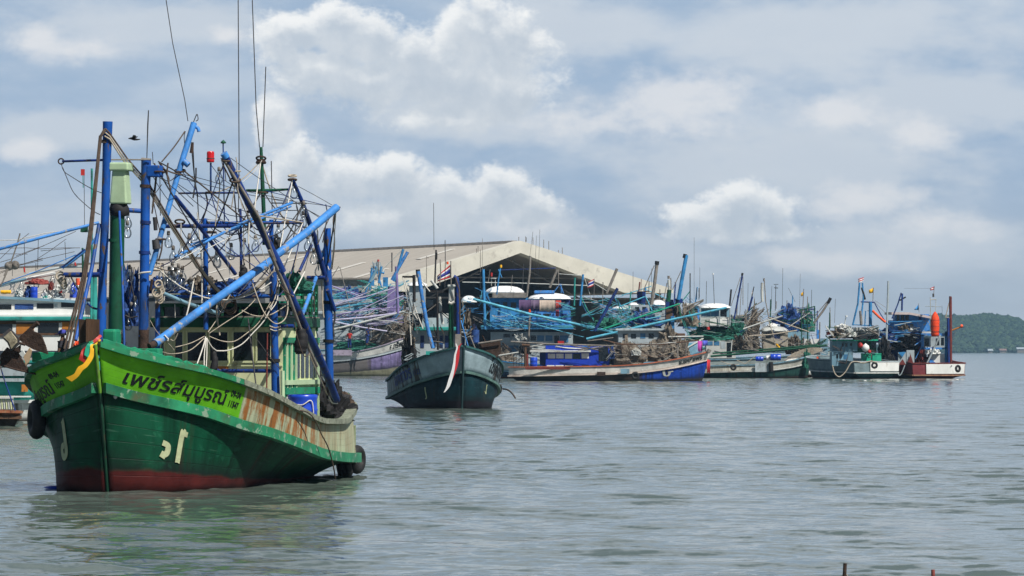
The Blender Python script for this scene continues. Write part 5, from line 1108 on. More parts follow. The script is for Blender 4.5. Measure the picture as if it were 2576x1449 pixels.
        a, e = at('L', x0, y1, 170.6), at('L', x1, y0, 170.6); o = MB().heap(((a.x+e.x)/2, 170.9, a.z), (e.x-a.x, .9, e.z-a.z), len(lb), rough=.28).build('bundle', m, None, Vector(((a.x+e.x)/2, 170.9, a.z))); tag(o, lb, 'bundle', g)
    # stern of a small boat at the left edge
    b = Far('small_boat', 'dark small boat end with orange rail and white stakes at the left edge', 158, 52, -330, -8, 2.6, (1038, 1032, 1030), (1050, 1046, 1044), group='boats behind the green trawler')
    b.hull((.025,.018,.015), (.02,.015,.012), (.12,.065,.045), M_brown, mat('orange_rail', (.25,.09,.045), .6, .4, .4, (.25,.22,.12), 1.5), edge=.1)
    for i in range(7): b.st(M_cream if i % 2 else M_dwhite, 'M', [(-10+i*28,1000), (-2+i*30,1175)], 22, .3, 'stake')
    b.st(M_dblue, 'M', [(0,600), (60,800), (200,1195)], 18, -1.0); b.pb('stake_rail', M_dwhite, 'M', -40, 1010, 175, 1035, .1, .2)
boat_left()

# ---- the teal boat facing us
def boat_facing():
    th = R(-9); Y0 = 207.; X0 = (1162-1288)/FPX*Y0
    f = Far('fishing_boat', 'teal and grey trawler facing the camera with a red and white ribbon', 207, 1155, 1000, 0, 5.4, (868, 962, 968), (930, 1005, 1012), aft=(12.5, th), sternw=.6, flare=1.2)
    H = f.H; H.X0, H.Y0 = X0, Y0
    BS = [.06,.55,.95,1.38,1.75,2.15,2.45,2.62,2.62,2.45,2.2,1.9,1.5]; BR = [.05,.40,.75,1.15,1.55,2.0,2.3,2.5,2.55,2.4,2.15,1.85,1.5]
    ZS = [2.95,2.82,2.72,2.58,2.42,2.2,1.95,1.6,1.35,1.25,1.3,1.4,1.5]; ZR = [1.75,1.70,1.62,1.50,1.35,1.15,.9,.68,.5,.42,.4,.4,.4]
    H.lev = {-1: (.25, 9.8, [v*.5 for v in BR], [-.8]*13), 0: (0, 10.8, [.06,.7,1.0,1.25,1.5,1.75,1.95,2.05,1.9,1.5,1.1,.7,.3], [0]*13), 1: (-.35, 12, BR, ZR), 2: (-.55, 11.8, BS, ZS)}
    f.hull((.007,.030,.038), (.012,.010,.014), (.27,.36,.40), mat('facing_rub_rail', (.09,.17,.15), .6, .4, .3, (.04,.05,.05), 1.2), mat('facing_cap_rail', (.03,.10,.10), .6, .3), edge=.25, aux=(.22,.30,.33), aux2=(.06,.05,.045), until=1.6)
    MB().tube([H.W(.02, 0, 0), H.W(-.37, 0, 1.75), H.W(-.58, 0, 2.95)], [.05, .05, .06], 6).build('stem', mat('facing_stem', (.02,.05,.055), .6), f.o)
    f.pb('stem_post', M_grey, 'A', 1032, 790, 1076, 905, .35, -.3, taper=.05)
    f.pb('bow_beam', M_teal, 'N', 810, 255, 1040, 322, .3, .4); f.pb('bow_beam', M_teal, 'N', 1560, 228, 1815, 275, .3, .4)
    Y = 5.2
    wall = f.pb('wheelhouse_wall', M_lgrey, 'A', 690, 765, 1105, 1010, 3.4, Y)
    for (x0, x1) in ((782,808), (862,892), (922,945), (960,985), (1085,1100)):
        w = f.pb('window', mat('navy_window', (.02,.04,.12), .2, .2), 'A', x0, 800, x1, 888, .05, Y-.03); f.pb('window_frame', M_lgrey, 'A', x0-3, 794, x1+3, 800, .07, Y-.05, w)
    f.pb('wheelhouse_roof', M_teal, 'A', 735, 738, 1115, 766, 4.2, Y-.4, bev=.04); f.pb('upper_deck_box', M_lgrey, 'A', 795, 672, 985, 738, 2.5, Y+.4); f.pb('upper_deck_box', M_dwhite, 'A', 900, 640, 985, 672, 1.5, Y+.8)
    S = f.st
    S(M_wire, 'A', [(895,180), (885,450)], 13, 3); S(M_dark, 'A', [(897,200), (895,250)], 18, 3, 'mast_head'); S(M_dark, 'A', [(902,480), (908,905)], 18, 1.5, 'post'); f.pb('cross_beam', M_dark, 'A', 848, 473, 1010, 492, .4, 2)
    S(M_dblue, 'A', [(1022,372), (1045,385), (1052,430), (1054,790)], 30, 1.8); S(M_brope, 'A', [(1035,380), (1062,470), (1072,800)], 12, 1.5); S(M_dgreen, 'A', [(1003,560), (1003,905)], 40, 2, 'mast')
    f.pb('exhaust_hood', M_dwhite, 'A', 984, 440, 1030, 555, .6, 1.8, bev=.05, taper=.1); f.pb('exhaust_cap', M_dwhite, 'A', 978, 432, 1034, 448, .7, 1.7, bev=.03); S(M_wrope, 'A', [(985,560), (1005,570), (1028,555)], 22, 1.6)
    S(M_lblue, 'A', [(765,335), (800,560), (832,740), (872,892)], 30, 1.5); S(M_dark, 'A', [(762,322), (768,380)], 34, 1.6, 'boom_head'); f.pb('gallows_beam', M_dark, 'A', 650, 368, 742, 382, .3, 3); S(M_dark, 'A', [(735,362), (736,560)], 24, 3)
    f.sts(M_wrope, 'A', ([(655,380), (700,600), (715,870)], [(670,400), (720,620), (762,790)], [(720,540), (760,650), (800,752)], [(750,360), (800,420), (850,482)], [(690,470), (700,520), (720,500)]), 9, 2)
    f.sts(M_dwhite, 'A', ([(920,520), (930,640), (945,720)], [(905,460), (860,400)]), 22, 3, 'furled_tarp'); S(M_grey, 'A', [(925,250), (928,340), (920,440)], 8, 4); S(M_wire, 'A', [(960,110), (962,260), (958,450)], 6, 4, 'whip_aerial'); S(M_wire, 'A', [(877,-160), (880,180)], 4, 3, 'whip_aerial'); S(M_orange, 'A', [(976,265), (978,285)], 18, 4, 'signal_lamp')
    S(M_grey, 'A', [(826,225), (826,420)], 5, 6, 'aerial_mast'); S(M_grey, 'A', [(812,238), (844,238)], 4, 6, 'aerial_mast')
    f.heap(M_net, 'A', 650, 800, 740, 1000, 1.2, 3, 3); f.heap(M_dark, 'A', 655, 840, 740, 1030, 1.5, 2.2, 5, 'rope_heap'); f.heap(M_net, 'A', 1085, 660, 1150, 800, 1.5, 4, 6)
    f.tangle([M_grey, M_rope, M_brope, M_lgrey], 'A', 640, 560, 780, 980, 56, 5, (1.5, 4), 1.2, (.3, .9)); f.tangle([M_grey, M_cblue, M_brope, M_dark], 'A', 780, 520, 1010, 900, 44, 5, (1, 3), 1.2, (.2, .6)); f.tangle([M_lgrey, M_rope, M_brope, M_cblue], 'A', 1065, 520, 1200, 920, 44, 5, (2, 5), 1.1, (.2, .6))
    S(M_lblue, 'A', [(1075,690), (1130,890)], 9, .8); S(M_grey, 'A', [(1140,800), (1180,900)], 10, .8)
    a = at('A', 1178, 800, 211); f.st(M_bnet, 'A', [(1178,760), (1178,850)], 60, 4, 'blue_net_bag')
    # names
    for txt, sd_, l0, t0, su in (('โชคดาวร2', 1, 1.34, 1.1, 1), ('โชคดาวร', -1, 1.34, 4.9, 1)):
        nm = lettering(txt, .02); w = max(p[0] for p in nm[0]); H.shape_on('painted_name', M_black if sd_ > 0 else M_dblue, f.o, nm, sd_, t0, l0, 2.6/w, .80, out=.02)
    nn = lettering('1122', .0); H.shape_on('painted_number', M_dblue, f.o, nn, -1, 2.2, 1.36, .3, .34, out=.02)
    mk = mat('mark_paint', (.4,.44,.3), .6)
    H.shape_on('hull_mark', MATS['mark_paint'], f.o, strokes([[(.1,1), (.12,.6), (.2,.1), (.05,.0)]], .12), -1, 1.6, .35, .6, .4, out=.02); H.shape_on('hull_mark', MATS['mark_paint'], f.o, strokes([[(.4,1), (.3,.5), (.25,.1), (.05,.3)]], .09), 1, 1.0, .45, .6, .35, out=.02)
    # ribbon, flag, board, fenders, rope
    t = thing('ribbon', at('N', 1160, 1020, 206), 'long red and white ribbon hanging from the bow of the teal boat', 'ribbon')
    for m, pts, ws in ((M_fred, [(1480,110), (1420,185), (1405,300), (1385,450), (1365,560), (1330,700), (1290,800)], [.05,.2,.3,.3,.25,.12,.06]), (M_fwhite, [(1370,110), (1395,190), (1360,320), (1345,450), (1320,600), (1270,780), (1220,930), (1155,1025)], [.05,.12,.14,.16,.22,.30,.26,.10])):
        P = smooth_path([at('N', x, y, 206.0+.12*(m is M_fred)) for x, y in pts], 4); MB().ribbon(P, [q*.68 for q in np.interp(np.linspace(0, 1, len(P)), np.linspace(0, 1, len(ws)), ws)], (.95, 0, .25)).build('strip', m, t)
    flag('large striped red, white and blue flag slanting above the teal boat', 'A', [(1000,285), (902,370), (905,410), (1003,380)], 213, TRI, pole=[(1002,260), (1004,450)])
    a, e = at('A', 1205, 960, 208.5), at('A', 1365, 840, 208.5); t = thing('otter_board', Vector(((a.x+e.x)/2, 208.5, a.z)), 'rusty brown trawl board slung beside the bow of the teal boat', 'trawl board')
    q = [at('A', x, y, 208.5) for x, y in ((1210,965), (1300,985), (1365,930), (1362,842), (1205,850))]; k = Vector((0, .12, 0)); MB().add(q+[v+k for v in q], [(4,3,2,1,0), (5,6,7,8,9)]+[(i, (i+1) % 5, 5+(i+1) % 5, 5+i) for i in range(5)]).build('board', M_rust, t)
    MB().tube([at('A', 1200, 858, 208.3), at('A', 1375, 832, 208.3)], .05, 6).build('iron_bar', M_grey, t); MB().tube([at('A', 1230, 800, 208.3), at('A', 1255, 850, 208.3)], .03, 6).build('chain', M_rust, t)
    tyre('black fender on the right quarter of the teal boat', 'N', 2195, 960, 170, 212, R(75)); tyre('pale worn fender at the left quarter of the teal boat', 'N', 215, 730, 130, 215, R(-60))
    drum('blue barrel on the left side deck of the teal boat', 'N', 330, 510, 440, 640, 216, M_bbarrel)
    P = smooth_path([at('N', x, y, Yy) for x, y, Yy in ((2255,960,210), (2330,975,207), (2400,1020,204), (2450,1080,202), (2480,1130,201))]); o = MB().tube(P, .04, 6).build('mooring_rope', M_brope, None, P[0]); tag(o, 'dark mooring rope running into the water right of the teal boat', 'rope')
boat_facing()

def fleet():
    # ---- purple and white boat, behind the stern of the green trawler
    f = Far('fishing_boat', 'lavender and white trawler just right of the green trawler\'s stern', 474, 1024, 640, 5, 5.0, (848, 893, 893), (876, 910, 918))
    f.hull((.16,.135,.27), (.16,.16,.11), (.60,.60,.58), M_lgrey, mat('faded_lilac_rail', (.30,.26,.34), .6, .3, .3, (.1,.09,.09), .8), edge=.35, lowaux=((.13,.12,.12), 4.2))
    f.name_('ศ.ทรัพย์', 'A', 560, 900, 665, 880, -1, M_black)
    S = f.st
    for m, p, w in ((M_dwhite,[(150,758),(420,690),(675,622)],15),(M_lav,[(130,690),(400,668),(600,640)],14),(M_lav,[(160,575),(400,515),(600,455)],9),(M_lav,[(150,700),(350,740),(540,770)],11),(M_cyan,[(320,575),(460,500),(570,430)],6),(M_purple,[(606,300),(612,450),(620,640)],22),
                    (M_lblue,[(690,195),(630,300),(575,400)],24),(M_cblue,[(657,175),(625,290),(592,410)],20),(M_dwhite,[(640,190),(500,330),(360,480)],6),(M_grey,[(190,300),(130,395)],6),(M_grey,[(198,305),(235,450),(272,610)],6),(M_lav,[(150,590),(420,480)],6),(M_lav,[(200,640),(560,600)],7),(M_cyan,[(180,600),(440,560)],5),
                    (M_purple,[(150,660),(380,610),(640,600)],8),(M_wire,[(575,200),(575,340)],9),(M_lav,[(300,640),(520,530),(600,470)],6),(M_wrope,[(280,760),(300,700),(320,660)],4),(M_gblue,[(420,410),(470,310)],20),(M_cblue,[(500,300),(478,420)],16),(M_grey,[(478,262),(480,440)],8)): S(m, 'A', p, w, -1)
    f.pb('mast', M_purple, 'A', 540, 445, 604, 640, 1.2, .5, taper=.08); f.pb('box_post', M_cblue, 'A', 510, 378, 546, 445, .8, 3); f.pb('box_post', M_cblue, 'A', 418, 385, 446, 440, .8, 3)
    f.cabin(M_lgrey, 'A', (0, 640, 420, 870), 3, 2.2, [(200,700,240,760), (270,700,310,760), (340,700,380,760)], roof=(-20, 625, 440, 645))
    f.heap(M_net, 'A', 440, 660, 690, 870, 2.5, 1.2, 4); f.heap(M_net, 'A', 620, 640, 710, 800, 2, 2, 7); f.heap(M_gnet, 'A', 140, 838, 500, 915, 1.8, .4, 9, 'green_net', .2)
    f.pb('bulwark_board', mat('faded_lilac_rail', (.3,.26,.34)), 'A', 130, 905, 285, 945, .15, -2.2)
    f.tangle([M_rope, M_grey, M_brope, M_dwhite], 'A', 380, 620, 700, 850, 54, 5, (-.5, 2), .6, (.3, .8)); f.tangle([M_lav, M_cyan, M_purple, M_cblue, M_dwhite], 'A', 140, 440, 660, 720, 70, 4.5, (-1, 4), .28, (.3, .8)); f.tangle([M_wrope, M_rope], 'A', 640, 480, 760, 860, 10, 6, (-1, 2), 1.3, (.5, 1.2))
    pz = f.H.W(f.L*.62, -1.0, .85)
    person('person', at('A', 268, 905, 470)-Vector((0, 0, 0)), 2.1, R(200), 'person in a red shirt on the deck of the lavender boat', M_red, M_dblue)
    person('person', at('A', 395, 870, 470.5), 2.1, R(120), 'person in dark blue bending on the lavender boat', M_dblue, M_dblue, lean=.25)
    # boats behind it: blue gantry boat
    g = Far('fishing_boat', 'pale blue trawler with a fan of poles behind the lavender boat', 505, 1030, 700, 5, 5.0, (850, 880, 880), (880, 905, 905))
    g.hull((.10,.2,.3), (.1,.03,.03), (.3,.4,.45), M_gblue, M_gblue)
    g.cabin(M_lgrey, 'A', (120, 560, 400, 760), 3, 1, [(160,590,200,640), (230,590,270,640), (300,590,340,640)], roof=(90, 540, 430, 562))
    g.tangle([M_cblue, M_cyan, M_lav, M_lgrey, M_teal, M_dblue], 'A', 140, 400, 700, 640, 84, 5, (-2, 3), .35, (.2, .7)); g.heap(M_bnet, 'A', 150, 480, 380, 600, 2.5, 2, 3); g.heap(M_gnet, 'A', 330, 500, 620, 620, 2.5, 2, 5)
    for p in ([(430,310),(415,470)], [(455,300),(500,450)], [(470,310),(430,360),(380,500)], [(440,330),(520,350)]): g.st(M_cblue, 'A', p, 14, 0)
    g.st(M_red, 'A', [(476,250),(476,268)], 16, 0, 'signal_lamp'); g.heap(M_lgrey, 'A', 425, 285, 510, 350, .8, 1, 6, 'net_bundle')
    g.dome('canopy_roof', M_bright, 'A', 685, 408, 830, 442, 5, 8); g.pb('cabin_wall', M_lgrey, 'A', 700, 442, 815, 640, 3.5, 8.5); g.dome('canopy_roof', M_bright, 'A', 1075, 510, 1190, 560, 4, 8)
    # ---- cyan two-decked boat
    f = Far('fishing_boat', 'turquoise two-decked trawler with white domed roofs and washing on the rail', 432, 1228, 1545, 3, 5.4, (905, 918, 918), (930, 938, 938))
    f.hull((.04,.08,.16), (.10,.03,.02), (.46,.50,.52), M_gblue, M_cblue, edge=.2)
    f.cabin(M_lgrey, 'B', (250, 955, 985, 1250), 3.4, 1.2, [(365,972,425,1003), (440,975,505,1030), (608,985,655,1032), (665,985,727,1035,M_glassb), (740,985,802,1035,M_glassb), (818,988,862,1060), (868,985,945,1045,M_glassb), (410,1075,500,1140,M_glassb), (340,1070,400,1140)])
    f.pb('lower_roof', M_cblue, 'B', 165, 905, 990, 930, 4.6, .2, bev=.04); f.pb('roof_edge', M_cyan, 'B', 165, 897, 990, 905, 4.7, .15)
    for y in (812, 838, 862, 884): f.st(M_cblue, 'B', [(295,y), (600,y+6), (980,y+10)], 9, .4, 'handrail')
    f.posts(M_cblue, 'B', (300, 380, 460, 540, 620, 700, 780, 860, 940), 800, 905, 8, .45)
    f.cabin(M_lblue, 'B', (615, 765, 965, 900), 2.8, 1.6, [(640,790,700,822), (720,790,790,822), (880,790,930,850,M_dblue)]); f.cabin(M_dblue, 'B', (600, 660, 960, 766), 2.6, 1.7, [(640,685,690,740), (710,685,760,740), (780,685,830,740), (890,690,945,755,M_glassb)])
    f.cabin(M_cblue, 'B', (250, 650, 600, 905), 2.6, 2.6, [(290,690,330,740), (360,690,400,740), (430,690,480,740), (520,690,570,740)]); f.pb('roof_fascia', M_grey, 'B', 265, 606, 570, 652, 3.4, 2, bev=.05)
    f.dome('canopy_roof', M_bright, 'B', 198, 540, 552, 606, 4.4, 2.0); f.dome('canopy_roof', M_bright, 'B', 582, 604, 972, 664, 4.6, .9, .85); f.pb('roof_hatch', M_lblue, 'B', 640, 584, 822, 610, 2.4, 1.6, bev=.06)
    S = f.st
    S(M_cyan, 'B', [(95,660), (600,795), (1000,880), (1480,985)], 24, -2); S(M_cblue, 'B', [(185,395), (192,640), (202,930)], 26, -.8); f.pb('box_post', M_cblue, 'B', 245, 762, 292, 910, 1, -.3)
    for m, p, w in ((M_dwhite,[(0,510),(500,518),(1150,542)],9),(M_dblue,[(330,402),(830,384)],8),(M_dwhite,[(862,436),(1080,452)],7),(M_grey,[(845,398),(815,470),(778,560)],24),(M_grey,[(855,398),(856,545)],9),(M_cblue,[(1076,440),(1062,580),(1048,720)],20),(M_teal,[(1002,470),(996,720)],16),
                    (M_grey,[(605,275),(598,430),(572,640)],20),(M_cblue,[(338,385),(322,480),(305,620)],14),(M_cblue,[(320,395),(350,470)],12),(M_grey,[(600,770),(595,900),(588,1040)],18),(M_wire,[(545,345),(535,560)],8),(M_wire,[(628,60),(600,280)],3),(M_wire,[(660,95),(640,480)],3),(M_wire,[(690,40),(672,560)],3),(M_wire,[(570,110),(570,150)],4),(M_wire,[(470,280),(455,400)],3),
                    (M_grey,[(160,220),(158,560)],6),(M_grey,[(178,120),(176,400)],4),(M_grey,[(445,445),(430,600)],5),(M_lblue,[(870,525),(900,610)],8),(M_lblue,[(870,525),(815,600)],8),(M_lblue,[(878,525),(880,605)],8),(M_cyan,[(300,760),(700,900),(1080,1000)],7),(M_cyan,[(420,780),(560,940)],5),(M_grey,[(110,440),(165,438)],4),(M_wrope,[(1080,450),(1150,660)],5),(M_dwhite,[(1175,520),(1290,590)],6),
                    (M_cyan,[(160,905),(220,935)],12),(M_grey,[(245,395),(228,520)],6),(M_dwhite,[(1210,690),(1060,690)],6)): S(m, 'B', p, w, -.6)
    S(M_yellow, 'B', [(342,355),(342,380)], 22, -.6, 'signal_lamp'); S(M_red, 'B', [(258,425),(258,458)], 20, .5, 'signal_lamp'); S(M_orange, 'B', [(600,752),(598,778)], 24, -.7, 'signal_lamp'); f.pb('radar_stand', M_dwhite, 'B', 250, 470, 302, 480, .6, .6); f.posts(M_dwhite, 'B', (258, 292), 480, 545, 8, .8)
    f.tangle([M_cyan, M_cblue, M_cyan, M_teal, M_lgrey], 'B', 260, 690, 1010, 930, 84, 4, (-1.5, .8), .22, (.2, .6)); f.tangle([M_brope, M_grey, M_rope], 'B', 180, 1000, 620, 1240, 16, 6, (-1, 1), .7, (.2, .5)); f.tangle([M_cyan, M_cblue, M_grey], 'B', 0, 560, 260, 900, 50, 5, (-1, 2), .8, (.2, .7))
    f.heap(M_net, 'B', 250, 1130, 450, 1235, 1.6, -.6, 8); f.heap(M_dwhite, 'B', 450, 975, 560, 1040, 1, .2, 3, 'sack_heap'); f.pb('red_panel', M_red, 'B', 850, 1035, 905, 1062, .2, .6); f.heap(M_bnet, 'B', 80, 930, 140, 1060, 1, .2, 3, 'net_bag')
    g = 'washing hung on the turquoise boat'
    hang('purple cloth hung below the white roof of the turquoise boat', 'cloth', mat('purple_cloth', (.10,.06,.14), .9), 'B', 505, 668, 612, 765, 431.2, group=g, seed=1); hang('dark violet cloth hung between the purple and beige cloths', 'cloth', mat('violet_cloth', (.14,.10,.17), .9), 'B', 612, 668, 688, 752, 431.2, group=g, seed=2)
    hang('beige blanket hung below the white roof of the turquoise boat', 'blanket', mat('beige_cloth', (.45,.37,.31), .9), 'B', 688, 670, 828, 768, 431.2, group=g, seed=3); hang('red and white cloth hung right of the beige blanket', 'cloth', mat('red_cloth', (.38,.06,.05), .9), 'B', 832, 672, 880, 740, 431.2, group=g, seed=4); hang('small maroon cloth hung below the red cloth', 'cloth', mat('maroon_cloth', (.16,.03,.06), .9), 'B', 830, 755, 862, 820, 431.0, group=g, seed=5)
    flag('small striped red, white and blue flag under the warehouse eave', 'B', [(1175,480), (1118,510), (1112,565), (1175,540)], 431, TRI, pole=[(1176,478), (1172,650)])
    # ---- blue hulled boat in front
    f = Far('fishing_boat', 'low blue and white boat with a blue deckhouse and long thin canopy', 393, 1786, 1282, 3, 4.6, (884, 922, 924), (905, 942, 946), flare=1.15)
    f.hull((.012,.055,.36), (.035,.028,.022), (.62,.60,.56), mat('rusty_white_rail', (.58,.50,.44), .6, .25, .3, (.22,.12,.08), .8), mat('orange_red_rail', (.42,.12,.06), .6, .4, .35, (.3,.22,.18), .7), edge=.16, lowaux=((.05,.035,.028), 6.5))
    for x0, x1 in ((440,560),(560,760)): pass
    f.name_('ส.สหชัยพร', 'C', 880, 1240, 1110, 1190, -1, M_black, 1.3, .7)
    H = f.H; H.shape_on('hull_mark', M_dwhite, f.o, strokes([[(.05,1), (.1,.2), (.3,.05), (.4,.5), (.35,.7)], [(.4,.6), (.6,.7)]], .14), -1, 4.2, .40, 1.5, .5, out=.03)
    f.cabin(mat('royal_blue_paint', (.012,.045,.42), .5, .2, .15), 'B', (742, 1075, 1310, 1290), 3.0, .9, [(762,1148,828,1190,M_white), (836,1148,902,1190,M_white), (914,1148,978,1192,M_white), (985,1148,1050,1195), (1062,1145,1126,1190,M_white), (752,1250,820,1285,M_white), (830,1250,902,1287,M_white), (914,1250,985,1287,M_white), (1215,1085,1300,1215), (1062,1250,1130,1290)])
    f.pb('deckhouse_front', M_dblue, 'B', 690, 1130, 742, 1280, 2.5, 1.2); f.pb('canopy_roof', M_dwhite, 'B', 600, 1118, 1145, 1136, 3.6, .5, bev=.03)
    for y0 in (1078, 1092, 1106): f.pb('louvre', M_lblue, 'B', 1065, y0, 1140, y0+6, .1, .84)
    f.pb('rail_band', M_dred, 'B', 560, 1268, 960, 1288, .1, -1.6); f.pb('rust_patch', M_rust, 'B', 1200, 1310, 1275, 1345, .1, -2.05); f.pb('sheathing', M_gblue, 'C', 320, 1268, 405, 1315, .1, -2.3)
    for m, c, p, w in ((M_grey,'B',[(430,1040),(760,1060),(1338,1078)],14),(M_brown,'C',[(150,990),(330,1030),(700,1035),(1080,992)],12),(M_dwhite,'B',[(620,1105),(900,1122),(1145,1130)],8),(M_grey,'C',[(0,1000),(250,968)],10),(M_grey,'C',[(0,1050),(340,1040)],10),(M_brown,'B',[(560,1090),(560,1270)],26),(M_brown,'B',[(530,1070),(600,1075)],26),(M_dred,'B',[(575,1150),(578,1275)],24),(M_grey,'C',[(870,1030),(870,1170)],14),(M_grey,'C',[(950,1020),(950,1150)],10),
                       (M_dwhite,'B',[(260,1175),(500,1135)],12),(M_grey,'C',[(1180,1080),(1165,1110)],40)): f.st(m, c, p, w, -.6)
    for x in (455, 480, 505, 530): f.st(M_wire, 'B', [(x,1145),(x,1280)], 5, -.2)
    for y in (1160, 1195, 1230): f.st(M_wire, 'B', [(445,y),(545,y)], 5, -.25)
    f.heap(M_net, 'C', 190, 1060, 560, 1250, 2.4, .6, 11); f.heap(M_net, 'C', 500, 1050, 860, 1200, 2.2, 1.5, 12); f.heap(M_dark, 'B', 510, 1060, 600, 1150, 1, .3, 12); f.heap(M_net, 'C', 820, 1030, 990, 1170, 1.8, .8, 14); f.heap(M_dwhite, 'C', 420, 1075, 520, 1140, 1, .2, 13, 'sack_heap', .3); f.heap(M_bnet, 'C', 210, 1080, 260, 1170, .8, .0, 15)
    f.tangle([M_rope, M_grey, M_brope, M_dwhite, M_brown], 'C', 180, 1010, 990, 1210, 90, 5, (-.6, 1.5), .45, (.1, .35)); f.tangle([M_dwhite, M_grey, M_brope], 'B', 600, 1060, 1330, 1125, 20, 7, (-.3, 2), .15, (.2, .5))
    drum('blue barrel on the stern deck of the low blue boat', 'B', 602, 1180, 668, 1272, 392.4, M_bbarrel)
    tyre('tyre hung amidships on the low blue boat', 'C', 462, 1335, 80, 390.6); tyre('tyre leaning against the blue deckhouse', 'C', 165, 1250, 60, 392.6)
    hang('magenta and white cloth on the bow pole of the pale blue boat', 'cloth', mat('magenta_cloth', (.45,.06,.35), .9), 'C', 1065, 1000, 1110, 1100, 392, seed=8); hang('blue and white cloth beside the magenta cloth', 'cloth', mat('bright_blue_cloth', (.10,.12,.55), .9), 'C', 1112, 995, 1160, 1045, 392.1, seed=9); hang('red cloth tied at the bow of the low blue boat', 'cloth', M_fred, 'C', 1155, 1180, 1185, 1310, 391.5, seed=10)
    # ---- pale blue hull with the black name, behind
    f = Far('fishing_boat', 'pale blue boat with a black name, between the low blue boat and the turquoise booms', 408, 1768, 1460, 3, 4.8, (852, 908, 912), (888, 922, 926))
    f.hull((.10,.20,.28), (.08,.05,.04), (.20,.36,.48), M_gblue, M_dwhite, edge=.1)
    f.name_('มณฑล', 'C', 765, 1180, 880, 1170, -1, M_black, 1.25, .9); f.name_('19', 'C', 695, 1190, 750, 1185, -1, M_dblue, 1.3, .6)
    f.heap(M_net, 'C', 560, 1030, 860, 1130, 2, 1, 3); f.tangle([M_rope, M_grey, M_brope], 'C', 420, 1000, 960, 1140, 40, 7, (-1, 1), .5, (.1, .4)); f.cabin(M_lgrey, 'C', (300, 900, 760, 1080), 3, 2, [(340,930,390,975), (420,930,470,975), (510,925,560,975,M_glassb), (590,925,640,975)], roof=(270, 880, 790, 902)); f.heap(M_net, 'C', 700, 880, 860, 1010, 2, .8, 5)
    f.pb('brown_tub', M_brown, 'C', 858, 925, 945, 975, 1.2, .5, bev=.1); f.pb('panel', M_cyan, 'C', 970, 1020, 1075, 1130, .6, -.4); f.st(M_dwhite, 'C', [(780,960),(1120,955)], 16, 0)
    # ---- cluster of turquoise and green booms
    f = Far('fishing_boat', 'trawler with tall blue boom and green mast among turquoise poles', 428, 1740, 1420, 2, 5, (868, 900, 905), (895, 920, 925))
    f.hull((.04,.12,.12), (.1,.03,.03), (.25,.36,.36), M_teal, M_teal)
    S = f.st
    for m, p, w in ((M_cblue,[(955,170),(925,330),(878,600)],38),(M_dark,[(945,160),(935,200)],40),(M_grey,[(903,325),(820,505)],8),(M_grey,[(672,240),(648,440),(618,650)],34),(M_dark,[(672,228),(668,262)],44),(M_grey,[(645,270),(540,512)],9),(M_dwhite,[(785,410),(790,505)],30),(M_grey,[(783,370),(785,400)],26),(M_dgreen,[(790,505),(778,620)],46),(M_grey,[(805,390),(808,510)],10),(M_grey,[(768,440),(738,590)],9),(M_wire,[(595,420),(592,520)],8),
                    (M_grey,[(285,300),(185,540)],28),(M_dblue,[(290,490),(180,700),(70,900)],30),(M_dark,[(991,345),(990,640)],11),(M_vgreen,[(890,640),(500,770),(150,885)],15),(M_cyan,[(705,762),(555,792)],13),(M_cyan,[(552,572),(300,672)],13),(M_grey,[(1122,600),(920,682)],14),(M_cyan,[(560,570),(620,700)],12),(M_teal,[(720,680),(600,720)],9),(M_grey,[(1120,610),(950,720)],14),
                    (M_cyan,[(-10,980),(460,872),(900,775),(1345,678)],24),(M_cyan,[(260,912),(440,950),(640,985)],10),(M_dgreen,[(285,585),(330,760)],10),(M_teal,[(280,740),(360,890)],8),(M_dgreen,[(880,660),(900,760)],20),(M_dred,[(505,430),(495,520)],14),(M_dred,[(520,400),(515,520)],6),(M_brown,[(540,520),(600,525)],12),(M_wire,[(1030,0),(1030,600)],3),(M_wire,[(1085,290),(1083,580)],3),(M_wire,[(1055,490),(1055,600)],8),(M_wire,[(1077,490),(1077,600)],8),
                    (M_teal,[(905,780),(985,970)],7),(M_teal,[(930,800),(1000,980)],6)): S(m, 'C', p, w, -.6)
    f.pb('winch_house', M_dblue, 'C', 755, 600, 830, 890, 1.6, .2); f.pb('winch_house', M_brown, 'C', 760, 690, 822, 790, 1.4, -.2); f.pb('post', M_cblue, 'C', 805, 760, 840, 905, .6, -.3); f.pb('derrick_head', M_dblue, 'C', 850, 590, 920, 632, 1, -.4); f.pb('light_box', M_dblue, 'C', 480, 520, 560, 640, 1.2, 1)
    f.dome('canopy_roof', M_bright, 'C', 620, 600, 760, 655, 5, 5); f.dome('canopy_roof', M_bright, 'C', 400, 625, 500, 660, 4, 6); f.cabin(M_lgrey, 'C', (430, 650, 760, 900), 3, 5.5, [(460,670,500,720), (530,670,570,720), (600,670,640,720), (680,670,720,720)])
    f.tangle([M_cyan, M_teal, M_vgreen, M_cblue, M_lgrey, M_cyan], 'C', -60, 560, 420, 900, 96, 4.5, (-1, 4), .5, (.2, .7)); f.tangle([M_cyan, M_teal, M_grey, M_lgrey, M_dgreen], 'C', 300, 620, 780, 930, 90, 4.5, (-1, 4), .4, (.2, .6)); f.tangle([M_dgreen, M_grey, M_teal, M_brope], 'C', 820, 650, 1060, 960, 40, 6, (-1, 3), 1.1, (.2, .6)); f.heap(M_gnet, 'C', 40, 800, 400, 890, 3, 3, 3); f.heap(M_net, 'C', 900, 690, 1060, 860, 2, 3, 4); f.heap(M_bnet, 'C', 400, 740, 700, 880, 3, 3, 8); f.heap(M_net, 'C', 820, 640, 910, 820, 1.5, 1, 9)
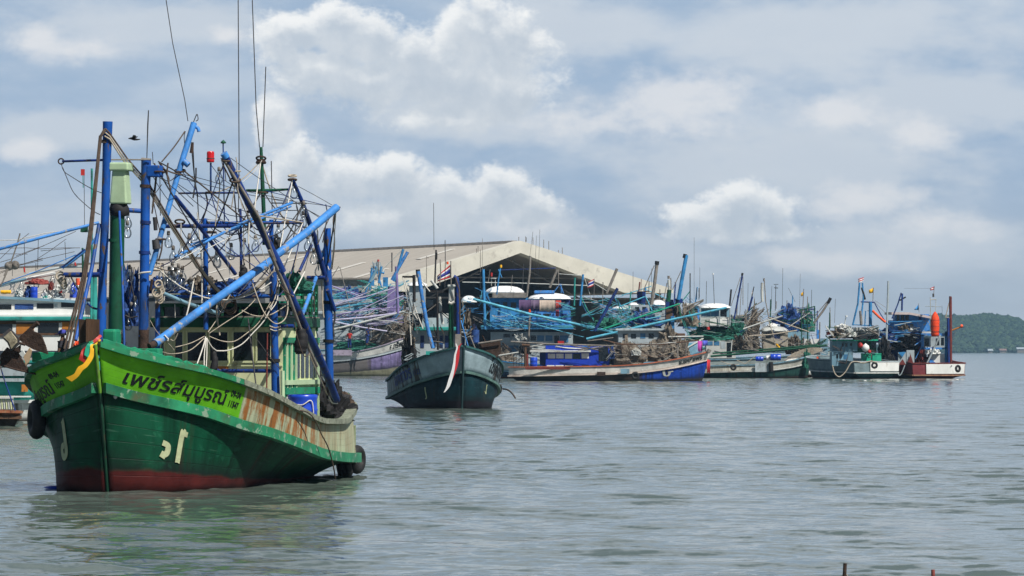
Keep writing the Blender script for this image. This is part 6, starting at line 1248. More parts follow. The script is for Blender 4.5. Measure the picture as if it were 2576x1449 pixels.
    # ---- boat with white canopy wheelhouse
    f = Far('fishing_boat', 'grey-green trawler with a white wheelhouse under a white canopy', 453, 1960, 1700, 3, 5, (895, 905, 908), (915, 925, 928))
    f.hull((.03,.10,.09), (.08,.03,.03), (.3,.36,.36), M_gblue, M_gblue)
    f.dome('canopy_roof', M_bright, 'C', 1083, 632, 1392, 684, 5, .4, .8); f.cabin(M_gblue, 'C', (1095, 680, 1368, 775), 3, 1, [(1105,700,1140,760,M_glassb), (1150,700,1185,760,M_glassb), (1195,700,1265,762,M_glassb), (1285,690,1345,765)], fm=M_lgrey); f.cabin(M_dwhite, 'C', (1090, 772, 1368, 862), 3.2, .8); f.pb('poster', M_white, 'C', 1180, 785, 1360, 850, .1, .7); f.posts(M_lgrey, 'C', (1090, 1275, 1376), 680, 860, 12, .5)
    f.cabin(M_dwhite, 'D', (330, 955, 640, 1140), 3, .5, [(345,962,398,1005,M_glassb), (410,962,468,1005,M_glassb), (480,965,530,1040,M_lgrey), (545,975,600,1130)]); f.heap(M_gnet, 'D', 120, 830, 720, 960, 3, 1, 21, 'green_net', .4); f.heap(M_gnet, 'D', 560, 760, 760, 900, 2, 1, 22, 'green_net', .4)
    f.st(M_wire, 'C', [(1213,350),(1225,640)], 6, 0, 'whip_aerial'); f.st(M_white, 'C', [(1212,345),(1213,358)], 16, 0, 'aerial_tip'); f.st(M_dark, 'D', [(592,415),(575,590)], 20, 2, 'mast')
    f.tangle([M_dgreen, M_grey, M_lgrey, M_teal, M_dgreen], 'D', 100, 700, 760, 960, 72, 5, (-.5, 2), .35, (.2, .6)); f.st(M_red, 'D', [(345,810),(350,840)], 36, -.5, 'red_float'); f.st(M_dred, 'D', [(222,700),(222,735)], 30, -.5, 'red_float')
    # ---- green and white hull
    f = Far('fishing_boat', 'white boat with dark green bow and a curtain of brown nets on deck', 438, 2043, 1745, 4, 5, (894, 919, 922), (912, 934, 938))
    f.hull((.02,.07,.06), (.05,.03,.025), (.62,.61,.55), M_dwhite, M_gblue, edge=.14, aux=(.62,.60,.52), aux2=(.2,.14,.08), until=7)
    S = f.st
    for m, p, w in ((M_dblue,[(711,250),(665,500),(622,730)],18),(M_dark,[(712,242),(705,270)],24),(M_grey,[(690,285),(590,590)],7),(M_grey,[(716,280),(716,580)],8),(M_grey,[(700,400),(680,720)],7),(M_dark,[(832,385),(805,520),(780,650)],10),(M_dblue,[(815,490),(775,640)],22),(M_dwhite,[(918,345),(916,440),(920,545)],32),(M_grey,[(940,295),(955,540),(990,720)],11),(M_grey,[(936,300),(938,330)],18),(M_grey,[(800,610),(920,540)],9),(M_dgreen,[(375,1120),(900,1075),(1600,1005)],24),(M_dgreen,[(395,1088),(800,1060),(1500,1000)],17),
                    (M_dwhite,[(720,832),(900,770),(1135,695)],17),(M_rope,[(990,712),(1200,790),(1412,862)],13),(M_rope,[(780,908),(1020,890),(1285,848)],14),(M_grey,[(1640,510),(1560,640),(1460,775)],24),(M_dark,[(1640,505),(1610,560)],34),(M_grey,[(1600,545),(1480,690)],9),(M_dwhite,[(1420,660),(1200,810)],10),(M_wire,[(1062,370),(1056,640)],7),(M_wire,[(1040,362),(1090,362)],6),(M_wire,[(1045,398),(1085,400)],10),(M_wire,[(1136,190),(1130,600)],4),(M_wire,[(1195,400),(1265,545)],4),(M_wire,[(1320,250),(1312,600)],3),(M_grey,[(1356,410),(1346,640)],9),(M_grey,[(1396,490),(1396,640)],9),(M_grey,[(1180,530),(1178,620)],8),(M_grey,[(1068,540),(1066,620)],8),
                    (M_rope,[(980,730),(1030,880),(1060,1020)],10),(M_dwhite,[(600,950),(590,1080)],12),(M_dgreen,[(1300,640),(1470,595)],12),(M_dgreen,[(1470,590),(1475,800)],14),(M_dgreen,[(1330,620),(1335,980)],12),(M_dgreen,[(1390,620),(1400,960)],12),(M_grey,[(1150,950),(1350,1050)],7),(M_rope,[(650,1160),(740,1200),(860,1110)],8),(M_rope,[(480,1170),(560,1200),(680,1210)],7)): S(m, 'D', p, w, -.6)
    for k_ in range(7): S(M_rope, 'D', [(1180+k_*10,1130-k_*6), (1400,1110-k_*12), (1550,1060-k_*4)], 8, -.8, 'mooring_rope', True)
    f.heap(M_net, 'D', 735, 800, 890, 1080, 1.6, .6, 31, 'net_curtain', .5); f.heap(M_net, 'D', 800, 660, 885, 900, 1.0, 1, 32, 'net_curtain', .6); f.heap(M_net, 'D', 600, 940, 760, 1080, 2, .4, 33)
    f.cabin(mat('buff_paint', (.36,.33,.27), .6, .2, .25, (.15,.12,.09), 1), 'D', (930, 845, 1190, 1060), 3, .6, [(960,870,1010,930), (1050,870,1110,930)]); f.dome('canopy_roof', M_dwhite, 'D', 905, 800, 1205, 860, 4, .2, .75); f.heap(M_white, 'D', 960, 780, 1100, 830, 1.5, .8, 34, 'white_tarpaulin', .3)
    f.heap(M_bnet, 'D', 1085, 610, 1330, 780, 3, 2, 35, 'blue_tarpaulin', .35); f.heap(M_bnet, 'D', 1130, 730, 1290, 860, 2, 2, 36, 'blue_tarpaulin', .35); f.heap(M_gnet, 'D', 1330, 640, 1470, 860, 2, 2, 37, 'green_net', .35)
    f.heap(M_gnet, 'D', 1345, 1080, 1440, 1245, .8, -1.5, 38, 'green_net', .3); f.heap(M_net, 'D', 1190, 930, 1360, 1100, 2, .5, 39); f.pb('grey_sheathing', M_lgrey, 'D', 845, 1190, 985, 1285, .1, -2.45); f.st(M_dark, 'D', [(1010,1180),(1015,1280)], 46, -2.6, 'fender'); f.st(M_yellow, 'D', [(1065,990),(1100,1030)], 24, -.5, 'yellow_cloth')
    f.tangle([M_dgreen, M_grey, M_rope, M_dwhite, M_dblue], 'D', 640, 620, 1480, 1060, 60, 5, (-1, 3), .6, (.08, .3)); f.tangle([M_rope, M_net, M_grey, M_rope, M_brope], 'D', 730, 600, 960, 1060, 84, 6, (-.5, 1), .8, (.3, 1.0)); f.tangle([M_rope, M_net, M_grey], 'D', 730, 620, 940, 1060, 40, 6, (-.7, .4), 1.6, (.5, 1.6)); f.tangle([M_dgreen, M_dblue, M_cblue, M_grey], 'D', 1080, 600, 1480, 840, 66, 5, (0, 3), .25, (.2, .6))
    drum('big blue barrel lying on the deck of the white and green boat', 'D', 1005, 1095, 1115, 1165, 436.6, M_bbarrel, lying=True); drum('smaller blue drum left of the big lying blue barrel', 'D', 850, 1122, 930, 1172, 436.8, M_bbarrel, lying=True); drum('white drum between the two blue barrels', 'D', 958, 1112, 1003, 1160, 437, M_white, lying=True); tyre('rope-wrapped fender amidships on the white and green boat', 'D', 615, 1235, 70, 435.3)
    flag('small yellow flag on a thin mast of the white and green boat', 'D', [(1355,435), (1325,460), (1328,490), (1353,480)], 437.4, [(M_yellow, 1)]); flag('pink and white pennant above the brown nets', 'D', [(832,385), (825,440), (800,490), (805,455)], 437.4, [(mat('pink_cloth', (.6,.25,.35), .9), 1), (M_fwhite, 1)])
    # ---- white stern between the green bow and the green boat
    f = Far('fishing_boat', 'small white boat end with an orange panel between two green boats', 446, 0, 2062, 0, 4.0, (900, 912, 914), (925, 938, 941), aft=(11, R(172)), sternw=.9)
    f.hull((.30,.10,.06), (.14,.05,.03), (.6,.6,.56), M_dwhite, M_grey, edge=.2, transom=M_white)
    f.pb('cabin_wall', M_white, 'E', 195, 885, 372, 985, 2.5, 3); f.pb('orange_panel', M_orange, 'E', 292, 1092, 368, 1172, .3, .8); f.pb('cabin_wall', M_gblue, 'E', 380, 880, 470, 1180, 2.5, 2); f.pb('cabin_post', M_lblue, 'E', 340, 780, 372, 885, .6, 3)
    f.tangle([M_rope, M_dwhite, M_grey, M_dgreen], 'E', 180, 880, 480, 1170, 34, 7, (-.5, 2), .6, (.3, .9)); f.heap(M_net, 'E', 190, 940, 300, 1060, 1.5, 1.5, 3)
    f.st(M_grey, 'E', [(492,520),(498,760)], 10, 3); f.st(M_wire, 'E', [(555,420),(545,700)], 4, 4); f.st(M_grey, 'E', [(375,690),(372,900)], 14, 2); f.st(M_dwhite, 'E', [(260,1165),(400,1165),(540,1190),(590,1320)], 10, -1, 'mooring_rope', True)
    # ---- green boat with white stern
    f = Far('fishing_boat', 'green boat with a white stern panel and A-shaped blue mast', 421, 0, 2205, 0, 5.2, (895, 905, 910), (925, 935, 938), aft=(13, R(158)), sternw=.92)
    f.hull((.03,.09,.09), (.10,.04,.03), (.16,.22,.24), M_dwhite, M_lgrey, edge=.25, transom=M_white, span=(.3, -1), lo=1.15)
    f.cabin(M_gblue, 'E', (515, 905, 810, 1030), 3, 2, [(630,930,652,975), (672,930,695,975), (725,935,750,970)]); f.cabin(M_gblue, 'E', (515, 1040, 760, 1200), 3, 1.8, [(565,1060,590,1110), (600,1060,630,1110), (650,1065,700,1120,M_glassb)]); f.pb('green_fascia', M_vgreen, 'E', 520, 890, 1050, 908, 4, 1.5); f.pb('green_door', M_dgreen, 'E', 780, 905, 1030, 1040, 2.5, 2.4); f.pb('window', M_glassd, 'E', 975, 915, 1030, 990, .1, 2.3)
    g2 = 'green fish boxes on the white stern'
    for (x0, x1, lb) in ((862,970,'left of the two big green boxes on the white stern'), (985,1088,'right of the two big green boxes on the white stern')):
        a, e = at('E', x0, 1160, 421.4), at('E', x1, 1052, 421.4); c = Vector(((a.x+e.x)/2, 422.0, a.z)); w, h = e.x-a.x, e.z-a.z; t = thing('fish_box', c, lb, 'box', g2)
        MB().box(c+Vector((0, 0, h*.44)), (w, 1.1, h*.88)).build('box_body', M_vgreen, t); MB().box(c+Vector((0, 0, h*.94)), (w*1.04, 1.16, h*.12)).build('lid', M_vgreen, t)
    f.pb('roof_rack', M_dark, 'E', 500, 850, 1060, 880, 3, 1.6); f.cabin(M_dwhite, 'E', (780, 752, 1060, 890), 2.6, 1.8)
    for y in (790, 822, 855): f.pb('rack_slot', M_dark, 'E', 790, y, 1050, y+9, .1, 1.7)
    f.heap(M_net, 'E', 520, 770, 780, 870, 2.4, 1, 4); f.heap(M_white, 'E', 560, 720, 720, 770, 1.8, 1.5, 5, 'white_float_heap', .4); f.heap(M_dwhite, 'E', 640, 760, 800, 860, 1.6, .8, 9, 'net_heap'); f.tangle([M_dark, M_dgreen, M_grey, M_dwhite], 'E', 440, 730, 1060, 900, 50, 8, (-.5, 2), .4, (.1, .4)); f.tangle([M_grey, M_brope, M_dark], 'E', 520, 900, 1080, 1170, 22, 8, (-.5, 1), .9, (.1, .3)); f.heap(M_dark, 'E', 1060, 930, 1190, 1120, 1.5, 1, 12)
    for m, p, w in ((M_cblue,[(835,235),(815,480),(755,730)],22),(M_cblue,[(868,235),(880,400),(845,730)],20),(M_dark,[(860,290),(900,430)],24),(M_grey,[(845,560),(855,720)],34),(M_cblue,[(960,460),(960,740)],40),(M_dblue,[(850,455),(1010,462)],16),(M_cblue,[(905,560),(895,740)],14),(M_dblue,[(1010,470),(1080,600),(1160,720)],12),(M_grey,[(990,360),(988,450)],5),(M_grey,[(1000,450),(1150,600)],5),(M_grey,[(1010,440),(1140,520)],4),(M_cblue,[(760,720),(1000,735)],12),(M_dgreen,[(490,580),(485,780)],14),(M_dwhite,[(680,625),(660,720)],10),(M_grey,[(925,560),(1000,560)],8),(M_dark,[(440,790),(780,800)],10)): f.st(m, 'E', p, w, 1.2)
    f.st(M_orange, 'E', [(985,558),(1060,630),(1135,692)], 30, .6, 'red_boom'); f.st(M_white, 'E', [(680,615),(682,630)], 30, 1, 'lamp'); f.st(M_dred, 'E', [(470,800),(475,840)], 50, 1, 'dark_red_float')
    tyre('black tyre hung on the white stern of the green boat', 'E', 1008, 1192, 80, 418.2, group=None)
    gb = 'buoys beside the green fish boxes'
    for (x, y, r, m, lb) in ((845,960,30,M_red,'red buoy left of the white sack on the green boat'), (905,990,46,M_white,'white buoy above the green fish boxes'), (950,1035,22,M_red,'small red buoy below the white buoy')):
        p = at('E', x, y, 421); rr_ = wid('E', r, 421); o = MB().lathe(p, [(0,-rr_), (rr_*.6,-rr_*.8), (rr_,-.1*rr_), (rr_*.85,rr_*.55), (rr_*.3,rr_*.95), (rr_*.1,rr_*1.15), (0,rr_*1.2)], 14).build('buoy', m, None, p-Vector((0, 0, rr_))); tag(o, lb, 'buoy', gb)
    flag('striped flag at the top of the A-shaped mast', 'E', [(885,170), (820,190), (822,240), (880,215)], 422.2, [(M_fred, 1), (M_fwhite, 1), (M_fred, .8), (M_fwhite, 1)]); flag('small bright yellow flag right of the A-shaped mast', 'E', [(998,292), (942,320), (945,358), (996,350)], 422.2, [(M_yellow, 1)], pole=[(998,290), (990,450)])
    P = smooth_path([at('E', x, y, 418.2) for x, y in ((520,1190), (545,1280), (600,1325), (670,1270), (735,1165), (800,1150), (880,1165), (960,1145), (1040,1160))]); o = MB().tube(P, .06, 6).build('mooring_rope', M_rope, None, P[0]); tag(o, 'pale mooring rope looped along the white stern of the green boat', 'rope')
    # ---- blue, white and red boat at the right end
    f = Far('fishing_boat', 'blue boat with white and red stern at the right end of the row', 425, 0, 2362, 0, 6.0, (890, 905, 914), (925, 938, 944), aft=(14, R(163)), sternw=.92)
    f.hull((.13,.025,.03), (.16,.05,.025), (.16,.035,.04), mat('rusty_rail', (.28,.15,.09), .7, .4, .4, (.1,.05,.03), .8), M_dred, edge=.3, transom=M_white, deckm=M_grey, span=(.5, -.97), lo=1.12)
    f.cabin(M_lblue, 'E', (1180, 670, 1650, 800), 3, 2.5, [(1265,600,1290,690), (1420,710,1460,780)]); f.cabin(M_lblue, 'E', (1250, 600, 1640, 700), 2.8, 2.6, [(1268,610,1300,685), (1312,610,1355,690), (1365,612,1405,692), (1520,615,1550,700,M_dblue)])
    q = [(1165,575), (1420,578), (1660,622)]; P = [at('E', x, y, 426.5) for x, y in q]; d = Vector((0, 0, -.22)); k = Vector((0, 4, 0))
    for i in range(2): MB().hexa([P[i]+d, P[i+1]+d, P[i+1]+d+k, P[i]+d+k, P[i], P[i+1], P[i+1]+k, P[i]+k]).build('cabin_roof', mat('pink_white_roof', (.55,.47,.46), .6, .12), f.o)
    for (x0, y0, x1, y1) in ((1550,840,1580,1000), (1825,800,1865,1190), (1550,820,1850,850), (1550,985,1850,1005)): f.pb('deck_frame', M_lblue if x0 < 1600 else M_cblue, 'E', x0, y0, x1, y1, .4, .8)
    f.cabin(M_lgrey, 'E', (1580, 860, 1820, 985), 2, 2.4, [(1590,880,1640,970), (1720,880,1760,960), (1780,870,1815,960)]); f.pb('roof_edge', M_dwhite, 'E', 1560, 800, 1700, 830, 2.5, .9)
    f.cabin(M_dblue, 'E', (1090, 780, 1550, 1180), 2.5, 2.8, [(1190,925,1260,1000), (1290,930,1500,1000), (1110,1000,1170,1060)])
    f.pb('stern_box', M_white, 'E', 1640, 1055, 1840, 1200, 1.5, 1.0, bev=.06)
    q = [at('E', x, y, 425.9) for x, y in ((1640,1200), (1650,1110), (1765,1200))]; MB().add(q+[v+Vector((0, .08, 0)) for v in q], [(0,1,2), (5,4,3), (0,3,4,1), (1,4,5,2), (2,5,3,0)]).build('painted_triangle', M_lblue, f.o)
    f.pb('white_board', M_lgrey, 'E', 1282, 1040, 1372, 1180, .15, .3); f.pb('white_board', M_lgrey, 'E', 1380, 1015, 1470, 1180, .15, .35)
    for pts, m in (([(1282,1040), (1330,1100), (1372,1035)], M_cblue), ([(1285,1185), (1335,1120), (1372,1185)], M_dred), ([(1385,1180), (1425,1060), (1465,1185)], M_dred)):
        q = [at('E', x, y, 425.15) for x, y in pts]; MB().add(q+[v+Vector((0, .06, 0)) for v in q], [(0,1,2), (5,4,3), (0,3,4,1), (1,4,5,2), (2,5,3,0)]).build('painted_triangle', m, f.o)
    for m, p, w in ((M_dred,[(1888,395),(1890,700),(1892,1180)],34),(M_grey,[(1885,390),(1880,540)],20),(M_dblue,[(1862,640),(1868,1190)],34),(M_opaint,[(1895,790),(1960,765),(2035,738)],18),(M_rope,[(1880,440),(1850,560),(1830,640)],12),(M_lgrey,[(1168,215),(1160,500),(1150,760),(1145,980)],24),(M_dblue,[(1318,350),(1280,480),(1210,650)],16),(M_dblue,[(1330,360),(1325,560)],22),(M_dark,[(1300,440),(1370,400)],18),(M_dwhite,[(1655,400),(1660,660)],10),(M_dwhite,[(1720,430),(1715,600)],8),(M_lgrey,[(1595,505),(1780,512)],8),(M_dwhite,[(1655,430),(1725,428)],12),(M_dark,[(1690,360),(1690,400)],22),
                    (M_lgrey,[(1770,840),(1660,1080),(1550,1300)],22),(M_cblue,[(1140,700),(1180,720)],14),(M_dblue,[(1110,1150),(1190,960)],12),(M_cblue,[(1180,690),(1560,680)],10),(M_grey,[(1950,800),(1890,960)],4),(M_lblue,[(1475,960),(1560,900)],14),(M_lblue,[(1480,1120),(1560,960)],10),(M_wire,[(1350,300),(1650,300)],2),(M_grey,[(1840,640),(1900,650)],24),(M_wire,[(1790,500),(1795,640)],4)): f.st(m, 'E', p, w, .4)
    f.st(M_orange, 'E', [(2005,735),(2030,740)], 40, .3, 'orange_tip')
    t = thing('life_raft', at('E', 1710, 860, 424.4), 'tall orange canvas float standing upright on the right end boat', 'float')
    c = at('E', 1710, 860, 424.4); hh = at('E', 1710, 570, 424.4).z-c.z; r = wid('E', 52, 424); MB().lathe(c, [(0, 0), (r*.8, .02*hh), (r*.92, .12*hh), (r*.86, .22*hh), (r*1.0, .34*hh), (r*.95, .5*hh), (r*1.02, .62*hh), (r*.8, .8*hh), (r*.42, .93*hh), (r*.12, 1.0*hh), (0, 1.0*hh)], 16).build('canvas_float', mat('bright_orange_canvas', (.75,.065,.015), .7, .2, .15, (.3,.03,.01), 3), t)
    for zz in (.2, .42, .66): MB().torus(c+Vector((0, 0, zz*hh)), r*.95, .025, None, 20, 6).build('lashing', M_dred, t)
    f.tangle([M_dblue, M_cblue, M_dark, M_lgrey, M_cblue], 'E', 1060, 690, 1560, 920, 60, 8, (-.5, 2.5), .25, (.15, .5)); f.heap(M_bnet, 'E', 1060, 800, 1300, 930, 2.5, 2, 3); f.heap(M_dark, 'E', 1200, 860, 1540, 1010, 2.5, 1.6, 4); f.heap(M_net, 'E', 1290, 720, 1420, 800, 1.5, 1.8, 5); f.heap(M_white, 'E', 1610, 985, 1780, 1060, 1.4, .5, 6, 'white_sack', .25); f.heap(M_dark, 'E', 1870, 1140, 1930, 1200, 1, .3, 7); f.heap(M_dred, 'E', 1500, 1010, 1620, 1180, 1.4, 1.2, 8, 'red_net_heap', .4); f.heap(M_dark, 'E', 1170, 1080, 1260, 1190, 1.2, .6, 9); f.heap(M_dark, 'E', 1070, 920, 1180, 1060, 1.5, 1.5, 10)
    f.pb('white_tank', M_white, 'E', 1425, 740, 1455, 785, .4, 1.4); f.st(M_lgrey, 'E', [(1240,1190),(1300,1310),(1360,1190)], 12, -1.2, 'mooring_rope', True)
    tyre('tyre fender at the right stern corner of the end boat', 'E', 1975, 1230, 90, 423, R(40)); flag('small striped flag above the white aerial frame', 'E', [(1700,278), (1650,300), (1655,325), (1700,315)], 424, [(M_fred, 1), (M_fwhite, 1), (M_fred, 1)], pole=[(1702,275), (1692,400)]); flag('light blue triangular pennant above the pink-white cabin roof', 'E', [(1515,490), (1470,545), (1472,550), (1520,550)], 424, [(mat('sky_blue_cloth', (.08,.35,.75), .9), 1)], pole=[(1518,475), (1525,580)])
fleet()

def back_row():
    # more of the fleet, rafted up behind the front row
    f = Far('fishing_boat', 'grey boat with two white canopies rafted behind the turquoise poles', 468, 1800, 1440, 3, 5, (868, 895, 900), (892, 915, 920))
    f.hull((.05,.12,.16), (.1,.03,.03), (.4,.44,.45), M_gblue, M_teal)
    f.cabin(M_white, 'C', (250, 690, 520, 880), 3, 1, [(270,710,305,750), (330,710,365,750), (390,710,425,750), (450,710,485,750)]); f.dome('canopy_roof', M_bright, 'C', 235, 655, 535, 692, 5, .2)
    f.cabin(M_lblue, 'C', (930, 660, 1080, 880), 3, 2, [(945,690,975,730), (990,690,1020,730), (1035,690,1065,730)]); f.dome('canopy_roof', M_dwhite, 'C', 915, 632, 1095, 662, 4, 1)
    for m, p, w in ((M_cblue,[(560,480),(540,700)],18),(M_teal,[(420,520),(395,760)],14),(M_cyan,[(330,560),(620,470)],9),(M_grey,[(700,500),(690,680)],10),(M_dblue,[(850,430),(835,660)],14),(M_cyan,[(560,500),(870,640)],9),(M_grey,[(150,430),(145,660)],9),(M_teal,[(990,520),(850,700)],10),(M_wire,[(620,300),(612,640)],4),(M_wire,[(440,330),(438,640)],4),(M_wire,[(1150,420),(1145,640)],5),(M_cblue,[(1060,480),(1040,640)],12)): f.st(m, 'C', p, w, 0)
    f.tangle([M_cyan, M_teal, M_cblue, M_lgrey, M_grey, M_lav], 'C', 120, 560, 1100, 800, 80, 5, (-1.5, 3), .35, (.08, .3))
    g = Far('fishing_boat', 'dull green boat with blue netting rafted behind the brown net curtain', 470, 2090, 1790, 3, 5, (880, 898, 902), (900, 918, 922))
    g.hull((.03,.09,.08), (.08,.03,.03), (.3,.36,.36), M_gblue, M_gblue)
    g.cabin(M_lgrey, 'D', (560, 700, 780, 980), 3, 1, [(580,730,615,790), (640,730,675,790), (700,730,735,790)], roof=(540, 680, 800, 705)); g.cabin(M_gblue, 'D', (1180, 760, 1420, 1000), 3, 1, [(1200,790,1240,850), (1270,790,1310,850), (1340,790,1380,850)], roof=(1160, 740, 1440, 765))
    for m, p, w in ((M_grey,[(660,480),(650,700)],12),(M_dgreen,[(1010,520),(1000,800)],16),(M_cblue,[(1240,480),(1230,740)],12),(M_grey,[(1180,560),(1400,700)],9),(M_wire,[(770,350),(765,640)],4),(M_wire,[(1020,380),(1015,620)],4),(M_wire,[(1440,420),(1435,640)],5),(M_dgreen,[(860,560),(660,760)],12),(M_grey,[(480,560),(474,760)],12),(M_dblue,[(1500,640),(1495,900)],12)): g.st(m, 'D', p, w, 0)
    g.heap(M_bnet, 'D', 1040, 680, 1240, 780, 2, .5, 5); g.tangle([M_dgreen, M_grey, M_cblue, M_lgrey, M_rope], 'D', 540, 640, 1500, 960, 84, 5, (-1.5, 3), .5, (.06, .25))
back_row()

# ================================================================ warehouse, hill, haze
def warehouse():
    K_ = 1.2
    gx, gy, gz = (1310-1288)/FPX*470*K_, 470.*K_, EYE+(880-608)/FPX*470
    rd = Vector((-.43, .90, 0)).normalized(); gd = Vector((rd.y, -rd.x, 0)); A = Vector((gx, gy, 0)); SL = .275; hw, ez, L = 18.5, gz-5.4, 190
    t = thing('warehouse', A+rd*80, 'long warehouse with a low pale roof and a dark open gable behind the boats', 'warehouse')
    def p(u, v, z): q = A+gd*u*K_+rd*v*K_; return Vector((q.x, q.y, (z-EYE)*K_+EYE if z > .1 else z))
    roofm = bpy.data.materials.new('aged_roof_sheeting'); roofm.use_nodes = True; nt = roofm.node_tree; N = nt.nodes; Lk = nt.links; b = N['Principled BSDF']; b.inputs['Roughness'].default_value = .8
    tc = N.new('ShaderNodeTexCoord'); mp = N.new('ShaderNodeMapping'); mp.inputs['Rotation'].default_value = (0, 0, -math.atan2(rd.y, rd.x)); Lk.new(tc.outputs['Object'], mp.inputs[0])
    ns = N.new('ShaderNodeTexNoise'); ns.inputs['Scale'].default_value = .5; ns.inputs['Detail'].default_value = 7; mp2 = N.new('ShaderNodeMapping'); mp2.inputs['Scale'].default_value = (1.6, .22, 1); Lk.new(mp.outputs[0], mp2.inputs[0]); Lk.new(mp2.outputs[0], ns.inputs[0]); mx = N.new('ShaderNodeMix'); mx.data_type = 'RGBA'; Lk.new(ns.outputs['Fac'], mx.inputs[0]); mx.inputs[6].default_value = (.33, .295, .25, 1); mx.inputs[7].default_value = (.50, .465, .41, 1); Lk.new(mx.outputs[2], b.inputs['Base Color'])
    wv = N.new('ShaderNodeTexWave'); wv.bands_direction = 'X'; wv.inputs['Scale'].default_value = 1.2; Lk.new(mp.outputs[0], wv.inputs[0]); bp = N.new('ShaderNodeBump'); bp.inputs['Strength'].default_value = .4; bp.inputs['Distance'].default_value = .1; Lk.new(wv.outputs['Fac'], bp.inputs['Height']); Lk.new(bp.outputs[0], b.inputs['Normal'])
    for s in (-1, 1):
        e = 19.0
        q = [p(s*.0, 1.9, gz), p(s*e, 1.9, gz-e*SL), p(s*e, L, gz-e*SL), p(0, L, gz)]; MB().hexa([v-Vector((0, 0, .25)) for v in q]+q).build('roof', roofm, t)
    sk = mat('skylight_sheet', (.62,.60,.55), .6, .1)
    for i in range(12):
        v0 = 12+i*14; u0 = -2.2-(i % 3)*4.6
        for j in range(2):
            ua, ub = u0-j*8, u0-j*8-4.2
            if ub < -21: continue
            zz = lambda u: gz-abs(u)*SL+.05
            q = [p(ua, v0, zz(ua)), p(ub, v0, zz(ub)), p(ub, v0+1.3, zz(ub)), p(ua, v0+1.3, zz(ua))]; MB().hexa(q+[w+Vector((0, 0, .05)) for w in q]).build('skylight', sk, t)
    fm = mat('pale_concrete', (.58,.56,.49), .8, .12, .3, (.36,.34,.30), .35)
    zb = EYE+(880-735)/FPX*470
    for s in (-1, 1):                            # gable board: deep pale band, wider towards the eaves
        e = 18.5; o_ = [(0, gz-1.2), (12.5*s, zb), (e*s, zb), (e*s, gz-e*SL+.1), (0, gz+.1)]; n = 5
        vs = [p(u, 0, z) for u, z in o_]+[p(u, 1.8, z) for u, z in o_]; MB().add(vs, [tuple(range(n))[::-1], tuple(range(n, 2*n))]+[(i, (i+1) % n, n+(i+1) % n, n+i) for i in range(n)]).build('gable_board', fm, t)
    MB().hexa([p(-.5, 1.6, gz-.1), p(.5, 1.6, gz-.1), p(.5, L, gz-.1), p(-.5, L, gz-.1), p(-.3, 1.6, gz+.16), p(.3, 1.6, gz+.16), p(.3, L, gz+.16), p(-.3, L, gz+.16)]).build('ridge_cap', M_grey, t)
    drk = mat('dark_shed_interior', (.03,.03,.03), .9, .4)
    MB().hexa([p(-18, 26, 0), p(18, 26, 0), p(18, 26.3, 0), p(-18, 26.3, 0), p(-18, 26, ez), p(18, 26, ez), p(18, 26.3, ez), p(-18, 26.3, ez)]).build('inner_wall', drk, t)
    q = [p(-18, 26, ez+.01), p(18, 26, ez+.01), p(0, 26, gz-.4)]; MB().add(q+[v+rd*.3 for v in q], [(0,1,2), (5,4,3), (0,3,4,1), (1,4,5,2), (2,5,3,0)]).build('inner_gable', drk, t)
    wl = mat('stained_shed_wall', (.30,.30,.28), .85, .2, .3, (.15,.14,.13), .3)
    for s in (-1, 1): MB().hexa([p(s*18.6, 2, 0), p(s*18.2, 2, 0), p(s*18.2, L, 0), p(s*18.6, L, 0), p(s*18.6, 2, ez-.5), p(s*18.2, 2, ez-.5), p(s*18.2, L, ez-.5), p(s*18.6, L, ez-.5)]).build('side_wall', wl, t)
    for u in (-18, -9, 0, 9, 18): zc = zb; MB().hexa([p(u-.25, 2.4, 0), p(u+.25, 2.4, 0), p(u+.25, 2.9, 0), p(u-.25, 2.9, 0), p(u-.25, 2.4, zc), p(u+.25, 2.4, zc), p(u+.25, 2.9, zc), p(u-.25, 2.9, zc)]).build('column', M_grey, t) if u in (-18, 18) else None
    for zt, w in ((ez-.6, 18), (ez+1.6, 12.5)):
        MB().tube([p(-w, 4, zt), p(w, 4, zt)], .12, 6).build('truss_tie', M_grey, t)
    for s in (-1, 1): MB().tube([p(0, 4, gz-1.6), p(s*9, 4, ez-.6)], .1, 6).build('truss_strut', M_grey, t)
    rq = random.Random(5)
    for i in range(9): u = rq.uniform(-5, 6); z0 = gz-abs(u)*SL; MB().tube([p(u, .8, z0), p(u, .8, z0+rq.uniform(.4, 1.2))], .05, 5).build('roof_vent', M_grey, t)
    # quay under the warehouse
    q = [p(-60, -5, -.5), p(24, -5, -.5), p(24, 210, -.5), p(-60, 210, -.5)]; o = MB().hexa(q+[Vector((v.x, v.y, 1.6)) for v in q]).build('quay', mat('quay_concrete', (.25,.24,.22), .9, .2), None, q[0]); tag(o, kind='structure')
    # lower grey shed left of it
    a = at('A', 130, 560, 536); e = at('A', 420, 395, 536); c = Vector(((a.x+e.x)/2, 538, 1.6)); t2 = thing('shed', c, 'low grey shed below the left slope of the warehouse roof', 'shed')
    w2 = (e.x-a.x)/2; h2 = e.z-1.6; MB().box(c+Vector((-4, 0, h2/2)), (2*w2+8, 4, h2)).build('wall', mat('weathered_boards', (.27,.27,.26), .85, .25, .4, (.12,.12,.12), .6), t2); MB().box(c+Vector((-4, 0, h2+.12)), (2*w2+9.4, 5, .22)).build('roof', M_grey, t2)
    for i in range(5): MB().box(c+Vector((-w2+1.6+i*2.6, -2.03, h2*.7)), (1.2, .08, .9)).build('window', M_glassd, t2)
warehouse()

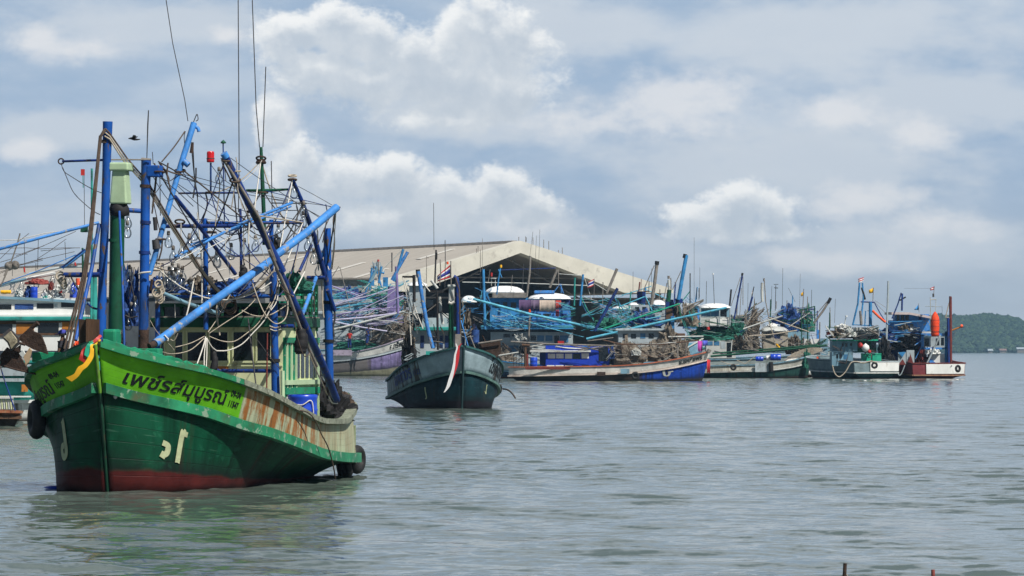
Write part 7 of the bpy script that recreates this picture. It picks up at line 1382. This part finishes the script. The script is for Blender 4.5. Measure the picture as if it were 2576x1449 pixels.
def far_shore():
    Y0 = 3850.; nx, ny = 240, 40; vs = []; fs = []
    def prof(x):                                  # skyline rows of the wooded hill by column
        return np.interp(x, [1700, 2150, 2330, 2360, 2400, 2420, 2440, 2460, 2500, 2530, 2576, 2640, 2720, 2850, 3000], [884.5, 882, 880, 868, 845, 824, 812, 802, 793, 797, 798, 790, 802, 840, 872])
    X = np.linspace(-1700, 3300, nx); rr_ = random.Random(2)
    for j in range(ny+1):
        f = j/ny; Y = Y0+f*700
        for i, x in enumerate(X):
            h = EYE-(prof(x)-HZ)/FPX*Y0*1.06 if x > 1700 else 2.5
            s_ = math.sin(min(f*1.25, 1)*math.pi/2) if f < .8 else math.cos((f-.8)/.2*math.pi/2)
            z = max(h, 1.5)*(s_**1.0)+.4*math.sin(i*1.3+j)*s_
            vs.append(((x-1288)/FPX*Y0, Y, z-.5*(j == 0)))
    for j in range(ny):
        for i in range(nx-1): fs.append((j*nx+i, j*nx+i+1, (j+1)*nx+i+1, (j+1)*nx+i))
    o = MB().add(vs, fs, True).build('hill', mat('hill_scrub', (.035,.055,.03), .9, .35, 0, scale=.05), None, Vector((0, Y0, 0))); tag(o, kind='structure')
    # tree crowns covering it
    mb = MB(); ico = [(0,0,1)]+[(math.cos(a)*.9, math.sin(a)*.9, .35) for a in [k*math.pi/3 for k in range(6)]]+[(math.cos(a)*.8, math.sin(a)*.8, -.4) for a in [(k+.5)*math.pi/3 for k in range(6)]]
    tf = [(0, 1+k, 1+(k+1) % 6) for k in range(6)]+[(1+k, 7+k, 1+(k+1) % 6) for k in range(6)]+[(7+k, 7+(k+1) % 6, 1+(k+1) % 6) for k in range(6)]
    for _ in range(9000):
        x = rr_.uniform(2290, 2700) if rr_.random() < .93 else rr_.uniform(1750, 2300); f = rr_.random()**.8*.8; h = max(EYE-(prof(x)-HZ)/FPX*Y0*1.06, 1.5); z = h*math.sin(min(f*1.25, 1)*math.pi/2); Y = Y0+f*700
        s_ = rr_.uniform(1.3, 2.9)*(1.3 if rr_.random() < .08 else 1); sq = rr_.uniform(.75, 1.15)
        mb.add([((x-1288)/FPX*Y0+v[0]*s_*rr_.uniform(.75, 1.25), Y+v[1]*s_, z+s_*.4+v[2]*s_*sq*rr_.uniform(.8, 1.2)) for v in ico], tf, False, rr_.choice((0, 0, 1, 2)))
    o = mb.build('forest', [mat('forest_leaves', (.024,.050,.028), .9, .3), mat('forest_leaves_dark', (.011,.028,.018), .9, .3), mat('forest_leaves_light', (.048,.085,.040), .9, .3)], None, Vector(((2500-1288)/FPX*Y0, Y0, 0))); tag(o, kind='stuff')
    g = 'low buildings on the far shore'
    for (x0, x1, h, m, lb) in ((2484,2494,1.8,M_lgrey,'tiny grey house at the foot of the hill, leftmost on the far shore'), (2513,2528,2.0,mat('faded_pink_roof', (.24,.16,.14), .8),'tiny pink-roofed house at the foot of the wooded hill'), (2556,2600,3.2,M_lgrey,'long pale shed at the foot of the hill at the frame edge')):
        xa, xb = (x0-1288)/FPX*Y0, (x1-1288)/FPX*Y0; c = Vector(((xa+xb)/2, Y0-6, .2)); t = thing('far_house', c, lb, 'house', g); w = xb-xa; MB().box(c+Vector((0, 0, h/2)), (w, 8, h)).build('wall', M_grey, t)
        MB().hexa([c+Vector(v) for v in ((-w/2-.6,-4.6,h), (w/2+.6,-4.6,h), (w/2+.6,4.6,h), (-w/2-.6,4.6,h), (-w/2-.6,-.2,h+1.6), (w/2+.6,-.2,h+1.6), (w/2+.6,.2,h+1.6), (-w/2-.6,.2,h+1.6))]).build('roof', m, t)
far_shore()

def stakes():
    for (x, y0, x1, lean, lab, m) in ((2126, 1417, 2118, 0, 'rusty brown stake with thin lines rising from the water at the lower edge', M_rust), (2347, 1433, 2352, 0, 'short reddish stake rising from the water at the lower right edge', mat('red_stake', (.22,.06,.05), .8, .4, .3, (.06,.03,.02), 8))):
        Y = 50.5; p = Vector(((x-1288)/FPX*Y, Y, EYE-(y0-HZ)/FPX*Y)); q = Vector(((x1-1288)/FPX*Y, Y, -.4)); t = thing('stake', Vector((q.x, q.y, 0)), lab, 'stake'); MB().tube([q, p], [.026, .022], 9).build('pole', m, t)
        for s_ in (-1, 1): MB().tube([p-Vector((0, 0, .10)), p+Vector((s_*.10, .02, -.26)), p+Vector((s_*.13, .03, -.42))], .004, 5).build('line', M_rope, t)
stakes()

def flotsam():
    g = 'white scraps floating on the harbour'
    for i, (x, y, w, lab) in enumerate(((2122,957,.3,'white scrap floating below the boat end with the orange panel'), (2177,959,.3,'white scrap floating below the dark side of the green boat'), (2408,956,.35,'white scrap floating by the right end boat'))):
        Y = EYE*FPX/(y-HZ); c = Vector(((x-1288)/FPX*Y, Y, -.02)); o = MB().heap(c, (w, w*.6, .09), i+3, n=14, k=5, rough=.5).build('floating_scrap', M_white, None, c); tag(o, lab, 'scrap', g)
    Y = 85.; c = Vector(((100-1288)/FPX*Y, Y+2.5, -.05)); o = MB().lathe(c, [(0,0), (.2,.01), (.24,.05), (.2,.10), (.1,.13), (0,.135)], 16).build('blue_float', M_bbarrel, None, c); tag(o, 'blue float in the water left of the green trawler\'s bow', 'float')
flotsam()

def haze():
    h = 5200.; o = MB().box((0, 0, 0), (2*h, 2*h, 1)).build('haze', []) if False else None
    vs = [(-h, -h, -1), (h, -h, -1), (h, h, -1), (-h, h, -1), (-h, -h, 75), (h, -h, 75), (h, h, 75), (-h, h, 75)]
    m = bpy.data.materials.new('sea_haze'); m.use_nodes = True; nt = m.node_tree; N = nt.nodes; N.clear(); out = N.new('ShaderNodeOutputMaterial'); v = N.new('ShaderNodeVolumePrincipled'); v.inputs['Color'].default_value = (.42, .71, 1, 1); v.inputs['Density'].default_value = .000105; v.inputs['Anisotropy'].default_value = .2; nt.links.new(v.outputs[0], out.inputs['Volume'])
    o = MB().hexa([Vector(q) for q in vs]).build('haze', m); tag(o, kind='stuff')
haze()
S.cycles.volume_bounces = 0; S.cycles.max_bounces = 8; S.cycles.transparent_max_bounces = 16
